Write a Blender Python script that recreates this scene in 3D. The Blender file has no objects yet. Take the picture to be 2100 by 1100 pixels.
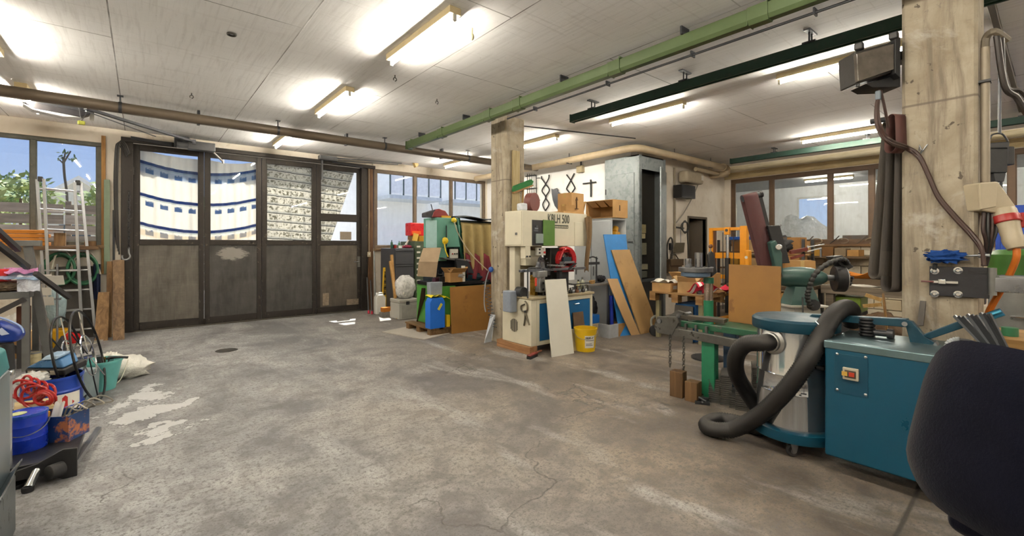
import bpy, bmesh, math, random
from mathutils import Vector, Matrix, noise as mnoise

# ---------------------------------------------------------------- camera, sky, sun, exposure
SC = bpy.context.scene
COL = SC.collection
FPX, CX, HY, CAMH = 923.0, 1050.0, 503.0, 1.40      # focal length and horizon in the 2100x1100 frame
YAW = math.atan2(760.0, 923.0)                      # room axes: +Y towards the folding door, +X along it
SY, CY = math.sin(YAW), math.cos(YAW)
cam = bpy.data.cameras.new('camera')
cam.sensor_fit = 'HORIZONTAL'; cam.sensor_width = 36.0
cam.lens = 36.0 * FPX / 2100.0
cam.shift_y = -(550.0 - HY) / 2100.0
cam.clip_start = 0.05; cam.clip_end = 400
cam_ob = bpy.data.objects.new('camera', cam); COL.objects.link(cam_ob)
cam_ob.location = (0, 0, CAMH)
cam_ob.rotation_euler = (math.radians(90), 0, -YAW)
SC.camera = cam_ob

w = bpy.data.worlds.new('sky'); SC.world = w; w.use_nodes = True
nt = w.node_tree; nt.nodes.clear()
wo = nt.nodes.new('ShaderNodeOutputWorld'); bg = nt.nodes.new('ShaderNodeBackground')
tc = nt.nodes.new('ShaderNodeTexCoord'); sx = nt.nodes.new('ShaderNodeSeparateXYZ'); rp = nt.nodes.new('ShaderNodeValToRGB')
nt.links.new(tc.outputs['Generated'], sx.inputs[0]); nt.links.new(sx.outputs['Z'], rp.inputs[0])
rp.color_ramp.elements[0].position = 0.0; rp.color_ramp.elements[0].color = (0.62, 0.76, 1.0, 1)
rp.color_ramp.elements[1].position = 0.32; rp.color_ramp.elements[1].color = (0.24, 0.42, 0.95, 1)
nt.links.new(rp.outputs[0], bg.inputs[0]); bg.inputs[1].default_value = 0.62
nt.links.new(bg.outputs[0], wo.inputs[0])

SUN_DIR = Vector((0.62, 1.60, 2.46)).normalized()    # towards the sun
sl = bpy.data.lights.new('sun', 'SUN'); sl.energy = 11.0; sl.angle = 0.009; sl.color = (1.0, 0.95, 0.86)
so = bpy.data.objects.new('sun', sl); COL.objects.link(so)
so.rotation_euler = (-SUN_DIR).to_track_quat('-Z', 'Y').to_euler(); so.location = (4, 20, 14)

vs = SC.view_settings
vs.view_transform = 'Standard'; vs.look = 'None'; vs.gamma = 1.0; vs.use_curve_mapping = False
vs.exposure = 0.56
SC.cycles.use_denoising = True
SC.cycles.use_adaptive_sampling = True; SC.cycles.adaptive_threshold = 0.04; SC.cycles.adaptive_min_samples = 16
SC.cycles.max_bounces = 7; SC.cycles.diffuse_bounces = 4; SC.cycles.glossy_bounces = 3
SC.cycles.transparent_max_bounces = 12; SC.cycles.transmission_bounces = 6
SC.cycles.sample_clamp_indirect = 6.0
SC.cycles.caustics_reflective = False; SC.cycles.caustics_refractive = False
TUBE_POWER = 165.0

# ---------------------------------------------------------------- rays of the photograph into the room
def ray(u, v):
    a, b = (u - CX) / FPX, (HY - v) / FPX
    return Vector((SY + CY * a, CY - SY * a, b))
ORG = Vector((0, 0, CAMH))
def PX(u, v, x): r = ray(u, v); return ORG + r * (x / r.x)
def PY(u, v, y): r = ray(u, v); return ORG + r * (y / r.y)
def PZ(u, v, z): r = ray(u, v); return ORG + r * ((z - CAMH) / r.z)
def PD(u, v, d): return ORG + ray(u, v) * d
def G(u, v): return PZ(u, v, 0.0)
# ---------------------------------------------------------------- helpers
V = Vector
UZ = V((0, 0, 1))
WM = {}
random.seed(7)
def tag(o, label=None, cat=None, group=None, kind=None):
    if label: o['label'] = label
    if cat: o['category'] = cat
    if group: o['group'] = group
    if kind: o['kind'] = kind
    return o
def thing(name, label, cat, loc=(0, 0, 0), group=None):
    o = bpy.data.objects.new(name, None); COL.objects.link(o)
    o.location = loc; o.empty_display_size = 0.1
    WM[o.name] = Matrix.Translation(V(loc))
    return tag(o, label, cat, group)
def copy_tree(o, parent=None, delta=None, label=None, group=None):
    c = o.copy(); COL.objects.link(c)
    if parent: c.parent = parent
    if delta is not None: c.location = V(o.location) + V(delta)
    WM[c.name] = Matrix.Translation(V(c.location))
    if label: c['label'] = label
    if group: c['group'] = group
    for ch in [k for k in o.children]: copy_tree(ch, c)
    return c
def frame(z, up=UZ):
    z = V(z).normalized()
    x = V(up).cross(z)
    if x.length < 1e-4: x = V((1, 0, 0)).cross(z)
    if x.length < 1e-4: x = V((0, 1, 0)).cross(z)
    x.normalize(); y = z.cross(x)
    return x, y, z
def TR(loc, rz=0, rx=0, ry=0):
    return Matrix.Translation(V(loc)) @ Matrix.Rotation(rz, 4, 'Z') @ Matrix.Rotation(ry, 4, 'Y') @ Matrix.Rotation(rx, 4, 'X')
class MB:
    def __init__(s, M=None): s.v = []; s.f = []; s.M = M; s.mi = []; s.cur = 0
    def _a(s, vs, fs):
        n = len(s.v); s.v += [V(p) for p in vs]
        for f in fs: s.f.append(tuple(i + n for i in f)); s.mi.append(s.cur)
        return s
    def box(s, x0, y0, z0, x1, y1, z1):
        if x0 > x1: x0, x1 = x1, x0
        if y0 > y1: y0, y1 = y1, y0
        if z0 > z1: z0, z1 = z1, z0
        return s._a([(x0,y0,z0),(x1,y0,z0),(x1,y1,z0),(x0,y1,z0),(x0,y0,z1),(x1,y0,z1),(x1,y1,z1),(x0,y1,z1)],
                    [(0,3,2,1),(4,5,6,7),(0,1,5,4),(1,2,6,5),(2,3,7,6),(3,0,4,7)])
    def cbox(s, c, sz, M=None):
        hx, hy, hz = sz[0]/2, sz[1]/2, sz[2]/2; c = V(c)
        vs = [V(p) for p in [(-hx,-hy,-hz),(hx,-hy,-hz),(hx,hy,-hz),(-hx,hy,-hz),(-hx,-hy,hz),(hx,-hy,hz),(hx,hy,hz),(-hx,hy,hz)]]
        if M is not None: vs = [M.to_3x3() @ p for p in vs]
        return s._a([c + p for p in vs], [(0,3,2,1),(4,5,6,7),(0,1,5,4),(1,2,6,5),(2,3,7,6),(3,0,4,7)])
    def bar(s, p0, p1, w, h, up=UZ):
        p0, p1 = V(p0), V(p1); x, y, z = frame(p1 - p0, up)
        q = [x*(w/2)*a + y*(h/2)*b for a, b in ((-1,-1),(1,-1),(1,1),(-1,1))]
        return s._a([p0+k for k in q] + [p1+k for k in q], [(0,3,2,1),(4,5,6,7),(0,1,5,4),(1,2,6,5),(2,3,7,6),(3,0,4,7)])
    def cyl(s, p0, p1, r, r2=None, n=16, cap=True):
        p0, p1 = V(p0), V(p1); r2 = r if r2 is None else r2
        x, y, z = frame(p1 - p0)
        c = [x*math.cos(2*math.pi*i/n) + y*math.sin(2*math.pi*i/n) for i in range(n)]
        fs = [(i, (i+1) % n, (i+1) % n + n, i+n) for i in range(n)]
        if cap: fs += [tuple(range(n-1, -1, -1)), tuple(range(n, 2*n))]
        return s._a([p0+k*r for k in c] + [p1+k*r2 for k in c], fs)
    def lathe(s, prof, o=(0,0,0), axis=UZ, n=24, cap=True):
        o = V(o); x, y, z = frame(axis); m = len(prof); vs = []
        for r, h in prof:
            for i in range(n):
                a = 2*math.pi*i/n; vs.append(o + z*h + (x*math.cos(a) + y*math.sin(a))*r)
        fs = [(j*n+i, j*n+(i+1) % n, (j+1)*n+(i+1) % n, (j+1)*n+i) for j in range(m-1) for i in range(n)]
        if cap: fs += [tuple(range(n-1, -1, -1)), tuple((m-1)*n+i for i in range(n))]
        return s._a(vs, fs)
    def tube(s, pts, r, n=8, closed=False, rs=None):
        pts = [V(p) for p in pts]; m = len(pts); vs = []; up = None
        for j, p in enumerate(pts):
            if closed: t = pts[(j+1) % m] - pts[j-1]
            else: t = pts[min(j+1, m-1)] - pts[max(j-1, 0)]
            if t.length < 1e-9: t = V((0,0,1))
            t.normalize()
            if up is None: up = frame(t)[0]
            up = (up - t*up.dot(t))
            if up.length < 1e-6: up = frame(t)[0]
            up.normalize(); b = t.cross(up)
            rr = rs[j] if rs else r
            for i in range(n):
                a = 2*math.pi*i/n; vs.append(p + (up*math.cos(a) + b*math.sin(a))*rr)
        mm = m if closed else m-1
        fs = [(j*n+i, j*n+(i+1) % n, ((j+1) % m)*n+(i+1) % n, ((j+1) % m)*n+i) for j in range(mm) for i in range(n)]
        if not closed: fs += [tuple(range(n-1, -1, -1)), tuple((m-1)*n+i for i in range(n))]
        return s._a(vs, fs)
    def prism(s, pts, ext):
        pts = [V(p) for p in pts]; n = len(pts); ext = V(ext)
        nor = V((0,0,0))
        for i in range(n): nor += pts[i].cross(pts[(i+1) % n])
        if nor.dot(ext) > 0: pts = pts[::-1]
        fs = [tuple(range(n)), tuple(range(2*n-1, n-1, -1))] + [((i+1) % n, i, i+n, (i+1) % n+n) for i in range(n)]
        return s._a(pts + [p+ext for p in pts], fs)
    def ball(s, c, r, n=14, m=9, M=None):
        c = V(c); r = V(r) if hasattr(r, '__len__') else V((r, r, r)); vs = []
        for j in range(m+1):
            t = math.pi*j/m
            for i in range(n):
                a = 2*math.pi*i/n
                p = V((r.x*math.sin(t)*math.cos(a), r.y*math.sin(t)*math.sin(a), -r.z*math.cos(t)))
                vs.append(c + (M.to_3x3() @ p if M is not None else p))
        return s._a(vs, [(j*n+i, j*n+(i+1) % n, (j+1)*n+(i+1) % n, (j+1)*n+i) for j in range(m) for i in range(n)])
    def grid(s, fn, nu, nv, cu=False):
        vs = [fn(i/(nu if cu else nu-1), j/(nv-1)) for j in range(nv) for i in range(nu)]
        k = nu if cu else nu-1
        return s._a(vs, [(j*nu+i, j*nu+(i+1) % nu, (j+1)*nu+(i+1) % nu, (j+1)*nu+i) for j in range(nv-1) for i in range(k)])
    def sheet(s, fn, nu, nv, t):                    # closed thin sheet, fn(u,v)->point
        P = [[V(fn(i/(nu-1), j/(nv-1))) for i in range(nu)] for j in range(nv)]
        N = []
        for j in range(nv):
            for i in range(nu):
                a = P[j][min(i+1,nu-1)] - P[j][max(i-1,0)]; b = P[min(j+1,nv-1)][i] - P[max(j-1,0)][i]
                nn = a.cross(b); nn = nn.normalized() if nn.length > 1e-9 else V((0,0,1)); N.append(nn)
        A = [P[j][i] + N[j*nu+i]*t/2 for j in range(nv) for i in range(nu)]
        B = [P[j][i] - N[j*nu+i]*t/2 for j in range(nv) for i in range(nu)]
        k = nu*nv; fs = []
        for j in range(nv-1):
            for i in range(nu-1):
                q = (j*nu+i, j*nu+i+1, (j+1)*nu+i+1, (j+1)*nu+i)
                fs.append(q); fs.append(tuple(x+k for x in q[::-1]))
        ed = [i for i in range(nu)] + [j*nu+nu-1 for j in range(1, nv)] + [(nv-1)*nu+i for i in range(nu-2, -1, -1)] + [j*nu for j in range(nv-2, 0, -1)]
        for a, b in zip(ed, ed[1:]+ed[:1]): fs.append((b, a, a+k, b+k))
        return s._a(A+B, fs)
    def build(s, name, mats, parent=None, bevel=0, sub=0, flat=False, ang=35, seg=2, jit=0):
        vs = [(s.M @ p) if s.M is not None else p for p in s.v]
        if jit:
            vs = [p + mnoise.noise_vector(p*6.0)*jit for p in vs]
        lo = V((min(p.x for p in vs), min(p.y for p in vs), min(p.z for p in vs)))
        hi = V((max(p.x for p in vs), max(p.y for p in vs), max(p.z for p in vs)))
        o = V(((lo.x+hi.x)/2, (lo.y+hi.y)/2, lo.z))
        me = bpy.data.meshes.new(name); me.from_pydata([p - o for p in vs], [], s.f)
        mats = mats if isinstance(mats, (list, tuple)) else [mats]
        for m in mats: me.materials.append(m)
        if len(mats) > 1: me.polygons.foreach_set('material_index', s.mi)
        if not flat:
            me.polygons.foreach_set('use_smooth', [True]*len(me.polygons))
            me.set_sharp_from_angle(angle=math.radians(ang))
        me.update()
        ob = bpy.data.objects.new(name, me); COL.objects.link(ob)
        ob.location = o; WM[ob.name] = Matrix.Translation(o)
        if parent:
            ob.parent = parent; ob.matrix_parent_inverse = WM[parent.name].inverted()
        if bevel:
            b = ob.modifiers.new('bevel', 'BEVEL'); b.width = bevel; b.segments = seg; b.limit_method = 'ANGLE'; b.angle_limit = math.radians(40)
            if not flat: b.harden_normals = True
        if sub:
            b = ob.modifiers.new('sub', 'SUBSURF'); b.levels = sub; b.render_levels = sub
        return ob
def struct(name, mb, mat, **k):
    o = mb.build(name, mat, **k); o['kind'] = 'structure'; return o
def one(name, mb, mat, label, cat, group=None, **k):
    return tag(mb.build(name, mat, **k), label, cat, group)
def text(name, body, size, loc, xdir, ydir, mat, parent, depth=0.0015, sx=1.0, bold=False):
    cu = bpy.data.curves.new(name, 'FONT'); cu.body = body; cu.size = size; cu.extrude = depth; cu.align_x = 'CENTER'; cu.align_y = 'CENTER'
    if bold: cu.offset = 0.012*size/0.1*0.1
    cu.resolution_u = 3
    t = bpy.data.objects.new(name, cu); COL.objects.link(t)
    dg = bpy.context.evaluated_depsgraph_get()
    me = bpy.data.meshes.new_from_object(t.evaluated_get(dg))
    bpy.data.objects.remove(t)
    x = V(xdir).normalized(); y = V(ydir).normalized(); z = x.cross(y)
    R = Matrix((x, y, z)).transposed()
    for p in me.vertices: p.co = R @ V((p.co.x*sx, p.co.y, p.co.z))
    me.materials.clear(); me.materials.append(mat); me.name = name
    ob = bpy.data.objects.new(name, me); COL.objects.link(ob); ob.location = loc; WM[ob.name] = Matrix.Translation(V(loc))
    if parent: ob.parent = parent; ob.matrix_parent_inverse = WM[parent.name].inverted()
    return ob
def spline(pts, n=8, closed=False):                 # Catmull-Rom
    pts = [V(p) for p in pts]; out = []; m = len(pts)
    for i in range(m if closed else m-1):
        if closed: p0, p1, p2, p3 = pts[i-1], pts[i], pts[(i+1) % m], pts[(i+2) % m]
        else: p0, p1, p2, p3 = pts[max(i-1,0)], pts[i], pts[i+1], pts[min(i+2,m-1)]
        for k in range(n):
            t = k/n
            out.append(0.5*((2*p1) + (p2-p0)*t + (2*p0-5*p1+4*p2-p3)*t*t + (3*p1-p0-3*p2+p3)*t**3))
    if not closed: out.append(pts[-1])
    return out
def hexc(h):
    def c(x): x /= 255; return x/12.92 if x <= .04045 else ((x+.055)/1.055)**2.4
    return tuple(c(int(h[i:i+2], 16)) for i in (0, 2, 4))

# ---------------------------------------------------------------- materials
class NT:
    def __init__(s, name):
        s.m = bpy.data.materials.new(name); s.m.use_nodes = True; s.t = s.m.node_tree; s.t.nodes.clear()
        s.out = s.n('ShaderNodeOutputMaterial'); s._tc = None
    def n(s, t, **k):
        x = s.t.nodes.new(t)
        for a, b in k.items(): setattr(x, a, b)
        return x
    def l(s, a, b): s.t.links.new(a, b)
    def tc(s, which='Object', sc=(1,1,1), rot=(0,0,0), loc=(0,0,0)):
        if s._tc is None: s._tc = s.n('ShaderNodeTexCoord')
        m = s.n('ShaderNodeMapping'); m.inputs['Scale'].default_value = sc; m.inputs['Rotation'].default_value = rot; m.inputs['Location'].default_value = loc
        s.l(s._tc.outputs[which], m.inputs[0]); return m.outputs[0]
    def geo(s):
        g = s.n('ShaderNodeNewGeometry'); return g.outputs['Position']
    def noise(s, vec, scale, detail=4, rough=.55, dist=0):
        x = s.n('ShaderNodeTexNoise'); x.inputs['Scale'].default_value = scale; x.inputs['Detail'].default_value = detail
        x.inputs['Roughness'].default_value = rough; x.inputs['Distortion'].default_value = dist
        if vec is not None: s.l(vec, x.inputs['Vector'])
        return x.outputs[0]
    def ramp(s, fac, stops, interp='LINEAR'):
        r = s.n('ShaderNodeValToRGB'); r.color_ramp.interpolation = interp
        e = r.color_ramp.elements
        while len(e) < len(stops): e.new(0.5)
        for k, (p, c) in enumerate(stops):
            e[k].position = p
            e[k].color = (c, c, c, 1) if not hasattr(c, '__len__') else (*c[:3], 1)
        s.l(fac, r.inputs[0]); return r.outputs[0]
    def mix(s, fac, a, b, mode='MIX'):
        x = s.n('ShaderNodeMix', data_type='RGBA', blend_type=mode)
        for sock, val in ((x.inputs[0], fac), (x.inputs[6], a), (x.inputs[7], b)):
            if hasattr(val, 'is_linked') or hasattr(val, 'links'): s.l(val, sock)
            elif hasattr(val, '__len__'): sock.default_value = (*val[:3], 1)
            else: sock.default_value = val
        return x.outputs[2]
    def math(s, op, a, b=0.5, clamp=False):
        x = s.n('ShaderNodeMath', operation=op, use_clamp=clamp)
        for sock, val in ((x.inputs[0], a), (x.inputs[1], b)):
            if hasattr(val, 'links'): s.l(val, sock)
            else: sock.default_value = val
        return x.outputs[0]
    def bump(s, h, strength=.2, dist=.01, prev=None):
        b = s.n('ShaderNodeBump'); b.inputs['Strength'].default_value = strength; b.inputs['Distance'].default_value = dist
        s.l(h, b.inputs['Height'])
        if prev is not None: s.l(prev, b.inputs['Normal'])
        return b.outputs[0]
    def bsdf(s, col, rough=.5, metal=0, normal=None, spec=.5, **k):
        p = s.n('ShaderNodeBsdfPrincipled')
        for nm, val in (('Base Color', col), ('Roughness', rough), ('Metallic', metal), ('Specular IOR Level', spec)):
            if hasattr(val, 'links'): s.l(val, p.inputs[nm])
            elif hasattr(val, '__len__'): p.inputs[nm].default_value = (*val[:3], 1)
            else: p.inputs[nm].default_value = val
        for nm, val in k.items(): p.inputs[nm.replace('_', ' ')].default_value = val
        if normal is not None: s.l(normal, p.inputs['Normal'])
        s.l(p.outputs[0], s.out.inputs[0]); s.p = p
        return s.m
_mc = {}
def M(col, rough=.5, metal=0, var=.12, scale=9, bump=.08, wear=None, wamt=.36, spec=.5, st=(1,1,1), wscale=14):
    """painted / plain material: colour with soft variation, fine relief and optional worn patches"""
    if isinstance(col, str): col = hexc(col)
    key = (col, rough, metal, var, scale, bump, wear, wamt, spec, st, wscale)
    if key in _mc: return _mc[key]
    t = NT('paint'); c = t.tc(sc=st)
    n = t.noise(c, scale, 5, .6)
    base = t.mix(t.ramp(n, [(.3, 0.0), (.7, 1.0)]), tuple(x*(1-var) for x in col), tuple(min(1, x*(1+var)) for x in col))
    rr = t.ramp(n, [(.3, max(.03, rough-.08)), (.7, min(1, rough+.08))])
    if wear:
        wc = hexc(wear) if isinstance(wear, str) else wear
        n2 = t.noise(c, wscale, 8, .68, .3)
        base = t.mix(t.ramp(n2, [(1-wamt-.03, 0.0), (1-wamt+.03, 1.0)]), base, wc)
    nb = t.bump(t.noise(c, scale*6, 3), bump, .01) if bump else None
    _mc[key] = t.bsdf(base, rr, metal, nb, spec)
    return _mc[key]
def wood(col='b98a55', dark='7d5530', scale=1.0, axis=2, rough=.65, contrast=1.0):
    key = ('wood', col, dark, scale, axis, rough)
    if key in _mc: return _mc[key]
    t = NT('wood'); s = [7*scale]*3; s[axis] = .55*scale
    c = t.tc(sc=tuple(s)); n = t.noise(c, 2.2, 8, .62, 1.2); fine = t.noise(t.tc(sc=tuple(x*6 for x in s)), 3, 4, .6)
    big = t.noise(t.tc(), 3.0, 5)
    k = t.mix(t.ramp(n, [(.34, 0.0), (.68, 1.0)]), hexc(dark), hexc(col))
    k = t.mix(.35, k, t.ramp(fine, [(.3, .45), (.7, 1.0)]), 'MULTIPLY')
    k = t.mix(.5, k, t.ramp(big, [(.25, .6), (.7, 1.0)]), 'MULTIPLY')
    _mc[key] = t.bsdf(k, rough, 0, t.bump(fine, .15, .01), .3); return _mc[key]
def metal(col='8d8f92', rough=.35, var=.15, scale=7, wear=None, wamt=.3, bump=.05, st=(1,1,1)):
    return M(col, rough, .9, var, scale, bump, wear, wamt, st=st)
def cardboard(col='bd9565'):
    key = ('card', col)
    if key in _mc: return _mc[key]
    t = NT('cardboard'); c = t.tc()
    n = t.noise(c, 6, 5); s = t.noise(t.tc(sc=(3, 3, 90)), 2, 2)
    k = t.mix(t.ramp(n, [(.3, 0.0), (.7, 1.0)]), tuple(x*.78 for x in hexc(col)), hexc(col))
    _mc[key] = t.bsdf(k, .85, 0, t.bump(s, .06, .004), .15); return _mc[key]
def glass_mat(tint=(.96, .98, .98), refl=1.0, dirt=.06, name='glass'):
    t = NT(name); tr = t.n('ShaderNodeBsdfTransparent'); tr.inputs[0].default_value = (*tint, 1)
    gl = t.n('ShaderNodeBsdfGlossy'); gl.inputs['Roughness'].default_value = .02
    fr = t.n('ShaderNodeFresnel'); fr.inputs[0].default_value = 1.5
    mx = t.n('ShaderNodeMixShader'); gg = t.n('ShaderNodeNewGeometry'); ff = t.math('MULTIPLY', t.math('SUBTRACT', 1.0, gg.outputs['Backfacing']), fr.outputs[0]); t.l(t.math('MULTIPLY', ff, refl, True), mx.inputs[0]); t.l(tr.outputs[0], mx.inputs[1]); t.l(gl.outputs[0], mx.inputs[2])
    df = t.n('ShaderNodeBsdfDiffuse'); df.inputs[0].default_value = (.75, .76, .76, 1)
    m2 = t.n('ShaderNodeMixShader'); n = t.noise(t.tc(sc=(2, 2, .6)), 5, 6, .65)
    t.l(t.ramp(n, [(.35, 0.0), (.8, dirt*3)]), m2.inputs[0]); t.l(mx.outputs[0], m2.inputs[1]); t.l(df.outputs[0], m2.inputs[2])
    t.l(m2.outputs[0], t.out.inputs[0]); return t.m
def cloth_mat(col, var=.2, rough=.9, trans=0.0, wr=6):
    t = NT('cloth'); c = t.tc(); col = hexc(col) if isinstance(col, str) else col
    n = t.noise(c, 5, 5, .6); k = t.mix(n, tuple(x*(1-var) for x in col), tuple(min(1, x*(1+var)) for x in col))
    nb = t.bump(t.noise(c, wr, 4, .6, .8), .5, .03); f = t.noise(c, 180, 2); nb = t.bump(f, .12, .003, nb)
    return t.bsdf(k, rough, 0, nb, .15)
def emit(col, s):
    t = NT('light'); e = t.n('ShaderNodeEmission'); e.inputs[0].default_value = (*col, 1); e.inputs[1].default_value = s
    t.l(e.outputs[0], t.out.inputs[0]); return t.m
def plastic_film(col=(.85, .88, .9), opacity=.45):
    t = NT('film'); c = t.tc(); n = t.noise(c, 9, 6, .65, 1.0)
    tr = t.n('ShaderNodeBsdfTransparent'); b = t.n('ShaderNodeBsdfPrincipled')
    b.inputs['Base Color'].default_value = (*col, 1); b.inputs['Roughness'].default_value = .15
    t.l(t.bump(n, .7, .03), b.inputs['Normal'])
    mx = t.n('ShaderNodeMixShader'); t.l(t.ramp(n, [(.3, max(0, opacity-.25)), (.7, min(1, opacity+.3))]), mx.inputs[0]); t.l(tr.outputs[0], mx.inputs[1]); t.l(b.outputs[0], mx.inputs[2])
    t.l(mx.outputs[0], t.out.inputs[0]); return t.m

# common ones
BLACK = M('1a1a1c', .5); RUBBER = M('232325', .75, bump=.15); STEEL = metal('8a8c8f', .38); DKSTEEL = M('3f4043', .45, .6, wear='6b6a68', wamt=.3)
CHROME = metal('d6d8da', .12, .03, bump=0); GALV = metal('a9b0b2', .42, .2, 22); WHITE = M('dcdcd8', .6, var=.05); RUST = M('6d4a35', .8, .3, .25)
OFFW = M('cfcdc3', .55, var=.06); YELLOW = M('d9a514', .45, wear='8a6a1c', wamt=.27); REDP = M('b0231f', .4); BLUEP = M('1c4f9e', .4); GREENP = M('1d5c41', .45, wear='3d3f3c', wamt=.34)
CARD = cardboard(); CARD2 = cardboard('ab8455'); PAPER = M('d8d4ca', .9, var=.04, bump=.02); BRASS = metal('b08a3c', .3)
OILY = M('2c2a2b', .4, .5, .3, 20); COPPER = metal('b0643a', .35)
# ---------------------------------------------------------------- the room
CEIL = 3.23; YD = 9.455; XA = 6.95; YB = 5.0; XC = 10.6; XL = -3.4; YBK = -3.6
def floor_mat():
    t = NT('concrete_floor'); p = t.geo()
    def mp(sc, rot=0, loc=(0,0,0)):
        m = t.n('ShaderNodeMapping'); m.inputs['Scale'].default_value = (sc if hasattr(sc, '__len__') else (sc,)*3); m.inputs['Rotation'].default_value = (0, 0, rot); m.inputs['Location'].default_value = loc
        t.l(p, m.inputs[0]); return m.outputs[0]
    a = t.noise(mp(1), .9, 6, .62, .4); b = t.noise(mp(1), 5.5, 7, .66, .2); c = t.noise(mp(1), 34, 5, .7); d = t.noise(mp((1.0, .35, 1), .35), 2.4, 6, .6, .5)
    sp = t.n('ShaderNodeSeparateXYZ'); t.l(p, sp.inputs[0])
    # worn screed: pale towards the doors, warm and brown in the wing under the big column
    warm = t.math('ADD', t.math('MULTIPLY', sp.outputs['X'], .16), t.math('MULTIPLY', sp.outputs['Y'], -.05))
    warm = t.math('ADD', warm, t.math('MULTIPLY', a, .5))
    base = t.mix(t.ramp(warm, [(.15, 0.0), (.62, 1.0)]), (.405, .402, .40), (.262, .218, .172))
    base = t.mix(t.ramp(a, [(.38, 0.0), (.60, 1.0)]), t.mix(1.0, base, (.46, .46, .48), 'MULTIPLY'), base)
    base = t.mix(t.ramp(b, [(.38, .8), (.56, 0.0)]), base, t.mix(1.0, base, (.52, .5, .5), 'MULTIPLY'))
    base = t.mix(t.ramp(d, [(.54, 0.0), (.70, .6)]), base, (.50, .49, .475))
    base = t.mix(t.ramp(c, [(.36, .85), (.50, 0.0)]), base, (.12, .11, .105))
    base = t.mix(t.ramp(t.noise(mp(1), 90, 3, .7), [(.34, .7), (.47, 0.0)]), base, (.08, .075, .07))
    # oil stains
    o = t.noise(mp(1, 0, (3.1, 1.7, 0)), 1.6, 7, .68, .6)
    base = t.mix(t.ramp(o, [(.57, 0.0), (.70, .7)]), base, (.10, .093, .09))
    # cracks
    vo = t.n('ShaderNodeTexVoronoi', feature='DISTANCE_TO_EDGE'); vo.inputs['Scale'].default_value = .62
    wv = t.n('ShaderNodeVectorMath', operation='ADD'); nn = t.n('ShaderNodeTexNoise'); nn.inputs['Scale'].default_value = 2.4; nn.inputs['Detail'].default_value = 7; t.l(p, nn.inputs['Vector'])
    sc_ = t.n('ShaderNodeVectorMath', operation='SCALE'); sc_.inputs['Scale'].default_value = .75; t.l(nn.outputs['Color'], sc_.inputs[0]); t.l(p, wv.inputs[0]); t.l(sc_.outputs[0], wv.inputs[1]); t.l(wv.outputs[0], vo.inputs['Vector'])
    cr = t.ramp(vo.outputs['Distance'], [(.0, 1.0), (.0065, 0.0)])
    cr = t.math('MULTIPLY', cr, t.ramp(t.noise(mp(1, 0, (9, 2, 0)), .8, 4), [(.54, 0.0), (.60, 1.0)]))
    base = t.mix(t.math('MULTIPLY', cr, .9), base, (.09, .085, .08))
    # flaking pale coat on the left lane
    lx = t.math('SUBTRACT', sp.outputs['X'], .06); ly = t.math('SUBTRACT', sp.outputs['Y'], 4.9)
    dx = t.math('MULTIPLY', lx, 1.7); dy = t.math('MULTIPLY', ly, .42)
    rr = t.math('SQRT', t.math('ADD', t.math('MULTIPLY', dx, dx), t.math('MULTIPLY', dy, dy)))
    fl = t.math('ADD', t.math('MULTIPLY', rr, .30), t.noise(mp(1, 0, (1.3, .2, 0)), 1.9, 9, .66, .3))
    pm = t.ramp(fl, [(.555, 1.0), (.563, 0.0)])
    edge = t.math('SUBTRACT', t.ramp(fl, [(.568, 1.0), (.578, 0.0)]), pm, True)
    base = t.mix(t.math('MULTIPLY', pm, .72), base, (.60, .60, .595))
    base = t.mix(t.math('MULTIPLY', edge, .8), base, (.12, .118, .115))
    # two sawn joints
    j = t.math('ABSOLUTE', t.math('SUBTRACT', t.math('ADD', sp.outputs['Y'], t.math('MULTIPLY', sp.outputs['X'], -.02)), .44))
    jm = t.ramp(j, [(.006, 1.0), (.013, 0.0)])
    base = t.mix(jm, base, (.075, .068, .06))
    rough = t.ramp(b, [(.3, .42), (.7, .72)])
    h = t.math('SUBTRACT', t.math('ADD', t.math('MULTIPLY', b, .5), t.math('MULTIPLY', pm, .25)), t.math('ADD', cr, jm))
    nb = t.bump(h, .35, .012); nb = t.bump(c, .3, .004, nb)
    return t.bsdf(base, rough, 0, nb, .35)
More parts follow.
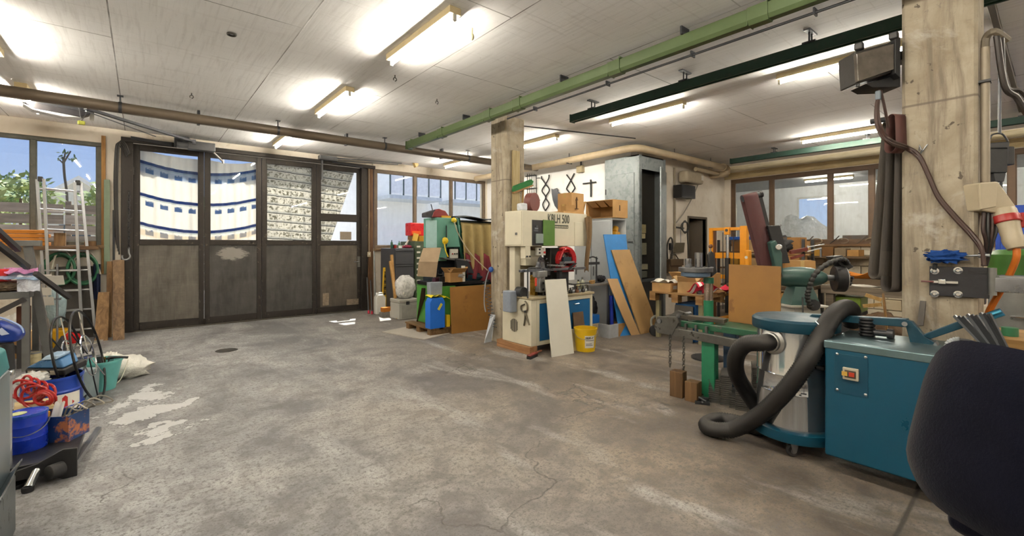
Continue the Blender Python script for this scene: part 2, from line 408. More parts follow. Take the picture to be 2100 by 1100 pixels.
def ceil_mat():
    t = NT('board_marked_concrete'); p = t.geo()
    def mp(sc, loc=(0,0,0), rot=0):
        m = t.n('ShaderNodeMapping'); m.inputs['Scale'].default_value = sc; m.inputs['Location'].default_value = loc; m.inputs['Rotation'].default_value = (0, 0, rot); t.l(p, m.inputs[0]); return m.outputs[0]
    br = t.n('ShaderNodeTexBrick'); br.offset = 0.5; br.offset_frequency = 2
    br.inputs['Scale'].default_value = 1; br.inputs['Mortar Size'].default_value = .006; br.inputs['Mortar Smooth'].default_value = .3
    br.inputs['Brick Width'].default_value = 2.5; br.inputs['Row Height'].default_value = 1.25
    br.inputs['Color1'].default_value = (.0, .0, .0, 1); br.inputs['Color2'].default_value = (1, 1, 1, 1); br.inputs['Mortar'].default_value = (.5, .5, .5, 1)
    t.l(mp((1, 1, 1), (.3, .2, 0), math.pi/2), br.inputs['Vector'])
    a = t.noise(mp((1, 1, 1)), .8, 6, .6); g = t.noise(mp((14, .8, 1)), 2.2, 6, .6, .4); f = t.noise(mp((1, 1, 1)), 26, 5, .7); g2 = t.noise(mp((.7, 16, 1), (2, 1, 0)), 2.0, 6, .6, .4)
    base = t.mix(t.ramp(a, [(.3, 0.0), (.7, 1.0)]), (.82, .81, .80), (.92, .915, .91))
    base = t.mix(.05, base, br.outputs['Color'], 'OVERLAY')
    base = t.mix(t.ramp(g, [(.35, .22), (.5, 0.0)]), base, (.5, .48, .46))
    base = t.mix(t.ramp(g2, [(.30, .3), (.42, 0.0)]), base, (.5, .48, .46))
    base = t.mix(t.ramp(f, [(.28, .5), (.36, 0.0)]), base, (.35, .33, .31))
    jm = t.math('MULTIPLY', br.outputs['Fac'], t.ramp(t.noise(mp((1, 1, 1), (4, 4, 0)), 1.1, 4), [(.38, .12), (.58, .95)]))
    base = t.mix(jm, base, (.22, .21, .20))
    nb = t.bump(br.outputs['Fac'], .35, .01); nb = t.bump(g, .15, .008, nb); nb = t.bump(f, .2, .004, nb)
    return t.bsdf(base, .85, 0, nb, .2)
def column_mat():
    t = NT('raw_concrete'); c = t.tc('Object')
    a = t.noise(c, 3.2, 7, .62, .5); st = t.noise(t.tc(sc=(9, 9, .9)), 1.5, 7, .66, .6); f = t.noise(c, 42, 5, .7); s = t.noise(c, 15, 3, .5); e = t.noise(t.tc(sc=(1, 1, 1), loc=(2, 7, 1)), 2.1, 8, .68, .4)
    base = t.mix(t.ramp(a, [(.32, 0.0), (.66, 1.0)]), (.26, .212, .150), (.42, .368, .285))
    base = t.mix(t.ramp(st, [(.36, .75), (.52, 0.0)]), base, (.17, .14, .11))
    base = t.mix(t.ramp(e, [(.58, 0.0), (.68, .6)]), base, (.52, .49, .44))
    base = t.mix(t.ramp(e, [(.33, .65), (.43, 0.0)]), base, (.15, .122, .095))
    base = t.mix(t.ramp(s, [(.29, .9), (.32, 0.0)]), base, (.09, .075, .06))
    base = t.mix(t.ramp(f, [(.30, .5), (.40, 0.0)]), base, (.2, .17, .14))
    hz = t.n('ShaderNodeSeparateXYZ'); t.l(c, hz.inputs[0])
    base = t.mix(t.ramp(t.noise(t.tc(loc=(5, 1, 3)), 6, 8, .72, .5), [(.62, 0.0), (.66, .6)]), base, (.19, .165, .14))
    jl = t.ramp(t.math('ABSOLUTE', t.math('SUBTRACT', hz.outputs['Z'], 2.33)), [(.004, .8), (.010, 0.0)])
    base = t.mix(jl, base, (.15, .12, .1))
    nb = t.bump(st, .3, .012); nb = t.bump(s, .35, .008, nb); nb = t.bump(f, .3, .004, nb)
    return t.bsdf(base, .88, 0, nb, .2)
def plaster_mat(c0, c1, stain=(.45, .36, .26), amt=.5, name='plaster'):
    t = NT(name); c = t.geo()
    a = t.noise(c, 1.3, 6, .6, .4); b = t.noise(c, 5, 7, .66, .5); f = t.noise(c, 40, 4, .6)
    base = t.mix(t.ramp(a, [(.3, 0.0), (.7, 1.0)]), c0, c1)
    base = t.mix(t.ramp(b, [(.3, amt), (.44, 0.0)]), base, stain)
    nb = t.bump(b, .2, .012); nb = t.bump(f, .25, .004, nb)
    return t.bsdf(base, .9, 0, nb, .15)
FLOORM = floor_mat(); CEILM = ceil_mat(); COLM = column_mat()
WALLM = plaster_mat((.62, .54, .43), (.76, .70, .61)); WALLW = plaster_mat((.80, .79, .76), (.88, .87, .85), (.66, .62, .56), .3)
struct('floor', MB().box(XL, YBK, -.2, XC+.1, YD+.02, 0), FLOORM)
struct('ceiling', MB().box(XL-.2, YBK-.2, CEIL, XC+.25, YD+.25, CEIL+.25), CEILM)
struct('wall_left', MB().box(XL-.2, YBK-.2, 0, XL, YD+.25, CEIL), WALLM)
struct('wall_rear', MB().box(XL, YBK-.2, 0, XC+.2, YBK, CEIL), WALLW)
# door wall: piers, sills and lintels round the openings
WX0, WX1 = -2.72, -.48       # left window
DX0, DX1 = -.13, 3.64        # folding door
RX0, RX1 = 3.93, 6.90        # right window
ZS, ZT = 1.40, 3.00
wb = MB()
wb.box(XL, YD, 0, WX0, YD+.25, CEIL); wb.box(WX0, YD, 0, WX1, YD+.25, ZS); wb.box(WX0, YD, 2.99, WX1, YD+.25, CEIL)
wb.box(WX1, YD, 0, DX0-.12, YD+.25, CEIL); wb.box(DX0-.12, YD+.02, 3.06, RX0, YD+.25, CEIL)
wb.box(RX0-.05, YD, 0, RX1, YD+.25, 1.32); wb.box(RX0-.05, YD, 3.06, XA, YD+.25, CEIL); wb.box(RX1, YD, 0, XA+.2, YD+.25, 3.06)
struct('wall_back', wb, WALLM)
struct('wall_inner', MB().box(XA, YB, 0, XA+.2, YD, CEIL), WALLW)
# short wall with a doorway beside the switch cabinet
dwx0, dwx1, dwz = 8.98, 9.70, 1.97
struct('wall_wing', MB().box(XA+.2, YB, 0, dwx0, YB+.2, CEIL).box(dwx1, YB, 0, XC+.2, YB+.2, CEIL).box(dwx0, YB, dwz, dwx1, YB+.2, CEIL), WALLM)
# window wall of the wing
CY0, CY1 = -2.6, 4.86; CZ0, CZ1 = 1.42, 2.92
struct('wall_right', MB().box(XC, CY0, CZ1, XC+.2, CY1, CEIL).box(XC, YBK, 0, XC+.2, CY0, CEIL).box(XC, CY1, 0, XC+.2, YB, CEIL).box(XC+.05, CY0, 0, XC+.2, CY1, CZ0), WALLM)
# concrete columns
CC = MB(); COLX0, COLX1 = 3.97, 4.33
def chamfer_col(x0, y0, x1, y1, z1, c=.018):
    m = MB(); pts = [(x0+c,y0),(x1-c,y0),(x1,y0+c),(x1,y1-c),(x1-c,y1),(x0+c,y1),(x0,y1-c),(x0,y0+c)]
    return m.prism([(a, b, 0) for a, b in pts], (0, 0, z1))
struct('column_1', chamfer_col(COLX0, 4.963, COLX1, 5.32, CEIL), COLM)
struct('column_2', chamfer_col(COLX0, .315, COLX1, .676, CEIL), COLM)
q = G(465, 719); one('drain_cover', MB().lathe([(.001, .004), (.11, .004), (.13, .002), (.13, 0)], (q.x, q.y, 0), n=28, cap=False), M('3a3835', .6, .4), 'dark round drain cover set in the floor before the folding door', 'drain cover')
# ---------------------------------------------------------------- windows and folding door
GLASS = glass_mat(dirt=.018); GLASSW = glass_mat((.95, .96, .96), 1.1, .03)
FRAMED = M('4b423a', .6, .2, .25, 12, .15, wear='7a6a58', wamt=.33); FRAMEB = M('5c4632', .55, 0, .2, 8, .1, wear='2c221a', wamt=.3)
def window(name, axis, c, spans, z0, z1, fm, gm, fw=.06, dep=.07, transom=None):
    """axis 'y': the window stands in a wall at Y=c, spans along X; 'x': wall at X=c, spans along Y"""
    def bx(m, a0, a1, b0, b1, z0_, z1_):
        return m.box(a0, b0, z0_, a1, b1, z1_) if axis == 'y' else m.box(b0, a0, z0_, b1, a1, z1_)
    a0, a1 = spans[0], spans[-1]; f = MB()
    bx(f, a0, a1, c, c+dep, z1-fw, z1); bx(f, a0, a1, c, c+dep, z0, z0+fw)
    bx(f, a0, a0+fw, c, c+dep, z0+fw, z1-fw); bx(f, a1-fw, a1, c, c+dep, z0+fw, z1-fw)
    root = struct(name, f, fm, bevel=.004)
    for s in spans[1:-1]:
        bx(MB(), s-fw/2, s+fw/2, c-.005, c+dep, z0+fw, z1-fw).build('mullion', fm, root, bevel=.004)
    for p, q in zip(spans, spans[1:]):
        l = p + (fw if p == a0 else fw/2); r = q - (fw if q == a1 else fw/2)
        bx(MB(), l-.005, r+.005, c+.03, c+.036, z0+fw-.005, z1-fw+.005).build('pane', gm, root)
        b = MB(); g = .012
        for k in (bx(b, l, r, c+.012, c+.03, z0+fw, z0+fw+g), bx(b, l, r, c+.012, c+.03, z1-fw-g, z1-fw), bx(b, l, l+g, c+.012, c+.03, z0+fw, z1-fw), bx(b, r-g, r, c+.012, c+.03, z0+fw, z1-fw)): pass
        b.build('glazing_bead', fm, root)
    return root
window('window_1', 'y', YD+.02, [WX0, -1.955, -1.216, WX1], ZS, 2.99, M('55564f', .6, .2, .25, 12, .15, wear='8a7d66', wamt=.33), GLASS, .055)
w2 = window('window_2', 'y', YD+.02, [RX0-.02, 4.896, 5.877, RX1], 1.32, 3.06, M('6b5c4c', .6, .1, .25, 12, .15, wear='4a3d30', wamt=.33), GLASS, .07)
window('window_3', 'x', XC+.02, [CY0, -.72, .47, 1.55, 2.24, 2.90, 3.985, CY1], CZ0, CZ1, FRAMEB, GLASSW, .085)
# sills and wall trims
struct('trim_1', MB().box(WX0-.05, YD-.05, ZS-.05, WX1+.04, YD+.02, ZS), wood('8d7352', '5d4630', 1, 0), bevel=.004)
struct('trim_2', MB().box(WX1+.0, YD-.03, .95, WX1+.05, YD-.002, 3.1), wood('b58a50', '8a6236', 1, 2), bevel=.003)   # ochre batten beside the window
struct('trim_3', MB().box(RX0-.04, YD-.08, 1.27, RX1, YD+.02, 1.32), wood('8d7352', '5d4630', 1, 0), bevel=.004)
struct('trim_4', MB().box(XC-.08, CY0, CZ0-.045, XC+.02, CY1, CZ0), wood('8a6b48', '5a4028', 1, 1), bevel=.004)
struct('trim_5', MB().box(XC-.012, CY0, CZ1+.01, XC, YB, CZ1+.16), wood('cdb98f', 'b39c6e', 1, 1), bevel=.003)     # board over the wing window
struct('trim_6', MB().box(XC-.008, CY0, CZ1+.17, XC, YB, CEIL-.01), wood('d6cbb0', 'bcac86', 1, 1), bevel=.003)
# yellowish block masonry below the wing window, single blocks with recessed joints
BLK = [plaster_mat((.46, .38, .25), (.60, .51, .36), (.28, .21, .13), .6, 'block'), plaster_mat((.40, .33, .22), (.55, .46, .32), (.26, .2, .13), .6, 'block'), plaster_mat((.5, .43, .31), (.64, .57, .44), (.3, .24, .16), .6, 'block')]
wr = bpy.data.objects['wall_right']; protos = []
for bm_ in BLK:
    protos.append(bm_)
bmesh_block = None
zrow = 0; row = 0
blkmesh = {}
while zrow < CZ0-.05:
    y = CY0 + (0 if row % 2 else -.2)
    while y < CY1:
        y0, y1 = max(y, CY0), min(y+.40, CY1)
        if y1-y0 > .04 and (y1 > .9 or y0 < .3):
            k = (round(y1-y0, 3), random.randrange(3))
            if k not in blkmesh:
                o = MB().box(XC-.0, y0+.006, zrow+.006, XC+.05, y1-.006, min(zrow+.2, CZ0-.05)-.006).build('block', BLK[k[1]], wr, bevel=.006, seg=1)
                blkmesh[k] = o
            else:
                o = blkmesh[k].copy(); COL.objects.link(o); o.location = (XC+.025+random.uniform(-.004, .004), (y0+y1)/2, zrow+.006)
        y += .40
    zrow += .2; row += 1

# folding door, four leaves
def door_panel_mat(kind):
    t = NT('worn_door_steel'); c = t.tc()
    a = t.noise(c, 2.2, 6, .62, .4); w_ = t.noise(t.tc(sc=(60, 60, 2)), 2, 4, .6); h_ = t.noise(t.tc(sc=(2, 2, 60)), 2, 4, .6); f = t.noise(c, 30, 7, .7, .3); st = t.noise(t.tc(sc=(4, 4, .7)), 1.6, 6, .6, .3)
    c0, c1 = {1: ((.115, .105, .09), (.21, .19, .165)), 2: ((.05, .048, .046), (.10, .095, .09)), 3: ((.052, .05, .048), (.10, .095, .088)), 4: ((.09, .077, .062), (.17, .145, .115))}[kind]
    base = t.mix(t.ramp(a, [(.3, 0.0), (.7, 1.0)]), c0, c1)
    base = t.mix(t.ramp(st, [(.36, .55), (.55, 0.0)]), base, tuple(x*.55 for x in c0))
    base = t.mix(.35 if kind in (1, 4) else .2, base, t.ramp(t.math('ADD', t.math('MULTIPLY', w_, .5), t.math('MULTIPLY', h_, .5)), [(.4, .35), (.6, 1.0)]), 'MULTIPLY')
    if kind in (2, 3):
        base = t.mix(t.ramp(f, [(.68, 0.0), (.72, .6)]), base, (.36, .34, .31))
    if kind == 2:                                   # scraped pale patch
        s = t.n('ShaderNodeSeparateXYZ'); t.l(c, s.inputs[0])
        dx = t.math('MULTIPLY', t.math('ADD', s.outputs['X'], .02), 2.7); dz = t.math('MULTIPLY', t.math('SUBTRACT', s.outputs['Z'], 1.15), 5.2)
        rr = t.math('ADD', t.math('SQRT', t.math('ADD', t.math('MULTIPLY', dx, dx), t.math('MULTIPLY', dz, dz))), t.math('MULTIPLY', t.noise(t.tc(sc=(3, 3, 9), rot=(0, .6, 0)), 3, 6, .7), 1.1))
        base = t.mix(t.ramp(t.math('MULTIPLY', rr, .5), [(.52, .75), (.60, 0.0)]), base, (.36, .335, .30))
    return t.bsdf(base, .62, .25, t.bump(f, .15, .004), .4)
DFR = M('2f2a26', .55, .35, .25, 10, .12, wear='5d544a', wamt=.35)
LX = [-.107, .848, 1.739, 2.716, 3.625]
for i in range(4):
    x0, x1 = LX[i]+.003, LX[i+1]-.003; y0, y1 = YD+.03, YD+.09
    s = .075
    r = struct('door_%d' % (i+1), MB().box(x0, y0, .02, x0+s, y1, 3.04).box(x1-s, y0, .02, x1, y1, 3.04).box(x0+s, y0, 2.95, x1-s, y1, 3.04).box(x0+s, y0, 1.40, x1-s, y1, 1.48).box(x0+s, y0, .02, x1-s, y1, .14), DFR, bevel=.005)
    MB().box(x0+.03, y0+.012, .10, x1-.03, y1-.02, 1.42).build('panel', door_panel_mat(i+1), r)
    wins = [(1.48, 2.95)] if i < 3 else [(1.48, 1.90), (2.03, 2.95)]
    if i == 3: MB().box(x0+s, y0-.006, 1.90, x1-s, y1, 2.03).build('rail', DFR, r, bevel=.005)
    for (a, b) in wins:
        MB().box(x0+s-.01, y0+.022, a-.01, x1-s+.01, y0+.028, b+.01).build('pane', GLASS, r)
        g = .014; MB().box(x0+s, y0+.004, a, x0+s+g, y0+.022, b).box(x1-s-g, y0+.004, a, x1-s, y0+.022, b).box(x0+s, y0+.004, a, x1-s, y0+.022, a+g).box(x0+s, y0+.004, b-g, x1-s, y0+.022, b).build('glazing_bead', DFR, r)
    for z in (.35, 2.6) if i in (0, 3) else (.06,):
        hx = x0 if i in (0, 1) else x1
        MB().cyl((hx, y0-.012, z-.06), (hx, y0-.012, z+.06), .017, n=10).build('hinge', DFR, r)
    if i == 3:
        h = MB().box(x1-.075, y0-.008, .93, x1-.015, y0, 1.16).build('lock_plate', metal('8c8a85', .4), r, bevel=.003)
        MB().tube(spline([(x1-.045, y0, 1.05), (x1-.045, y0-.055, 1.05), (x1-.075, y0-.06, 1.05), (x1-.17, y0-.06, 1.045)], 5), .010).build('lever', CHROME, h)
        MB().box(x0+.47, y0-.002, 1.51, x0+.70, y0+.02, 1.68).build('notice', M('8f8272', .8, var=.15, scale=60), r)
        MB().box(x0+.12, y0-.004, .17, x0+.24, y0+.012, .42).box(x1-.30, y0-.004, .14, x1-.05, y0+.012, .26).build('bare_patch', M('8a7b69', .7, .2, .3, 20), r)
    if i == 2:
        MB().box(x1-.09, y0-.012, 1.32, x1-.02, y0, 1.44).build('lock_case', DFR, r, bevel=.003)
# posts, lintel channel
struct('trim_7', MB().box(DX0-.12, YD-.02, 0, DX0+.028, YD+.09, 3.12), DFR, bevel=.006)
struct('trim_8', MB().box(DX1-.02, YD-.02, 0, DX1+.12, YD+.09, 3.10), DFR, bevel=.006)
struct('trim_9', MB().box(DX1+.125, YD-.03, 0, RX0-.06, YD+.08, 3.08), wood('7d5b3e', '4a3322', 1, 2), bevel=.005)
struct('trim_10', MB().box(DX0-.12, YD-.06, 3.045, RX0-.02, YD+.02, 3.115), M('2e2925', .6, .3), bevel=.005)
struct('trim_11', MB().box(DX0, YD-.02, 0, DX1, YD+.12, .018), M('4a443d', .8, .2), bevel=.003)     # threshold rail

# curtains hung behind the door glass
def curtain_mat(kind, x0=0):
    t = NT('printed_curtain'); c = t.geo()
    s = t.n('ShaderNodeSeparateXYZ'); t.l(c, s.inputs[0]); X, Z = s.outputs['X'], s.outputs['Z']
    fold = t.noise(t.tc(sc=(3, 3, .6)), 3, 4)
    if kind == 0:
        d = t.math('SUBTRACT', X, .80); zz = t.math('SUBTRACT', Z, t.math('MULTIPLY', t.math('MULTIPLY', d, d), .20))
        zz = t.math('ADD', zz, t.math('MULTIPLY', fold, .02))
        base = t.mix(0.0, (.84, .81, .76), (.84, .81, .76))
        fx = t.math('FRACT', t.math('MULTIPLY', X, 5.2)); jag = t.noise(c, 26, 3, .7)
        blue = (.012, .075, .26)
        for zb in (1.64, 2.12, 2.66):
            band = t.math('MULTIPLY', t.ramp(t.math('SUBTRACT', zz, zb-.03), [(0, 0.0), (.008, 1.0)]), t.ramp(t.math('SUBTRACT', zb+.03, zz), [(0, 0.0), (.008, 1.0)]))
            b2 = t.math('MULTIPLY', t.ramp(t.math('SUBTRACT', zz, zb-.05), [(0, 0.0), (.008, 1.0)]), t.ramp(t.math('SUBTRACT', zb-.03, zz), [(0, 0.0), (.008, 1.0)]))
            if zb > 2.5: base = t.mix(t.math('MULTIPLY', t.math('MULTIPLY', t.ramp(t.math('SUBTRACT', zz, zb-.19), [(0, 0.0), (.05, .7)]), t.ramp(t.math('SUBTRACT', zb, zz), [(0, 0.0), (.01, 1.0)])), .75), base, (.10, .25, .48))
            base = t.mix(band, base, blue); base = t.mix(t.math('MULTIPLY', b2, .55), base, (.1, .28, .33))
            low = t.math('SUBTRACT', zz, zb-.17)
            fig = t.math('MULTIPLY', t.ramp(low, [(0, 0.0), (.006, 1.0)]), t.ramp(t.math('SUBTRACT', t.math('ADD', t.math('MULTIPLY', jag, .11), .035), low), [(0, 0.0), (.02, 1.0)]))
            fig = t.math('MULTIPLY', fig, t.math('MULTIPLY', t.ramp(fx, [(.25, 0.0), (.28, 1.0)]), t.ramp(fx, [(.80, 1.0), (.83, 0.0)])))
            base = t.mix(t.math('MULTIPLY', fig, .85), base, (.03, .14, .34))
        ground = t.math('MULTIPLY', t.ramp(t.math('SUBTRACT', zz, 1.44), [(0, 0.0), (.02, 1.0)]), t.ramp(t.math('SUBTRACT', 1.56, zz), [(0, 0.0), (.02, 1.0)]))
        base = t.mix(t.math('MULTIPLY', ground, .5), base, (.75, .62, .45))
    else:
        d = t.math('SUBTRACT', X, 2.9); zz = t.math('ADD', Z, t.math('MULTIPLY', d, .06)); zz = t.math('ADD', zz, t.math('MULTIPLY', fold, .03))
        fz = t.math('FRACT', t.math('MULTIPLY', zz, 6.1))
        base = t.mix(0.0, (.74, .71, .65), (.74, .71, .65))
        fl = t.noise(c, 22, 4, .6, .6)
        mid = t.math('MULTIPLY', t.ramp(fz, [(.25, 0.0), (.32, 1.0)]), t.ramp(fz, [(.85, 1.0), (.92, 0.0)]))
        base = t.mix(t.math('MULTIPLY', mid, t.ramp(fl, [(.50, 0.0), (.58, .8)])), base, (.16, .15, .10))
        base = t.mix(t.ramp(fz, [(.09, .9), (.13, 0.0)]), base, (.035, .05, .07))
        base = t.mix(t.math('MULTIPLY', t.ramp(fz, [(.17, 0.0), (.19, 1.0), (.22, 1.0), (.24, 0.0)]), .7), base, (.08, .14, .2))
    nb = t.bump(fold, .4, .05)
    df = t.n('ShaderNodeBsdfDiffuse'); tl = t.n('ShaderNodeBsdfTranslucent'); mx = t.n('ShaderNodeMixShader'); mx.inputs[0].default_value = .62
    for q in (df, tl): t.l(base, q.inputs[0]); t.l(nb, q.inputs['Normal'])
    t.l(df.outputs[0], mx.inputs[1]); t.l(tl.outputs[0], mx.inputs[2]); t.l(mx.outputs[0], t.out.inputs[0])
    return t.m
CB = curtain_mat(0); CF = curtain_mat(1)
def curtain(x0, x1, z0, ztl, ztr, mat, label, sag=.10, cut=0):
    def fn(a, b):
        x = x0 + (x1-x0)*a
        zt = ztl + (ztr-ztl)*a - sag*math.sin(math.pi*a)
        z = zt + (z0-zt)*b
        if cut: x = x0 + (x1-cut*b-x0)*a
        return V((x, YD+.125 + .012*math.sin(a*21+b*2) + .008*math.sin(a*47), z))
    return one('curtain', MB().sheet(fn, 44, 14, .002), mat, label, 'curtain')
curtain(LX[0]+.05, LX[1]-.015, 1.44, 2.98, 2.90, CB, 'white curtain with blue bands behind the door leaf next to the hanging chain', .03)
curtain(LX[1]+.02, LX[2]-.03, 1.44, 2.92, 2.97, CB, 'white curtain with blue bands behind the door leaf with a scraped pale patch', .06)
curtain(LX[2]+.03, LX[3]-.03, 1.44, 2.99, 2.96, CF, 'grey flowered curtain with dark stripes filling one whole door window', .02)
curtain(LX[3]+.03, LX[4]-.10, 1.44, 2.99, 2.97, CF, 'grey flowered curtain with a slanting edge behind the leaf with a handle', .02, .52)

# ---------------------------------------------------------------- ceiling services
LAMPHOUSE = M('c9b78f', .55, var=.08); TUBEM = emit((1.0, .93, .80), TUBE_POWER)
def lamp(x, y0, y1, label, group='fluorescent battens on the ceiling', z=CEIL):
    t = thing('fluorescent_lamp', label, 'lamp', (x, (y0+y1)/2, z), group)
    MB().prism([(x-.05, y0, z), (x+.05, y0, z), (x+.05, y0, z-.055), (x-.05, y0, z-.055)], (0, y1-y0, 0)).build('housing', LAMPHOUSE, t, bevel=.003)
    for y, s in ((y0+.015, 1), (y1-.015, -1)):
        MB().box(x-.014, y-.012, z-.105, x+.014, y+.012, z-.05).build('lamp_holder', OFFW, t, bevel=.004)
    MB().cyl((x, y0+.03, z-.082), (x, y1-.03, z-.082), .0145, n=12).build('tube', TUBEM, t)
    return t
for x, lst in ((1.86, [(2.94, 4.10, 'beside the brass-coloured pendant end'), (5.20, 6.40, 'between the brown pipe and the small ceiling hooks'), (7.75, 8.93, 'between the brown pipe and the folding door'), (.55, 1.72, ''), (-1.75, -.58, '')]),
               (-1.05, [(5.13, 6.33, 'inside the brown pipe, towards the window'), (7.42, 8.56, 'next to the opener motor by the left window'), (2.70, 3.87, ''), (.4, 1.6, ''), (-2.0, -.8, '')]),
               (5.29, [(.75, 1.92, 'behind the flood lamp'), (3.0, 4.15, 'beside the hoist rail end'), (5.25, 6.42, 'just behind the slim column'), (7.62, 8.80, 'in front of the right window'), (-1.9, -.7, ''), (-3.3, -2.15, '')]),
               (8.72, [(1.6, 2.8, 'next to the hoist rail by the wing window'), (-1.9, -.7, '')])):
    for a, b, where in lst:
        if where: lamp(x, a, b, 'bare fluorescent tube on a cream batten ' + where, 'fluorescent battens on the ceiling')
        else: lamp(x, a, b, 'bare fluorescent tube on a cream batten in the rear half of the hall', 'fluorescent battens in the rear half')
# brown heating pipe along the doors with hangers
PIPEB = M('665a4c', .5, .3, .18, 6, .06, st=(.4, 1, 1)); PIPEC = M('b3a184', .5, 0, .12, 5, .05)
t = thing('ceiling_pipe', 'long brown-grey pipe hung below the ceiling in front of the folding door', 'pipe', (1.9, 7.3, 3.08))
MB().cyl((XL, 7.3, 3.085), (6.72, 7.3, 3.085), .062, n=20).build('pipe', PIPEB, t)
for x in (-2.2, -.2, 1.55, 3.2, 4.9, 6.3):
    MB().lathe([(.068, -.016), (.068, .016)], (x, 7.3, 3.085), (1, 0, 0), 16).cyl((x, 7.3, 3.10), (x, 7.3, CEIL), .008, n=8).box(x-.03, 7.27, CEIL-.01, x+.03, 7.33, CEIL).build('hanger', DKSTEEL, t)
t = thing('conduit', 'pair of thin grey conduits running beside the brown ceiling pipe', 'conduit', (1.9, 7.45, 3.05))
for dy, z in ((.13, 3.055), (.165, 3.06)):
    MB().cyl((XL, 7.3+dy, z), (6.6, 7.3+dy, z), .010, n=8).build('tube', M('8a8378', .5, .3), t)
for x in (-1.5, .6, 2.6, 4.4): MB().box(x-.015, 7.40, 3.04, x+.015, 7.5, CEIL-.003).build('clip', DKSTEEL, t)
# cream pipe round the switch cabinet
t = thing('ceiling_pipe', 'thick cream pipe turning the corner above the galvanised switch cabinet', 'pipe', (6.6, 5, 3.08))
pts = [(6.58, YD-.02, 3.09), (6.58, 7, 3.09), (6.58, 4.85, 3.09)] + [(6.58+.22*(1-math.cos(a)), 4.63-.22*math.sin(a)+.22, 3.09) for a in [k*math.pi/2/7 for k in range(8)]] + [(7.2, 4.63, 3.09), (9.9, 4.63, 3.09)]
MB().tube(pts, .066, 18).build('pipe', PIPEC, t)
MB().tube([(9.78, 4.63, 3.09), (9.9, 4.63, 3.09), (9.93, 4.63, 3.07), (9.93, 4.63, 3.0), (9.93, 4.70, 2.97), (9.93, YB, 2.97)], .07, 14).lathe([(.085, -.02), (.085, .02)], (9.75, 4.63, 3.09), (1, 0, 0), 16).build('elbow', PIPEC, t)
MB().cyl((8.9, 4.80, 2.985), (10.3, 4.80, 2.985), .045, n=14).build('branch', PIPEC, t)
for p in ((6.58, 8.3), (6.58, 6.2), (7.8, 4.63), (9.2, 4.63)):
    MB().cyl((p[0], p[1], 3.15), (p[0], p[1], CEIL), .007, n=6).box(p[0]-.075, p[1]-.012, 3.02, p[0]+.075, p[1]+.012, 3.035).build('hanger', DKSTEEL, t)
# green busbar trunking
t = thing('busbar_trunking', 'olive green busbar trunking with jointed collars running past the concrete columns', 'trunking', (3.53, 2, 3.1))
OLIVE = M('4b5a38', .42, .1, .12, 5, .04, wear='5d6c46', wamt=.26); OLIVED = M('3a4a28', .45, .1)
prof = [(-.05, .055), (.05, .055), (.05, -.03), (.03, -.058), (-.03, -.058), (-.05, -.03)]
MB().prism([(3.53+a, -3.4, 3.10+b) for a, b in prof], (0, 7.05+3.4, 0)).build('trunk', OLIVE, t, bevel=.004)
MB().box(3.495, -3.4, 3.148, 3.565, 7.0, 3.165).build('lip', OLIVED, t)
for y in (6.95, 5.95, 4.75, 4.15, 2.70, 1.40, .2, -1.4):
    MB().prism([(3.53+a*1.18, y-.07, 3.10+b*1.14) for a, b in prof], (0, .14, 0)).box(3.46, y-.085, 3.155, 3.60, y-.07, 3.175).box(3.475, y+.07, 3.035, 3.585, y+.078, 3.16).build('collar', OLIVE, t, bevel=.003)
for y in (6.6, 5.3, 3.4, 2.0, .8):
    MB().box(3.47, y-.008, 3.16, 3.59, y+.008, CEIL).build('hanger', DKSTEEL, t)
MB().box(3.47, 7.05, 3.03, 3.59, 7.07, 3.17).build('end_cap', OLIVED, t)
# dark green crane rails
DKG = M('1e3a30', .5, .2, .18, 6, .06, wear='2b3a33', wamt=.4)
def rail(x, y0, y1, zc, label, hy):
    t = thing('hoist_rail', label, 'rail', (x, (y0+y1)/2, zc))
    MB().prism([(x-.04, y0, zc+.05), (x+.04, y0, zc+.05), (x+.04, y0, zc-.045), (x+.018, y0, zc-.045), (x+.018, y0, zc-.03), (x-.018, y0, zc-.03), (x-.018, y0, zc-.045), (x-.04, y0, zc-.045)], (0, y1-y0, 0)).build('profile', DKG, t, bevel=.003)
    MB().box(x-.045, y1, zc-.05, x+.045, y1+.015, zc+.055).build('end_stop', DKG, t)
    for y in hy:
        h = MB().box(x-.05, y-.05, zc+.045, x+.05, y+.05, zc+.06).build('hanger', DKSTEEL, t)
        for sx_ in (-.03, .03): MB().cyl((x+sx_, y, zc+.05), (x+sx_, y, CEIL-.01), .008, n=8).build('rod', DKSTEEL, h)
        MB().box(x-.09, y-.025, CEIL-.014, x+.09, y+.025, CEIL-.001).build('ceiling_plate', DKSTEEL, h)
    return t
rail(4.42, -3.3, 4.10, 3.075, 'dark green hoist rail starting beside the olive trunking and passing behind the thick column', (3.75, 2.5, 1.35, -.3, -2))
rail(9.2, -3.2, 4.2, 3.09, 'dark green hoist rail close to the wing window wall', (3.4, 2.0, .3, -1.6))
t = thing('conduit', 'thin steel rod conduit clipped between trunking and green hoist rail', 'conduit', (3.98, 3, 3.2))
MB().cyl((4.0, -3.4, 3.19), (4.0, 4.96, 3.19), .012, n=8).build('tube', DKSTEEL, t)
for y in (4.4, 3.2, 2.2, 1.2): MB().box(3.98, y-.012, 3.175, 4.05, y, CEIL-.003).build('clip', DKSTEEL, t)
one('conduit', MB().cyl((XA-.5, 4.55, 3.205), (4.33, 5.2, 3.205), .010, n=8), DKSTEEL, 'thin dark conduit from the saw column to the cream pipe corner', 'conduit')
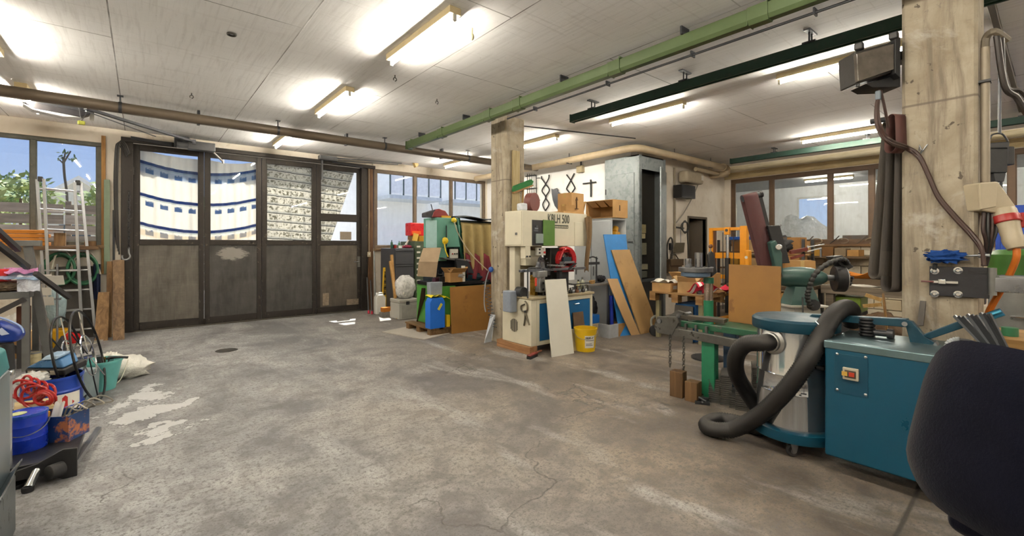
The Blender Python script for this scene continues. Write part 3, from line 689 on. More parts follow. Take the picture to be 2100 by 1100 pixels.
# grey channels on the ceiling right of the thick column
for k, (u0, v0, y) in enumerate(((2045, 98, -.08), (2045, 157, -.25))):
    pass
one('cable_channel', MB().box(4.5, -.52, 3.17, 9.1, -.45, CEIL), M('7b7468', .6, .2), 'grey-brown cable channel on the ceiling across the wing, behind the thick column', 'channel', bevel=.004)
one('cable_channel', MB().box(4.6, .30, 3.18, 9.1, .34, CEIL), M('6b655b', .6, .2), 'slim grey cable channel on the ceiling leaving the thick column', 'channel', bevel=.003)
# small ceiling hooks
HK = M('3a3834', .5, .6)
def hook(u, v, label):
    p = PZ(u, v, CEIL-.03); m = MB()
    m.cyl((p.x, p.y, CEIL), (p.x, p.y, CEIL-.03), .006, n=6).tube([(p.x+.018*math.sin(a), p.y, CEIL-.045-.018*math.cos(a)+.0) for a in [k*.5 for k in range(12)]], .005, 6)
    return one('ceiling_hook', m, HK, label, 'hook', 'small hooks in the ceiling')
for u, v in ((393, 196), (810, 160), (896, 208)): hook(u, v, 'small steel hook screwed into the bare ceiling between the lamps')
p = PZ(475, 68, CEIL); one('ceiling_hook', MB().tube([(p.x+.03*math.cos(a), p.y+.03*math.sin(a), CEIL-.012) for a in [k*2*math.pi/16 for k in range(16)]], .009, 8, True), HK, 'dark round eye bolt set into the pale ceiling near its joint', 'hook')
p = PZ(968, 72, CEIL-.06); one('ceiling_hook', MB().cyl((p.x, p.y, CEIL), (p.x, p.y, CEIL-.05), .007, n=8).ball((p.x, p.y, CEIL-.075), (.018, .018, .03)), M('8c8264', .5), 'brass-coloured pendant end hanging beside the lamp near the trunking', 'hook')
# door operators
def operator(p0, p1, label):
    t = thing('door_operator', label, 'door operator', p0)
    return t
GREYM = metal('77787a', .45, .15, wear='55524e', wamt=.35)
yd = YD-.16
m0 = PY(262, 290, yd-.02); m1 = PY(420, 325, yd)
t = thing('door_operator', 'grey door operator with folding arm above the leaf nearest the left window', 'door operator', (1.0, yd, 3.0))
a = PY(268, 283, YD-.07); b = PY(352, 297, YD-.07); MB().bar(a, b, .05, .05).build('bracket', DKSTEEL, t)
MB().box(.42, YD-.24, 3.04, .62, YD-.06, 3.20).build('bracket', DKSTEEL, t, bevel=.004)
MB().box(.60, YD-.28, 3.0, .98, YD-.12, 3.14).build('gearbox', GREYM, t, bevel=.01)
MB().cyl((.60, YD-.2, 3.07), (.45, YD-.2, 3.07), .06, n=16).build('motor', GREYM, t)
MB().bar((.92, YD-.18, 3.04), (1.12, YD-.03, 2.88), .03, .02).cyl((1.12, YD-.03, 2.85), (1.12, YD-.03, 2.91), .02, n=10).build('arm', metal('a5a39c', .35), t)
r0 = PZ(175, 222, 3.15); r1 = PZ(398, 291, 3.12)
t2 = thing('operator_track', 'dark steel operator track running from the motor unit down to the folding door', 'track', r0)
MB().bar(r0, r1, .05, .035).build('track', DKSTEEL, t2, bevel=.003)
MB().cbox(r1, (.05, .05, .07)).build('end_bracket', STEEL, t2)
MB().cyl(r0 + V((.0, .08, -.02)), r1 + V((-.5, .1, .03)), .008, n=6).build('rod', STEEL, t2)
t = thing('opener_motor', 'black and white opener motor unit under the ceiling above the left window', 'motor', PZ(115, 222, 3.18))
c = PZ(118, 222, 3.14); R = TR(c, 0.15)
MB(R).prism([(-.28, -.09, 0), (.30, -.09, 0), (.30, -.09, -.03), (.20, -.09, -.085), (-.20, -.09, -.07), (-.28, -.09, -.02)], (0, .18, 0)).build('cover', M('2e2c30', .4), t, bevel=.01)
MB(R).prism([(-.30, -.085, -.03), (.22, -.085, -.09), (.05, -.085, -.115), (-.22, -.085, -.085)], (0, .17, 0)).build('lens', M('d9d9d6', .3, var=.03), t, bevel=.008)
MB(R).box(-.3, -.03, 0, .34, .03, CEIL-c.z).build('mount', DKSTEEL, t)
MB(R).box(.30, -.02, -.09, .34, .02, .02).build('bracket', OFFW, t)
p = PZ(174, 226, 3.145); q = PY(167, 252, p.y)
t = thing('release_handle', 'small yellow release handle dangling from the operator track', 'handle', q)
MB().tube([r0, p + V((0, 0, .03)), p + V((.02, 0, -.02)), q + V((0, 0, .02))], .004, 6).tube([p + V((-.06, 0, .03)), p + V((-.05, 0, -.03)), q + V((0, 0, .02))], .003, 6).build('cord', BLACK, t)
MB().cbox(q, (.075, .03, .055)).build('grip', M('8a8a2a', .5), t, bevel=.014)
# second operator near the wicket leaf
c = PY(672, 325, YD-.13)
t = thing('door_operator', 'grey door operator with a long rod above the wicket leaf', 'door operator', c)
MB().cbox(c, (.34, .14, .09)).build('gearbox', GREYM, t, bevel=.01)
MB().cbox(c + V((-.1, .03, -.22)), (.03, .04, .42)).build('bracket', GREYM, t)
MB().cyl(c + V((.1, -.02, .02)), c + V((1.55, -.1, .06)), .016, n=8).cyl(c + V((.1, .03, -.02)), c + V((1.5, -.03, .04)), .010, n=8).build('rod', STEEL, t)
MB().bar(c + V((.1, .06, -.05)), c + V((.75, .08, -.09)), .04, .03).build('arm', DKSTEEL, t)
# corner lamp holder above the right window
c = PY(851, 333, YD-.35)
t = thing('floodlight', 'small pale angled lamp fixed to the ceiling above the middle of the right window', 'lamp', c)
MB().prism([c + V((-.08, 0, .12)), c + V((.09, 0, .12)), c + V((.09, 0, -.06)), c + V((.03, 0, -.11))], (0, .10, 0)).build('housing', M('b79a5f', .5), t, bevel=.006)
MB().box(c.x-.05, c.y+.02, c.z+.12, c.x+.05, c.y+.08, CEIL).build('mount', DKSTEEL, t)
# sun gap: plaster lump etc. are left to the wall material
# hanging chain and hoses by the door post
t = thing('cable_loop', 'bundle of dark cables hung in a long loop beside the door post', 'cable', (-.32, YD-.05, 1.2))
for k in range(4):
    o = k*.022; m = MB()
    m.tube(spline([(-.15-.01*k, YD-.03-.01*k, 2.86-.02*k), (-.20-o, YD-.04, 3.02-.015*k), (-.27-o*.6, YD-.045-.01*k, 2.98-.02*k), (-.29-o*.6, YD-.05, 2.3), (-.28-o*.5, YD-.045, 1.6), (-.27-o*.4, YD-.05, 1.25+.05*k)], 6), .011, 6)
    m.build('cable', M('24211f', .6), t)
t = thing('chain', 'hanging hoist chain with a steel hook beside the door post', 'chain', (-.16, YD-.08, 1.2))
cx, cy = -.155, YD-.07
lk = MB(); n = 0; z = 2.25
pro = []
for ax in (0, 1):
    pts = [(math.cos(a)*.014 if ax == 0 else 0, math.cos(a)*.014 if ax else 0, math.sin(a)*.024) for a in [k*2*math.pi/8 for k in range(8)]]
    pro.append(MB(Matrix.Translation((cx, cy, z))).tube(pts, .005, 5, True).build('link', DKSTEEL, t)); z -= .036
while z > 1.34:
    o = pro[n % 2].copy(); COL.objects.link(o); o.location = (cx, cy, z-.029); n += 1; z -= .036
hx = cx-.03
MB().tube(spline([(hx+.03, cy, 1.36), (hx+.03, cy, 1.28), (hx+.045, cy, 1.22), (hx+.02, cy, 1.175), (hx-.03, cy, 1.17), (hx-.05, cy, 1.21), (hx-.045, cy, 1.24)], 6), .014, 8).build('hook', metal('9a9c9e', .35), t)
# light switch and cable on the wood post
t = thing('wall_switch', 'small beige switch box on the brown wooden post beside the door', 'switch', (3.78, YD-.04, 1.3))
q = PY(757, 522, YD-.04)
MB().cbox(q, (.07, .03, .11)).build('box', M('b3a78c', .5), t, bevel=.006); MB().cbox(q + V((0, -.018, .01)), (.03, .008, .04)).build('rocker', OFFW, t, bevel=.002)
MB().cyl(q + V((0, .0, .05)), V((q.x, q.y, 3.04)), .007, n=6).build('cable', M('9a8f78', .6), t)
# ---------------------------------------------------------------- builders for loose things
def slab(pts, t, toward=None):
    """flat board through four corner points, thickness t (away from `toward`)"""
    pts = [V(p) for p in pts]; n = (pts[1]-pts[0]).cross(pts[3]-pts[0]).normalized()
    if toward is not None and n.dot(V(toward)-pts[0]) > 0: n = -n
    return MB().prism(pts, n*t)
def lumpm(c, r, amp=.25, freq=3.0, seed=0, n=26, m=16, flat=None):
    c = V(c); r = V(r) if hasattr(r, '__len__') else V((r, r, r)); mb = MB(); vs = []
    for j in range(m+1):
        th = math.pi*j/m
        for i in range(n):
            a = 2*math.pi*i/n; d = V((math.sin(th)*math.cos(a), math.sin(th)*math.sin(a), -math.cos(th)))
            k = 1 + amp*(mnoise.noise(d*freq + V((seed*7.3, seed*1.7, 0))) + .5*mnoise.noise(d*freq*2.3 + V((0, seed*3.1, 5))))
            p = c + V((d.x*r.x*k, d.y*r.y*k, d.z*r.z*k))
            if flat is not None and p.z < flat: p.z = flat
            vs.append(p)
    return mb._a(vs, [(j*n+i, j*n+(i+1) % n, (j+1)*n+(i+1) % n, (j+1)*n+i) for j in range(m) for i in range(n)])
def lump(name, c, r, mat, label, cat, amp=.25, freq=3.0, seed=0, flat=None, group=None):
    return one(name, lumpm(c, r, amp, freq, seed, flat=flat), mat, label, cat, group, ang=80)
def can(name, x, y, z, r, h, mat, label, cat='can', lidmat=None, group=None, rim=True, lidlabel=None):
    t = thing(name, label, cat, (x, y, z), group)
    MB().lathe([(r*.97, 0), (r, .006), (r, h*.33), (r*1.015, h*.35), (r, h*.37), (r, h*.68), (r*1.015, h*.7), (r, h*.72), (r, h)], (x, y, z), n=28).build('body', mat, t)
    MB().lathe([(r*1.03, h-.012), (r*1.04, h-.004), (r*1.03, h+.004), (r*.9, h+.004), (r*.88, h-.004), (0.001, h-.004)], (x, y, z), n=28, cap=False).build('lid', lidmat or mat, t)
    return t
def bottle(name, x, y, z, r, h, mat, capm, label, group=None):
    t = thing(name, label, 'bottle', (x, y, z), group)
    MB().lathe([(r*.9, 0), (r, .01), (r, h*.62), (r*.8, h*.74), (r*.36, h*.82), (r*.36, h*.9)], (x, y, z), n=16).build('body', mat, t)
    MB().lathe([(r*.42, h*.88), (r*.42, h)], (x, y, z), n=14).build('cap', capm, t)
    return t
def shell(x, y, z, r0, r1, h, n=32, wall=.004):
    return MB().lathe([(0.001, .006), (r0-wall, .006), (r1-wall, h), (r1+.008, h), (r1+.008, h-.018), (r1, h-.02), (r0, 0), (.001, 0)], (x, y, z), n=n, cap=False)
def bucket(name, x, y, r0, r1, h, mat, label, z=0, handle=None, cat='bucket', bail=True, fill=None):
    t = thing(name, label, cat, (x, y, z))
    shell(x, y, z, r0, r1, h).build('shell', mat, t)
    if bail:
        pts = [(x + (r1+.012)*math.cos(a)*.86 - (r1)*math.sin(a)*.45, y - (r1+.012)*math.cos(a)*.5 - r1*math.sin(a)*.78, z + h*.9 - h*.55*math.sin(a)) for a in [k*math.pi/14 for k in range(15)]]
        MB().tube(pts, .004, 6).build('handle', handle or STEEL, t)
    if fill:
        MB().lathe([(r1-.012, h*.8), (.6*r1, h*.86), (.001, h*.84)], (x, y, z), n=24, cap=False).build('contents', fill, t)
    return t
def carton(Mx, sx, sy, sz, label, mat=CARD, flaps=False, tape=True, group=None, name='cardboard_box', mark=None):
    t = thing(name, label, 'box', Mx.translation, group)
    if not flaps:
        MB(Mx).box(-sx/2, -sy/2, 0, sx/2, sy/2, sz).build('carton', mat, t, bevel=.004)
        if tape: MB(Mx).box(-sx/2-.001, -.022, sz*.75, sx/2+.001, .022, sz+.0015).build('tape', M('b79a63', .25, var=.05, bump=0), t)
    else:
        w = .005; m = MB(Mx)
        m.box(-sx/2, -sy/2, 0, sx/2, sy/2, w).box(-sx/2, -sy/2, w, -sx/2+w, sy/2, sz).box(sx/2-w, -sy/2, w, sx/2, sy/2, sz).box(-sx/2+w, -sy/2, w, sx/2-w, -sy/2+w, sz).box(-sx/2+w, sy/2-w, w, sx/2-w, sy/2, sz)
        m.build('carton', mat, t)
        for s in (-1, 1):
            MB(Mx).prism([(s*sx/2, -sy/2, sz), (s*sx/2, sy/2, sz), (s*(sx/2+.07), sy/2-.01, sz+.08), (s*(sx/2+.07), -sy/2+.01, sz+.08)], (s*.004, 0, -.004)).build('flap', mat, t)
            MB(Mx).prism([(-sx/2, s*sy/2, sz), (sx/2, s*sy/2, sz), (sx/2-.01, s*(sy/2+.07), sz+.07), (-sx/2+.01, s*(sy/2+.07), sz+.07)], (0, s*.004, -.004)).build('flap', mat, t)
    if mark: MB(Mx).box(-sx*.2, -sy/2-.0015, sz*.3, sx*.2, -sy/2, sz*.7).build('sticker', PAPER, t)
    return t
def coil(c, R, r, turns, axis, mat, label, cat='hose', name='hose_coil', pitch=None, group=None, wob=.1, seed=1):
    rnd = random.Random(seed); x, y, z = frame(axis); c = V(c); pts = []
    n = int(turns*20)
    for k in range(n+1):
        a = 2*math.pi*k/20; rr = R*(1 + wob*math.sin(k*.37+seed)*.5 + wob*rnd.uniform(-.1, .1))
        pts.append(c + x*math.cos(a)*rr + y*math.sin(a)*rr + z*((pitch or r*1.9)*k/20))
    return one(name, MB().tube(pts, r, 7), mat, label, cat, group)
def spanner(p, q, mat, label, w=.014, group=None, name='spanner'):
    p, q = V(p), V(q); d = (q-p).normalized(); t = thing(name, label, 'tool', p, group)
    MB().bar(p, q, w, .006).build('shank', mat, t, bevel=.002)
    for e, s in ((p, -1), (q, 1)):
        x, y, z = frame(d*s); m = MB()
        m.prism([e + x*a*w + z*b*w for a, b in ((-.6, -.3), (-1.1, .6), (-.9, 1.6), (-.35, 1.7), (-.35, .8), (.35, .8), (.35, 1.7), (.9, 1.6), (1.1, .6), (.6, -.3))], y*.007).build('jaw', mat, t)
    return t
def caster(mb_parent, p, r=.035, axis=(1, 0, 0), fork=STEEL, tyre=RUBBER):
    p = V(p); a = V(axis).normalized()
    wq = MB().lathe([(r*.5, -.013), (r*.92, -.014), (r, -.008), (r, .008), (r*.92, .014), (r*.5, .013)], p + V((0, 0, r)), a, 20).build('wheel', tyre, mb_parent)
    MB().lathe([(r*.48, -.016), (r*.48, .016)], p + V((0, 0, r)), a, 14).build('hub', fork, wq)
    m = MB()
    for s in (-1, 1):
        o = p + a*s*.02; m.prism([o + V((0, 0, r)) + V((-a.y, a.x, 0))*k[0] + V((0, 0, k[1])) for k in ((-.012, -.01), (.012, -.01), (.03, r+.015), (-.03, r+.015))], a*s*.003)
    m.cbox(p + V((0, 0, 2*r+.012)), (.07, .07, .006)); m.build('fork', fork, mb_parent)
def rag(name, fn, nu, nv, mat, label, cat='cloth', t=.004, group=None):
    return one(name, MB().sheet(fn, nu, nv, t), mat, label, cat, group, ang=80)
def bench(x0, y0, x1, y1, z, label, top=None, leg=None, name='workbench', th=.05, lw=.06, shelf=None, cat='table'):
    t = thing(name, label, cat, ((x0+x1)/2, (y0+y1)/2, 0))
    MB().box(x0, y0, z-th, x1, y1, z).build('top', top or wood(), t, bevel=.004)
    for lx in (x0+.03, x1-.03-lw):
        for ly in (y0+.03, y1-.03-lw):
            MB().box(lx, ly, 0, lx+lw, ly+lw, z-th).build('leg', leg or DKSTEEL, t, bevel=.003)
    if shelf: MB().box(x0+.03, y0+.03, shelf, x1-.03, y1-.03, shelf+.025).build('shelf', top or wood(), t)
    return t
# ---------------------------------------------------------------- left side: machine corner, bench, ladder, clutter by the window
# near machine at the edge
TEAL0 = M('3f7d80', .4, .1, .15, 5, .05, wear='5f8a8a', wamt=.3)
t = thing('sheet_metal_machine', 'tall teal machine with bare steel side panel standing beside the blue pail', 'machine', (-.9, 2.6, 0))
MB().box(-1.35, 1.9, 0, -.475, 3.25, .28).build('plinth', metal('6f7476', .45, .25, 5, wear='3b3b3b', wamt=.4), t, bevel=.01)
MB().box(-1.32, 1.95, .28, -.49, 3.23, .80).build('side_panel', metal('a2adb2', .33, .22, 3, wear='6a7377', wamt=.35, st=(1, 1, .5)), t, bevel=.012)
MB().prism([(-1.32, 3.23, .80), (-.49, 3.23, .80), (-.505, 3.23, .90), (-.60, 3.23, .96), (-1.32, 3.23, .96)], (0, -1.2, 0)).build('hood', TEAL0, t, bevel=.01)
MB().prism([(-.49, 1.9, .30), (-.455, 1.9, .345), (-.455, 1.9, .335), (-.485, 1.9, .28)], (0, 1.36, 0)).build('bent_lip', metal('b9c0c2', .25), t)
# barrel pump with blue head
q = PD(30, 700, 2.62); x, y = q.x-.03, q.y
t = thing('barrel_pump', 'blue-headed barrel pump with black sleeve and steel tube standing behind the teal machine', 'pump', (x, y, 0))
MB().lathe([(.09, 0), (.09, .02), (.03, .035)], (x, y, 0), n=20).build('base', DKSTEEL, t)
MB().cyl((x, y, .03), (x, y, .66), .022, n=14).lathe([(.03, 0), (.033, .01), (.033, .05), (.028, .06)], (x, y, .62), n=16).build('tube', CHROME, t)
MB().cyl((x, y, .68), (x, y, .83), .034, .028, n=14).build('sleeve', BLACK, t)
BL = M('16307f', .3, 0, .1)
MB().prism([(x-.15, y, .94), (x-.05, y, .97), (x+.045, y, .905), (x+.055, y, .87), (x+.03, y, .83), (x-.05, y, .835), (x-.12, y, .86)], (.02, .07, 0)).build('head', BL, t, bevel=.02, seg=3)
MB().tube(spline([(x-.15, y+.03, .95), (x-.06, y+.03, .99), (x+.04, y+.03, .93), (x+.06, y+.03, .88)], 5), .006, 6).build('piping', M('8fa3c9', .4), t)
MB().prism([(x-.045, y-.001, .905), (x-.02, y-.001, .925), (x+.01, y-.001, .885), (x-.02, y-.001, .88)], (0, -.001, 0)).build('logo_print', M('c3cbe0', .5, bump=0), t)
# low black stand carrying the pail and the peeling tin
p0 = PD(42, 950, 2.72)
t = thing('lifting_stand', 'low black steel stand with tube feet carrying the blue pail and peeling tin', 'stand', (-.57, 3.95, 0))
MB().box(-.84, 3.80, .095, -.30, 4.33, .125).build('plate', M('26272b', .45, .3, wear='4a4a4c', wamt=.25), t, bevel=.005)
MB().prism([(-.30, 3.80, .0), (-.30, 3.80, .17), (-.36, 3.80, .18), (-.47, 3.80, .125), (-.70, 3.80, .08), (-.70, 3.80, .05), (-.44, 3.80, .05), (-.36, 3.80, .0)], (0, -.02, 0)).build('flange', BLACK, t, bevel=.004)
MB().cyl((-.47, 3.80, .09), (-.495, 3.72, .022), .022, n=14).build('foot', CHROME, t)
MB().lathe([(.024, 0), (.026, .01), (.026, .03)], (-.497, 3.715, 0), n=14).build('foot_cap', BLACK, t)
MB().cyl((-.42, 3.74, .07), (-.36, 3.78, .07), .042, n=18).build('roller', RUBBER, t, bevel=.008)
MB().tube([(-.62, 3.79, .09), (-.62, 3.79, .31), (-.62, 3.84, .32)], .008, 6).build('upright', BLACK, t)
MB().bar((-.32, 3.82, .06), (-.24, 4.45, .06), .03, .03).build('side_rail', STEEL, t)
for a, b in ((-.78, 4.25), (-.34, 4.25)): MB().box(a-.02, b-.02, 0, a+.02, b+.02, .1).build('foot', BLACK, t)
q = PD(52, 900, 2.82); bx_, by_ = q.x, q.y
t = can('paint_pail', bx_, by_, .125, .100, .225, M('1735b0', .25, var=.06, bump=.02), 'deep blue pail with a snap lid on the low black stand', 'pail', M('1b48a8', .25, var=.05, bump=0))
MB().tube([(bx_ + .108*math.cos(a), by_ - .108*abs(math.sin(a))*.9, .30 - .07*math.sin(a)) for a in [k*math.pi/12 for k in range(13)]], .004, 6).build('wire_handle', STEEL, t)
MB().lathe([(.04, .0), (.04, .002)], (bx_-.03, by_-.01, .352), n=16).build('lid_label', M('b9c08a', .6), t)
q = PD(119, 880, 2.98); x, y = q.x, q.y
t = thing('peeling_tin', 'dark blue tin with orange peeling paint, filled with cables', 'tin', (x, y, .125))
PEEL = M('213f70', .5, .2, .15, 6, .1, wear='b5714a', wamt=.44, wscale=9)
Rm = TR((x, y, .125), -.55)
MB(Rm).box(-.125, -.085, 0, .125, .085, .005).box(-.125, -.085, .005, -.121, .085, .165).box(.121, -.085, .005, .125, .085, .165).box(-.121, -.085, .005, .121, -.081, .165).box(-.121, .081, .005, .121, .085, .165).build('body', PEEL, t)
MB(Rm).box(-.12, -.08, .10, .12, .08, .12).build('contents', OILY, t)
one('tape_block', MB(Rm).box(-.11, -.07, .12, -.035, -.01, .185), M('b98518', .4), 'yellow block lying in the peeling tin', 'block', bevel=.006)
rag('crumpled_paper', lambda a, b: Rm @ V((-.01+.06*a, -.05+.04*b, .125+.11*b+.01*math.sin(a*9))), 8, 8, PAPER, 'crumpled white paper sheet sticking out of the peeling tin', 'paper', .002)
for k in range(5):
    pts = spline([Rm @ V((.02+.02*k, .02, .13)), Rm @ V((.06+.03*k, .0+.02*k, .20+.01*k)), Rm @ V((.13+.03*k, -.04+.04*k, .19)), Rm @ V((.10+.02*k, .06, .15+.01*k)), Rm @ V((.0+.01*k, .05, .125))], 6)
    one('cable', MB().tube(pts, .005, 6), M(['8e8a80', 'b7b2a6', '6a675f', 'a39d90', '7b776d'][k], .5), ['grey', 'pale', 'dark grey', 'beige', 'drab'][k] + ' loose cable looped over the peeling tin', 'cable')
# board with red coil hose, resting on the pail side
c = PD(70, 835, 3.05)
one('offcut_board', slab([PD(28, 852, 2.95), PD(112, 838, 3.05), PD(100, 822, 3.35), PD(30, 832, 3.25)], .02), wood('d3bf94', 'b39b6a', 1, 0), 'pale board laid across the pails under the red coiled hose', 'board')
one('support_crate', MB().box(c.x-.22, c.y+.0, 0, c.x+.05, c.y+.28, c.z-.06), wood('6b5336', '4b3822', 1, 2), 'dark wooden crate behind the blue pail', 'crate', bevel=.006)
HR = M('a31d1d', .3, 0, .15)
pts = []
for k in range(7*18+1):
    f = k/18; a = 2*math.pi*f
    cu, cv = 44 + 45*min(1, f/6.2), 790 + 24*min(1, f/6.2); R = .062 + .022*min(1, f/6)
    cc = PD(cu, cv, 3.12)
    e = V((CY, -SY, 0)); pts.append(cc + e*(R*math.cos(a)) + UZ*(R*.9*math.sin(a)) + V((SY, CY, 0))*(.05*math.sin(a*.5)))
for k in range(3*18):
    a = 2*math.pi*k/18; cc = PD(92, 817, 3.08); e = V((CY, -SY, 0)); R = .075 - .01*k/18
    pts.append(cc + e*(R*math.cos(a)) + UZ*(R*.72*math.sin(a)) - V((SY, CY, 0))*(.008*k/18))
one('coiled_hose', MB().tube(pts, .0085, 7), HR, 'red spiral air hose heaped on a pale board', 'hose')
# blue half drum with hazard label
q = PD(108, 800, 3.62); x, y = q.x, q.y; DB = M('143c9c', .35, .1, .1, wear='0f2a66', wamt=.25)
t = thing('steel_drum', 'cut-down blue steel drum with a red hazard diamond label, full of scrap', 'drum', (x, y, 0))
shell(x, y, 0, .178, .180, .355).build('shell', DB, t)
for z in (.12, .24): MB().lathe([(.180, -.012), (.188, 0), (.180, .012)], (x, y, z), n=36, cap=False).build('rib', DB, t)
MB().lathe([(.172, .285), (.1, .31), (.001, .30)], (x, y, 0), n=24, cap=False).build('contents', OILY, t)
nv = -ray(132, 820); nv.z = 0; nv.normalize(); tx = UZ.cross(nv)
def ondrum(da, z, r=.182): 
    a0 = math.atan2(nv.y, nv.x); a = a0 + da; return V((x + r*math.cos(a), y + r*math.sin(a), z))
def patch(a0, a1, z0, z1, r): return lambda s, w_: ondrum(a0+(a1-a0)*s, z0+(z1-z0)*w_, r)
MB().sheet(patch(-.1, 1.0, .07, .225, .1835), 10, 4, .001).build('label', PAPER, t)
MB().prism([ondrum(.40-.34, .148, .185), ondrum(.40, .215, .185), ondrum(.40+.34, .148, .185), ondrum(.40, .08, .185)], nv*.001).build('hazard_diamond', M('b2221f', .4, bump=0), t)
# scrap on the drum: crash helmet, dark case, bag
lump('crumpled_bag', (x-.10, y-.08, .36), (.09, .07, .05), plastic_film((.8, .79, .74), .8), 'crumpled grey foil lump on top of the blue drum', 'bag', .35, 4, 3)
hc = V((x+.02, y+.08, .37))
t = thing('power_tool_case', 'black moulded tool case with pale inlays on the blue drum', 'case', hc)
Rm = TR(hc, -.7, .2)
MB(Rm).box(-.16, -.10, 0, .16, .10, .06).build('shell', BLACK, t, bevel=.015)
for k in range(3): MB(Rm).box(-.13+.09*k, -.103, .015, -.07+.09*k, -.098, .048).build('inlay', M('b6ad98', .6), t)
lid = MB(Rm).prism([(-.17, -.09, .06), (.15, -.09, .06), (.10, -.06, .13), (-.05, -.06, .12)], (0, .14, 0)).build('lid', M('2f5f8c', .3, .2), t, bevel=.015)
MB(Rm).prism([(-.05, -.07, .12), (.09, -.07, .13), (.10, -.05, .155), (-.02, -.05, .15)], (0, .1, 0)).build('trim', M('9fb8cf', .25), lid, bevel=.008)
# grey box between drum and tub
q = G(160, 828)
one('grey_bin', MB(TR((q.x, q.y+.12, 0), -.6)).prism([(-.08, -.11, 0), (.08, -.11, 0), (.10, -.12, .27), (-.10, -.12, .27)], (0, .22, 0)), M('7d8b8e', .45), 'grey plastic bin between the blue drum and turquoise tub', 'bin', bevel=.01)
# turquoise tub with metal parts
q = G(203, 806); x, y = q.x, q.y+.13
t = bucket('turquoise_tub', x, y, .115, .165, .285, M('5fa8a4', .4, 0, .08), 'turquoise plastic tub full of metal offcuts', bail=False, cat='tub')
rnd = random.Random(4)
for k in range(7):
    a = rnd.uniform(0, 6.28); r = rnd.uniform(.02, .09); px, py = x+r*math.cos(a), y+r*math.sin(a)
    one('metal_offcut', MB().cyl((px, py, .05), (px+rnd.uniform(-.04, .04), py+rnd.uniform(-.04, .04), rnd.uniform(.28, .34)), rnd.uniform(.012, .03), n=12), [BRASS, CHROME, STEEL, DKSTEEL][k % 4], ['brass', 'chromed', 'grey steel', 'dark steel'][k % 4] + ' tube offcut standing in the turquoise tub', 'offcut', 'offcuts in the turquoise tub')
one('black_strap', MB().tube(spline([(x+.05, y-.05, .30), (x+.14, y-.10, .31), (x+.21, y-.12, .30)], 5), .012, 6), BLACK, 'short black bar across the rim of the turquoise tub', 'bar')
# wire hoop reel leaning in front
e = ray(165, 745); e.z = 0; e.normalize(); s = V((e.y, -e.x, 0))
A = (UZ*.975 - s*.20).normalized(); Bv = (e*.97 + s*.20).normalized(); Nn = A.cross(Bv).normalized()
cc = PD(163, 738, 3.92); cc.z = .42
t = thing('wire_reel', 'black wire reel with two large hoops, spokes and shiny hub beside the blue drum', 'reel', (cc.x, cc.y, 0))
BW = M('17181a', .35, .4)
for off, mt, R in ((-.06, BW, .405), (.06, BW, .385)):
    c2 = cc + Nn*off
    hp = MB().tube([c2 + A*R*math.cos(a) + Bv*R*math.sin(a) for a in [k*2*math.pi/40 for k in range(40)]], .0095, 7, True).build('hoop', mt, t)
    MB().tube([c2 + A*R*.45*math.cos(a) + Bv*R*.45*math.sin(a) for a in [k*2*math.pi/28 for k in range(28)]], .006, 6, True).build('inner_hoop', CHROME, t)
    for k in range(6):
        a = k*math.pi/3 + .2; d = A*math.cos(a) + Bv*math.sin(a)
        MB().cyl(c2 + d*.03, c2 + d*R, .0055, n=6).build('spoke', BW if k % 2 else CHROME, t)
MB().cyl(cc - Nn*.09, cc + Nn*.09, .03, n=14).build('hub', CHROME, t)
MB().tube([cc + Nn*.09, cc + Nn*.14, cc + Nn*.14 + A*.10], .01, 6).build('crank', CHROME, t)
# white sack by the tub
t = thing('plastic_sack', 'white plastic sack with faint print slumped beside the turquoise tub', 'sack', G(250, 780))
q = G(250, 778); SACK = M('d9d6cc', .35, 0, .06, 14, .5)
lumpm((q.x, q.y+.1, .09), (.24, .19, .13), .34, 2.6, 5, flat=0.0).build('sack', SACK, t, ang=80)
lumpm((q.x-.10, q.y+.12, .19), (.09, .07, .08), .4, 3, 8).build('knot', SACK, t, ang=80)
one('loose_cable', MB().tube(spline([V((q.x+.05, q.y-.02, .2)), V((q.x+.0, q.y-.17, .05)), V((q.x-.06, q.y-.22, .008)), V((q.x-.2, q.y-.24, .008)), V((q.x-.3, q.y-.2, .008))], 7), .005, 6), M('c9c2b2', .5), 'thin white cable trailing from the white sack onto the floor', 'cable')
# ---- steel bench with sheets, trestle leg and bars
STG = M('6d6e6c', .42, .5, .15, 8, .05, wear='8f8f8c', wamt=.3); STD = M('3f3d3e', .4, .5, .15)
b0 = PD(60, 600, 5.0)
t = thing('steel_bench', 'grey steel bench frame loaded with plastic sheets beside the left window', 'bench', (-1.6, 7.2, 0))
bx1, by0, bz = b0.x, b0.y, .885
MB().box(bx1-1.3, by0, bz-.075, bx1, by0+.05, bz).build('front_rail', STG, t, bevel=.004)
MB().box(bx1-.05, by0+.05, bz-.075, bx1, by0+.7, bz).build('side_rail', STG, t, bevel=.004)
MB().box(bx1-1.3, by0+.05, bz-.03, bx1-.05, by0+.7, bz-.01).build('top', STD, t)
for lx, ly in ((bx1-.06, by0), (bx1-1.28, by0), (bx1-.06, by0+.62), (bx1-1.28, by0+.62)): MB().box(lx, ly, 0, lx+.06, ly+.06, bz-.075).build('leg', STG, t, bevel=.003)
MB().bar((bx1-.03, by0+.0, bz-.08), (bx1-.55, by0+.02, bz-.42), .05, .05).build('brace', STD, t)
q = PD(49, 740, 5.15)
t = thing('steel_post', 'short heavy steel post with a rusty top beside the bench', 'post', (q.x, q.y, 0))
MB().box(q.x-.05, q.y-.05, 0, q.x+.05, q.y+.05, .60).build('post', STD, t, bevel=.004)
MB().box(q.x-.052, q.y-.052, .50, q.x+.052, q.y+.052, .70).build('top', M('5b3322', .7, .3), t, bevel=.004)
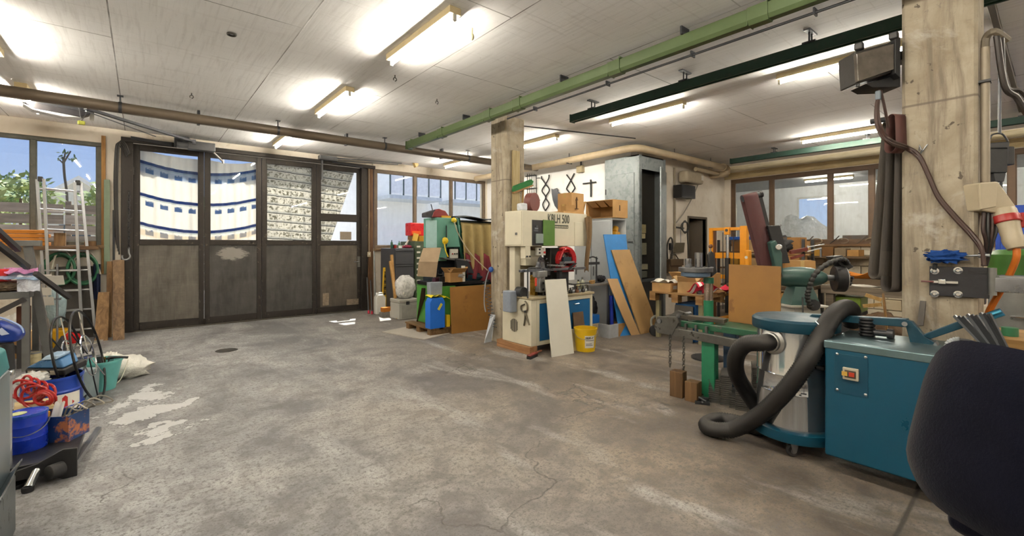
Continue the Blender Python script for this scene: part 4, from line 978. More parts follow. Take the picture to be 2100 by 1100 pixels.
# leaning leg with head plate
f0 = PD(103, 742, 5.35); f0.z = 0.0; h0 = PD(57, 505, 5.2)
t = thing('steel_trestle', 'leaning square steel leg with a flat head plate at the end of the bench', 'trestle', f0)
MB().bar(f0, h0, .085, .075, V((1, 0, 0))).build('leg', STG, t, bevel=.004)
MB().box(h0.x-.11, h0.y-.07, h0.z, h0.x+.11, h0.y+.07, h0.z+.065).build('head_plate', STG, t, bevel=.004)
MB().bar(f0 + V((-.02, 0, .05)), f0 + V((-.48, .0, .32)), .03, .08).build('gusset', STD, t)
MB().bar(V((f0.x-.38, f0.y+.02, 0)), V((f0.x-.50, f0.y+.02, .62)), .03, .03).build('strut', STD, t)
for k, (a, b, d0, d1, lab) in enumerate((((0, 505), (57, 549), 4.6, 5.05, 'lower'), ((0, 478), (38, 513), 4.7, 5.0, 'upper'))):
    one('steel_bar', MB().bar(PD(*a, d0) + (PD(*a, d0)-PD(*b, d1))*.4, PD(*b, d1), .05, .05), STD, lab + ' dark square steel bar jutting slantwise from the bench', 'bar', bevel=.003)
one('steel_bar', MB().bar(PD(72, 560, 4.95), PD(142, 611, 5.35), .045, .045), STD, 'dark square steel bar pointing down from the trestle leg towards the ladder', 'bar', bevel=.003)
# loads on the bench
q = PD(5, 548, 5.1)
t = thing('red_box', 'small red plastic parts box on the bench beside pink plastic sheet', 'box', (q.x-.03, q.y+.1, bz-.01))
MB().box(q.x-.2, q.y, bz+.10, q.x+.04, q.y+.2, bz+.24).build('box', M('d01f1f', .35), t, bevel=.01)
MB().box(q.x-.2, q.y-.004, bz+.15, q.x+.01, q.y, bz+.16).build('rib', M('8f1414', .4), t)
one('wood_offcut', MB().box(q.x-.3, q.y-.02, bz-.01, q.x+.15, q.y+.24, bz+.10), wood('8a5a3e', '5e3a26', 1, 0), 'brown wood offcut under the red box on the bench', 'offcut', bevel=.004)
def film(u0, u1, v0, v1, d0, d1, col, lab, op=.5, seed=0):
    def fn(a, b):
        p = PD(u0+(u1-u0)*a, v0+(v1-v0)*b, d0+(d1-d0)*(1-b))
        return p + V((0, 0, .03*mnoise.noise(V((a*4, b*4, seed))))) 
    return rag('plastic_sheet', fn, 16, 10, plastic_film(col, op), lab, 'plastic sheet', .003)
film(8, 78, 549, 560, 5.05, 5.3, (.85, .35, .65), 'pink plastic sheet lying on the bench', .7, 1)
film(-5, 80, 560, 573, 5.0, 5.2, (.45, .65, .9), 'pale blue plastic sheet lying on the bench', .6, 2)
film(35, 82, 566, 598, 4.95, 5.05, (.8, .85, .95), 'clear plastic sheet drooping over the bench corner', .5, 3)
lump('rope_heap', PD(10, 590, 5.05) + V((0, .06, .0)), (.12, .10, .05), M('7b6a55', .8, bump=.8, scale=20), 'heap of brown string on the bench corner', 'rope', .4, 6, 4)
# ---- ladder at the window
ALU = metal('b4b6b8', .35, .1)
def ladder_section(t, tl, tr, bl, br, name_s, n, skip=0):
    tl, tr, bl, br = map(V, (tl, tr, bl, br))
    for a, b in ((bl, tl), (br, tr)): MB().bar(a, b, .026, .034, (tr-tl)).build('stile', ALU, t, bevel=.003)
    for k in range(n):
        f = (k+.55)/n; MB().cyl(bl.lerp(tl, f), br.lerp(tr, f), .014, n=8).build('rung', ALU, t)
def onfloor(u, v): return G(u, v)
t = thing('aluminium_ladder', 'two-part aluminium ladder standing upright in front of the left window', 'ladder', G(150, 698))
bl, br = G(105, 705), G(169, 700); tl, tr = PY(90, 367, 9.15), PY(153, 374, 9.12)
ladder_section(t, tl, tr, bl, br, '', 8)
bl2, br2 = bl + V((-.05, .10, 0)), br + V((.14, .08, 0)); tl2, tr2 = PY(76, 368, 9.25), PY(166, 376, 9.24)
bl2.z = br2.z = 0
ladder_section(t, tl2, tr2, bl2, br2, '', 8)
for a, b in ((tl, tl2), (tr, tr2)): MB().cbox((a+b)/2, (.05, .07, .07)).build('hinge', BLACK, t, bevel=.008)
for a in (bl, br): MB().box(a.x-.03, a.y-.04, 0, a.x+.03, a.y+.04, .05).build('foot', BLACK, t)
# planks by the door post
PL1 = wood('a8845a', '6f5234', .8, 2); PL2 = wood('8f7355', '5a4634', .8, 2)
def lean(name, ul, ur, vb, vt, ytop, mat, lab, t=.03, ul2=None, ur2=None):
    a, b = G(ul, vb), G(ur, vb-(ur-ul)*.09)
    c_, d_ = PY(ur2 or ur, vt, ytop), PY(ul2 or ul, vt+.5, ytop)
    return one(name, slab([a, b, c_, d_], t, (0, 0, 1.4)), mat, lab, 'board', bevel=.003)
lean('plank', 192, 221, 701, 599, YD-.20, PL1, 'short wide brown plank leaning at the wall beside the ladder', .035, 201, 225)
lean('plank', 231, 255, 699, 533, YD-.08, PL2, 'tall weathered plank leaning next to the door post', .04, 231, 255)
lean('plank', 217, 229, 693, 536, YD-.06, wood('9c7850', '6b4c2e', .8, 2), 'narrow plank leaning between the short and the tall weathered plank', .03, 219, 231)
one('green_batten', MB().box(-.45, YD-.05, .95, -.38, YD-.02, 2.42), M('6f7d68', .6), 'slim grey-green batten upright against the wall beside the window', 'batten', bevel=.003)
one('dark_rod', MB().cyl((-.335, YD-.04, .0), (-.335, YD-.03, 1.95), .014, n=8), DKSTEEL, 'thin dark rod standing beside the grey-green batten', 'rod')
# sill shelf with orange boards
one('wall_shelf', MB().box(-2.7, YD-.30, 1.33, -.50, YD-.055, 1.385), wood('7a6045', '4f3a28', 1, 0), 'rough brown timber shelf running below the left window', 'shelf', bevel=.005)
OR = wood('d48a34', 'b06a1e', .6, 0)
for k in range(4):
    one('yellow_board', MB().box(-2.6+.02*k, YD-.29+.012*k, 1.39+.058*k, -1.02-.03*(k % 2), YD-.08, 1.44+.058*k), OR, ['lowest', 'second lowest', 'second highest', 'topmost'][k] + ' orange shuttering board of the stack on the window shelf', 'board', bevel=.006)
one('wood_block', MB().box(-.98, YD-.2, 1.386, -.86, YD-.1, 1.58), wood('9a7a54', '6b4e30'), 'upright wood block at the end of the orange board stack', 'block', bevel=.004)
one('wood_block', MB().box(-.66, YD-.2, 1.386, -.53, YD-.1, 1.46), wood('8a6a48', '5b4028'), 'small brown wood block on the shelf near the ochre batten', 'block', bevel=.004)
# green hoses below the shelf, dark board, jacket, bags
GH = M('1f5a3c', .45)
for k, (u, lab) in enumerate(((122, 'green garden hose coil hung below the shelf behind the trestle leg'), (170, 'green garden hose coil hung below the shelf behind the ladder'))):
    q = PY(u, 552, YD-.16); t = thing('hose_coil', lab, 'hose', q)
    MB().tube([q + V((.165*math.cos(a)*(1-.03*(a // 6.28)), -.04+.025*(a // 6.28), .23*math.sin(a)*(1-.04*(a // 6.28)))) for a in [j*.26 for j in range(110)]], .018, 8).build('hose', GH, t)
    MB().cyl(q + V((0, .155, .24)), q + V((0, -.06, .22)), .012, n=8).build('peg', DKSTEEL, t)
for k, (u0, u1) in enumerate(((104, 152), (142, 206))):
    a = PY(u0, 556, YD-.19); b = PY(u1, 556, YD-.19); m_ = (a+b)/2 + V((0, 0, .30))
    one('cable_arc', MB().tube(spline([a + V((0, 0, -.03)), a.lerp(m_, .55) + V((-.02, 0, .05)), m_, b.lerp(m_, .55) + V((.02, 0, .05)), b + V((0, 0, -.05))], 6), .012, 6), M(['b9b3a4', '8d857a'][k], .5), ['pale cable bent in an arch over the hose behind the trestle', 'grey-brown cable bent in an arch over the hose behind the ladder'][k], 'cable')
one('felt_board', MB().box(-.98, YD-.12, .0, -.50, YD-.06, 1.08), M('45413d', .8, 0, .2, 12, .3), 'dark grey felt-faced panel standing behind the ladder', 'panel', bevel=.006)
def jacket(a, b):
    p = PY(192+14*a, 542+72*b, YD-.17); return p + V((0, -.03*math.sin(a*math.pi) - .015*math.sin(a*14), 0))
rag('work_jacket', jacket, 14, 14, cloth_mat('20263c'), 'dark blue work jacket hanging beside the ochre batten', 'jacket', .01)
lump('plastic_bag', PY(116, 632, 8.85), (.10, .09, .24), plastic_film((.35, .47, .5), .75), 'grey-teal plastic bag hanging on the ladder rungs', 'bag', .3, 3, 9)
for k, (u, v, s) in enumerate(((92, 572, .08), (93, 598, .07), (95, 618, .08), (113, 575, .09))):
    q = PD(u, v, 5.83)
    one('paper_sheet', MB(TR(q, -.62+.1*k, .15*(k-1))).box(-s, -.004, -s*.7, s, 0, s*.7), PAPER, ['crumpled list pinned behind the trestle head', 'white note sheet behind the trestle leg', 'white sheet low behind the trestle leg', 'white sheet with a scribble beside the steel bar'][k], 'paper')
t = thing('notice_stand', 'thin steel rod rack holding paper sheets behind the trestle', 'rack', PD(95, 700, 5.85))
q = PD(95, 600, 5.85)
for dx in (-.06, .10): MB().cyl((q.x+dx, q.y, 0), (q.x+dx, q.y, 1.15), .012, n=8).build('rod', STEEL, t)
MB().box(q.x-.1, q.y-.02, .68, q.x+.14, q.y+.02, .70).box(q.x-.1, q.y-.02, .9, q.x+.14, q.y+.02, .92).build('cross_bar', STEEL, t)
q = G(116, 712)
bucket('yellow_pail', q.x, q.y, .10, .125, .24, M('d2a112', .4), 'dirty yellow pail under the ladder', cat='pail')
lump('red_cloth', (q.x+.16, q.y-.12, .10), (.10, .08, .09), cloth_mat('a51c1c'), 'bright red cloth heap beside the yellow pail', 'cloth', .3, 3, 2, flat=0)
lump('white_bag', (q.x-.22, q.y-.05, .16), (.15, .13, .17), plastic_film((.88, .88, .88), .85), 'white carrier bag with red print behind the trestle leg', 'bag', .3, 3, 6, flat=0)
lump('white_bag', PD(30, 668, 5.6), (.12, .1, .14), plastic_film((.8, .78, .72), .85), 'crumpled pale bag under the steel bench', 'bag', .3, 3, 16)
one('bench_box', MB().box(PD(30, 668, 5.6).x-.18, PD(30, 668, 5.6).y-.1, 0, PD(30, 668, 5.6).x+.14, PD(30, 668, 5.6).y+.15, .31), CARD2, 'brown carton under the steel bench below a pale bag', 'box', bevel=.004)
for k in range(3):
    o = V((.02+.10*k, -.12-.06*k, 0)); one('strip_offcut', MB().bar(V((q.x-.02, q.y-.2, .02+.014*k)) + o*.3, V((q.x+.40, q.y-.36, .06+.02*k)) + o*.4, .05, .012), [WHITE, M('c9c3b3', .6), M('9b968c', .6)][k], ['white', 'cream', 'grey'][k] + ' strip offcut lying in front of the yellow pail', 'offcut')
q = G(69, 752); can('paint_can', q.x, q.y+.02, 0, .062, .16, M('b5aa86', .5, .3), 'ribbed beige paint can on the floor below the steel post', 'can', STEEL)
q = G(120, 742); one('angle_iron', MB().prism([(q.x-.12, q.y, 0), (q.x+.06, q.y-.02, 0), (q.x+.02, q.y+.02, .30)], (.02, .03, 0)), DKSTEEL, 'dark triangular steel bracket on the floor beside the trestle foot', 'bracket')
# ---------------------------------------------------------------- by the right window: cabinets, covered machine
CABG = M('4a4b50', .45, .2, .08, 5, .04)
t = thing('filing_cabinet', 'charcoal four-drawer filing cabinet in front of the right window', 'cabinet', (4.21, 8.97, 0))
fx0, fx1, fy0, fy1, fz = 4.0, 4.43, 8.62, 9.33, 1.335
MB().box(fx0, fy0+.02, 0, fx1, fy1, fz).build('body', CABG, t, bevel=.005)
for k in range(4):
    z0 = .04+k*.32; d = MB().box(fx0+.012, fy0, z0, fx1-.012, fy0+.022, z0+.305).build('drawer', CABG, t, bevel=.006)
    MB().box(fx0+.02, fy0-.006, z0+.265, fx1-.02, fy0+.004, z0+.28).build('handle', BLACK, d)
t = thing('drawer_cabinet', 'olive drawer cabinet with white label strips beside the filing cabinet', 'cabinet', (4.62, 8.95, 0))
DG = M('4b5742', .5, .1); MB().box(4.46, 8.65, 0, 4.86, 9.33, 1.48).build('body', DG, t, bevel=.005)
for k in range(11):
    z = .1+.12*k; d = MB().box(4.475, 8.638, z, 4.845, 8.65, z+.11).build('drawer', DG, t, bevel=.003)
    MB().box(4.50, 8.628, z+.05, 4.58, 8.638, z+.085).build('label_strip', PAPER, d)
# things on the cabinets
t = thing('red_crate', 'translucent bright red crate on top of the olive drawer cabinet', 'crate', (4.6, 8.9, 1.6))
rc = PY(850, 472, 8.85)
MB().box(4.42, 8.76, 1.60, 4.82, 9.02, 1.88).build('crate', M('c91820', .3), t, bevel=.02)
MB().box(4.45, 8.752, 1.63, 4.66, 8.762, 1.70).build('sticker', M('e8641a', .4), t)
one('yellow_tin', MB().box(4.60, 8.72, 1.48, 4.82, 8.92, 1.60), M('b8841a', .4), 'flat ochre tin under the red crate', 'tin', bevel=.006)
one('yellow_card', slab([(4.42, 8.70, 1.50), (4.52, 8.66, 1.485), (4.56, 8.66, 1.63), (4.46, 8.70, 1.66)], .01), M('d9b04a', .6), 'five-cornered yellow card leaning against the red crate', 'card')
one('wood_block', MB().box(4.47, 8.78, 1.481, 4.59, 9.0, 1.598), wood('a9875a', '7a5a34'), 'wood block supporting the red crate beside the ochre tin', 'block', bevel=.004)
rnd = random.Random(12)
labs = ['dark green spray can', 'small black jar', 'red oil can', 'white tube of grease', 'green-capped bottle', 'crimson carton of screws', 'white paint tub', 'silver tin']
mats = [M('24513c', .4), BLACK, REDP, WHITE, M('4a7a5a', .4), M('8f2038', .5), OFFW, STEEL]
for k in range(8):
    x_ = 4.03+.05*k; y_ = 8.72+.07*(k % 3)+.12
    if k in (0, 4): bottle('bottle', x_, y_, fz, .025, .17-.02*(k == 4), mats[k], BLACK, labs[k] + ' on the charcoal filing cabinet')
    elif k in (1, 6, 7, 2): can('tin', x_, y_-.08*(k == 2), fz, .028, .075, mats[k], labs[k] + ' on the charcoal filing cabinet', 'tin', STEEL)
    else: one('small_box', MB(TR((x_, y_-.1, fz), .3*k)).box(-.05, -.03, 0, .05, .03, .055), mats[k], labs[k] + ' on the charcoal filing cabinet', 'box', bevel=.005)
lump('polka_dot_cloth', (4.33, 8.72, fz+.03), (.09, .07, .035), M('8c2440', .8, 0, .4, 40), 'crimson speckled cloth heap on the filing cabinet edge', 'cloth', .3, 4, 3, flat=fz)
one('paper_roll', MB().cyl((4.33, 8.86, fz+.02), (4.44, 8.9, fz+.17), .022, n=12), PAPER, 'white paper roll leaning on the filing cabinet', 'paper')
# leaning laths, level, sticks
LW = wood('cfa468', 'a87a42', 1, 2)
def stick(uv0, uv1, ytop, w, mat, lab, name='lath', th=None):
    a = G(*uv0); b = PY(*uv1, ytop); return one(name, MB().bar(a + V((0, 0, .012)), b, w, th or w, V((1, 0, 0))), mat, lab, 'lath', bevel=.002)
stick((813, 648), (803, 523), 8.55, .045, LW, 'long pale lath leaning against the filing cabinet', th=.05)
stick((817, 651.5), (800, 536), 8.47, .045, LW, 'middle pale lath leaning against the filing cabinet', th=.04)
stick((815, 655.5), (804, 561), 8.39, .04, wood('d6ad70', 'a87a42', 1, 2), 'shortest pale lath leaning against the filing cabinet', th=.035)
t = thing('spirit_level', 'yellow rule with black lettering standing beside the filing cabinet', 'rule', G(780, 642))
a, b = PY(782, 606, 9.05), PY(786, 549, 9.1); a2, b2 = a + V((.10, -.02, 0)), b + V((.07, -.02, 0))
a.z = .0; a2.z = 0
slab([a, a2, b2, b], .02, (0, 0, 1.4)).build('strip', M('e0b324', .4), t)
ax = (b-a).normalized()
for k in range(12): q = a.lerp(b, .40+.045*k) + (a2-a)*.5 + V((-.004, -.012, 0)); MB().cbox(q, (.05, .008, .022 if k % 3 else .04)).build('print_mark', BLACK, t)
for k, (u, v0, v1, lab) in enumerate(((756, 644, 570, 'dark broomstick with a red tip leaning at the door post'), (763, 645, 575, 'second dark rod with a red tip at the door post'), (770, 640, 515, 'tall grey angle bar leaning beside the door post'))):
    a = G(u, v0); b = PY(u-3, v1, YD-.12); tt = thing('broomstick', lab, 'rod', a)
    MB().cyl(a + V((0, 0, .0)), b, .014, n=8).build('shaft', DKSTEEL if k != 2 else STEEL, tt)
    if k < 2: MB().cyl(a, a.lerp(b, .08), .02, n=10).build('tip', M('c02840', .4), tt)
lead = G(778, 645)
# jerrycan, cartons
q = G(784, 646); t = thing('jerrycan', 'translucent white jerrycan beside the filing cabinet', 'canister', (q.x, q.y+.1, 0))
R_ = TR((q.x, q.y+.12, 0), -.1)
MB(R_).prism([(-.10, -.08, 0), (.10, -.08, 0), (.10, -.08, .34), (.06, -.08, .40), (-.06, -.08, .40), (-.10, -.08, .34)], (0, .16, 0)).build('body', M('c6c6bf', .35, 0, .05), t, bevel=.02)
MB(R_).tube([(-.03, 0, .39), (-.02, 0, .43), (.05, 0, .43), (.06, 0, .39)], .014, 8).build('handle', OFFW, t); MB(R_).cyl((-.06, 0, .39), (-.06, 0, .435), .022, n=12).build('cap', WHITE, t)
q = G(790, 650)
one('small_crate', MB(TR((q.x+.02, q.y-.0, 0), 0)).box(-.11, -.07, 0, .13, .07, .10), M('6f6c68', .7, 0, .3, 50), 'low grey box of checked tiles in front of the jerrycan', 'crate', bevel=.004)
one('orange_carton', MB(TR((q.x+.03, q.y-.0, .10), .15)).box(-.10, -.06, 0, .12, .06, .085), cardboard('b5712e'), 'orange-brown carton on the low grey box', 'box', bevel=.004)
q = G(804, 650); bottle('white_bottle', q.x, q.y, 0, .04, .17, OFFW, OFFW, 'small white bottle standing next to the pale laths')
# grey case with a clear bag of foam on it
q = G(842, 655); t = thing('grey_case', 'grey transport case under a clear foam-filled bag', 'case', (q.x, q.y+.2, 0))
R_ = TR((q.x-.02, q.y+.22, 0), .0)
MB(R_).box(-.2, -.2, 0, .22, .2, .31).build('body', M('a9a79f', .5, 0, .06), t, bevel=.015); MB(R_).box(-.205, -.205, .31, .225, .205, .375).build('lid', M('a3a198', .5, 0, .06), t, bevel=.015)
MB(R_).box(-.06, -.215, .28, .0, -.2, .34).build('latch', DKSTEEL, t); MB(R_).box(-.15, -.208, .03, .17, -.2, .27).build('recess', M('9c9a92', .5), t, bevel=.004)
t2 = thing('foam_bag', 'clear plastic bag of white foam chips on the grey case', 'bag', (q.x, q.y+.2, .375))
lumpm((q.x+.0, q.y+.22, .59), (.2, .18, .24), .14, 2.6, 3, flat=.376).build('film', plastic_film((.9, .89, .86), .55), t2, ang=80)
lumpm((q.x+.0, q.y+.22, .56), (.17, .15, .19), .3, 5, 5, flat=.379).build('foam', M('dcd8cd', .8, 0, .2, 30, .8), t2, ang=80)
# ---- covered machine on a pallet
PW = wood('8c6f4c', '5a4229', 1, 1)
t = thing('pallet', 'wooden pallet under the green covered machine', 'pallet', (4.0, 6.6, 0))
for k in range(3): MB().box(3.42, 6.12+.36*k, 0, 4.62, 6.22+.36*k, .09).build('bearer', PW, t, bevel=.003)
for k in range(6): MB().box(3.42+.21*k, 6.10, .09, 3.42+.21*k+.15, 6.98, .115).build('deck_board', PW, t, bevel=.003)
GRN = M('4f8f3f', .4, 0, .12, wear='3d6a33', wamt=.25); TEAL = M('5f9484', .4, .1, .12, 4, .04, wear='8fb5a8', wamt=.3); TEALL = M('93b3b0', .4, .2, .08)
Z0 = .115
t = thing('milling_machine', 'teal and green machine tool half hidden by tarpaulins and cartons', 'machine', (4.0, 6.6, Z0))
MB().box(3.62, 6.24, Z0, 3.95, 6.95, .74).build('base_cabinet', GRN, t, bevel=.006)
MB().box(3.95, 6.30, Z0, 4.95, 6.95, .72).build('bed', M('2e5234', .5, .1), t, bevel=.006)
hx0 = PY(873, 450, 6.5).x; hx1 = PY(910, 450, 6.42).x
MB().prism([PY(873, 452, 6.62), PY(896, 452, 6.40), PY(896, 509, 6.40), PY(873, 509, 6.62)], (.22, .22, 0)).build('head_side', TEALL, t, bevel=.006)
p_ = PY(896, 446, 6.40); p2 = PY(944, 447, 6.40); p3 = PY(944, 508, 6.40)
MB().box(p_.x, 6.40, p3.z, p2.x, 6.85, p_.z).build('head', TEAL, t, bevel=.008)
dd = MB().box(PY(915, 460, 6.39).x, 6.375, p3.z+.01, p2.x-.02, 6.40, PY(915, 461, 6.39).z).build('door', TEAL, t, bevel=.006)
MB().box(PY(915, 460, 6.39).x-.012, 6.365, p3.z+.02, PY(915, 460, 6.39).x, 6.38, PY(915, 461, 6.39).z-.02).build('handle', BLACK, dd)
MB().box(p_.x+.02, 6.55, .72, p2.x-.02, 6.9, p3.z).build('column', M('1f2a33', .5, .2), t, bevel=.006)
MB().box(p_.x+.05, 6.42, p3.z-.22, p_.x+.2, 6.6, p3.z).build('spindle', TEAL, t, bevel=.01)
s_ = MB().box(PY(926, 512, 6.38).x, 6.40, PY(926, 530, 6.38).z, PY(941, 512, 6.38).x, 6.45, PY(926, 511, 6.38).z).build('switch_panel', OFFW, t, bevel=.004)
for k, c_ in enumerate((REDP, BLACK, BLACK)): MB().cyl((PY(929+4.5*k, 520, 6.38).x, 6.40, PY(929, 521, 6.38).z), (PY(929+4.5*k, 520, 6.38).x, 6.385, PY(929, 521, 6.38).z), .012, n=10).build('button', c_, s_)
MB().prism([(p_.x+.05, 6.3, 1.20), (p2.x+.1, 6.3, 1.16), (p2.x+.16, 6.3, 1.12), (p_.x+.1, 6.3, 1.17)], (0, .3, 0)).build('cross_arm', STEEL, t)
MB().prism([(p_.x+.28, 6.28, 1.17), (p2.x+.08, 6.28, 1.13), (p2.x+.2, 6.28, .92), (p2.x-.1, 6.28, .95)], (0, .03, 0)).build('chip_guard', M('23262b', .5), t)
MB().box(3.60, 6.28, .74, 4.95, 6.9, .80).build('table', OILY, t, bevel=.005)
# blue box, yellow bag, dark board
q = PZ(867, 668, .115)
t = thing('blue_carton', 'bright blue upright carton under yellow wrapping in front of the green machine', 'box', (3.5, 6.25, Z0))
MB(TR((3.53, 6.19, Z0), 0)).prism([(-.13, -.1, 0), (.13, -.1, 0), (.13, -.1, .40), (.09, -.1, .47), (-.09, -.1, .47), (-.13, -.1, .40)], (0, .16, 0)).build('carton', M('1a66c8', .5, 0, .06), t, bevel=.005)
MB(TR((3.57, 6.087, Z0+.33), 0, 0, .6)).box(-.02, -.002, -.055, .02, .002, .055).build('sticker', M('d9d04a', .5), t)
def yw(a, b): return V((3.42+.34*a, 6.10+.18*b, .60+.05*math.sin(a*5+b*2)*.5-.05*(a-.5)**2 + .015*math.sin(a*17)))
rag('yellow_film', yw, 16, 8, M('e0cc1e', .35, 0, .15, 8, .4), 'yellow plastic wrapping draped on the blue carton', 'plastic', .006)
one('dark_board', slab([G(854, 671), G(868, 667), PY(873, 592, 6.5), PY(866, 592, 6.6)], .015, (0, 0, 1.4)), M('4a3527', .7), 'dark brown board leaning beside the blue carton', 'board')
one('yellow_block', MB().box(3.70, 6.10, Z0, 3.76, 6.16, .30), M('d7b21c', .5), 'slim yellow block standing beside the blue carton', 'block', bevel=.004)
# plywood sheet in front
PLY = M('92672f', .6, 0, .16, 2.5, .08, wear='7c5426', wamt=.4, wscale=4)
one('plywood_sheet', slab([(3.77, 6.07, 0), (4.70, 6.00, 0), (4.70, 6.08, .74), (3.76, 6.10, .735)], .015, (0, 0, 1.4)), PLY, 'orange-brown plywood sheet leaning at the green machine', 'board', bevel=.002)
# hanging folded cardboard
a, b, c_, d_ = PY(868, 509, 6.32), PY(905, 508, 6.30), PY(898, 538, 6.20), PY(859, 537, 6.22)
e_, f_ = PY(894, 569, 6.22), PY(856, 567, 6.24)
t = thing('folded_cardboard', 'creased grey-brown cardboard sheet hanging from the teal machine head', 'cardboard', b)
GC = cardboard('b7a084')
slab([a, b, c_, d_], .008, (0, 0, 1.4)).build('upper_fold', GC, t); slab([d_, c_, e_, f_], .008, (0, 0, 1.4)).build('lower_fold', GC, t)
# things on the head
hz_ = p_.z
t = thing('belt_grinder', 'red and black hand machine lying on top of the teal machine head', 'tool', (p_.x, 6.5, hz_))
c_ = V((PY(900, 440, 6.5).x, 6.55, hz_))
MB().prism([c_ + V((-.16, -.1, .0)), c_ + V((.17, -.1, .0)), c_ + V((.17, -.1, .04)), c_ + V((.10, -.1, .12)), c_ + V((-.02, -.1, .15)), c_ + V((-.12, -.1, .10))], (0, .16, 0)).build('body', M('7d2a2c', .35), t, bevel=.02)
MB().prism([c_ + V((-.26, -.09, .0)), c_ + V((-.10, -.09, .0)), c_ + V((-.08, -.09, .13)), c_ + V((-.2, -.09, .09)), c_ + V((-.26, -.09, .07))], (0, .15, 0)).build('motor_end', M('2c2b30', .5), t, bevel=.012)
MB().cyl(c_ + V((-.10, -.02, .12)), c_ + V((-.13, -.02, .22)), .008, n=8).build('lever', BLACK, t)
MB().box(c_.x+.02, 6.43, hz_, c_.x+.19, 6.45, hz_+.035).build('base_plate', M('c79a2a', .4), t)
lump('yellow_tag', PY(913, 494, 6.33), (.055, .02, .05), M('d3b514', .5), 'crumpled yellow bag on the teal machine door', 'bag', .4, 3, 2)
lump('yellow_tag', PY(931, 452, 6.36), (.05, .03, .04), M('d6be22', .5), 'yellow plug hanging at the upper corner of the teal machine', 'plug', .3, 3, 5)
one('yellow_strap', MB().tube(spline([PY(911, 500, 6.31), PY(914, 515, 6.28), PY(919, 527, 6.27)], 5), .010, 6), M('d3b514', .5), 'yellow strap hanging from the crumpled yellow bag', 'strap')
# tarpaulins over the tail of the machine
t0 = PY(948, 452, 6.35); 
one('covered_cabinet', MB().box(4.26, 6.60, .805, 4.95, 6.95, 1.83), M('28352f', .6), 'dark green cabinet hidden under the tarpaulins', 'cabinet', bevel=.01)
def tarp(x0, x1, zt, zb, yb, fold, amp, ph, flare=0.0):
    def fn(a, b):
        x_ = x0+(x1-x0)*(a) + flare*b*(a-.3)
        y_ = yb - amp*(.5+.5*math.sin(a*fold+ph+1.4*b))*(.35+b*.65) - .05*math.sin(b*2.2)
        z_ = zt+(zb-zt)*b + .03*math.sin(a*5+ph)*(b) - .10*math.sin(math.pi*a)*math.sin(math.pi*b*.9)
        if b < .08: y_ = yb+.25*(.08-b)/.08
        return V((x_, y_, z_))
    return fn
rag('tarpaulin', tarp(4.16, 4.95, 1.84, .98, 6.48, 26, .15, 0.4), 80, 26, cloth_mat('96845a', .3), 'draped olive-brown tarpaulin over the machine tail', 'tarpaulin', .006)
rag('tarpaulin', tarp(4.20, 4.95, 1.30, .82, 6.38, 26, .08, 1.2), 60, 16, cloth_mat('652b31', .3), 'maroon cloth hanging below the olive-brown tarpaulin', 'tarpaulin', .006)
rag('tarpaulin', lambda a, b: V((4.03+.09*a+.16*b, 6.40-.03*math.sin(a*7)-.01*b, 1.84-.90*b+.02*a)), 12, 16, cloth_mat('173a2e', .2), 'dark green tarpaulin strip beside the olive-brown one', 'tarpaulin', .006)
rag('tarpaulin', lambda a, b: V((4.10+.85*a, 6.38+.35*b, 1.86+.02*math.sin(a*6)+.03*math.sin(b*3))), 16, 8, cloth_mat('3a3f42', .2), 'dark grey cover over the top of the draped machine', 'tarpaulin', .006)
lump('dark_cloth', (4.42, 6.38, .84), (.24, .10, .09), cloth_mat('1d3038', .3), 'dark teal cloth heap below the maroon cloth', 'cloth', .3, 3, 3, flat=.80)
one('lamp_cable', MB().tube(spline([PY(932, 455, 6.3), PY(940, 480, 6.26), PY(965, 520, 6.2), PY(1000, 555, 6.1)], 8), .008, 6), M('a89c84', .5), 'thin beige cable running from the yellow plug across the tarpaulin', 'cable')
# table clutter under the head
items = [('black vice body', BLACK, 3.80, .06), ('purple oil bottle', M('4a2438', .4), 3.66, .05), ('white lever block', OFFW, 3.92, .05), ('blue coolant tray', M('1b4a78', .4), 4.02, .07), ('grey chuck', STEEL, 3.72, .06)]
for k, (lb, mt, x_, s) in enumerate(items):
    tt = thing('machine_fitting', lb + ' on the table of the teal machine', 'fitting', (x_, 6.36, .80))
    MB(TR((x_, 6.36+.02*k, .80), .4*k)).box(-s, -s*.7, 0, s, s*.7, s*1.5).build('body', mt, tt, bevel=.01)
    MB(TR((x_, 6.36+.02*k, .80+s*1.5), .4*k)).cyl((0, 0, 0), (0, 0, .07+.03*(k % 3)), s*.45, n=12).cyl((-s*1.4, 0, .03), (s*1.4, 0, .03), .009, n=8).build('top', DKSTEEL, tt)
carton(TR((3.95, 6.27, .80), .1), .30, .16, .16, 'open brown carton of rags on the table of the teal machine', CARD2, True)
lump('grey_rag', (4.02, 6.25, .90), (.10, .07, .05), cloth_mat('8d8a85'), 'grey rag stuffed in the open carton on the machine table', 'rag', .3, 3, 2)
one('plastic_tray', MB(TR((3.55, 6.22, .62), 0)).prism([(-.1, -.06, .0), (.1, -.06, 0), (.11, -.06, .2), (-.11, -.06, .2)], (0, .12, 0)), M('8d959f', .4), 'grey ribbed plastic tray standing above the blue carton', 'tray', bevel=.008)
q = V((4.08, 6.22, .80)); one('cream_tube', MB().box(q.x-.025, q.y-.02, .80, q.x+.03, q.y+.02, 1.06), OFFW, 'cream carton tube with yellow foot on the machine bed', 'tube', bevel=.004)
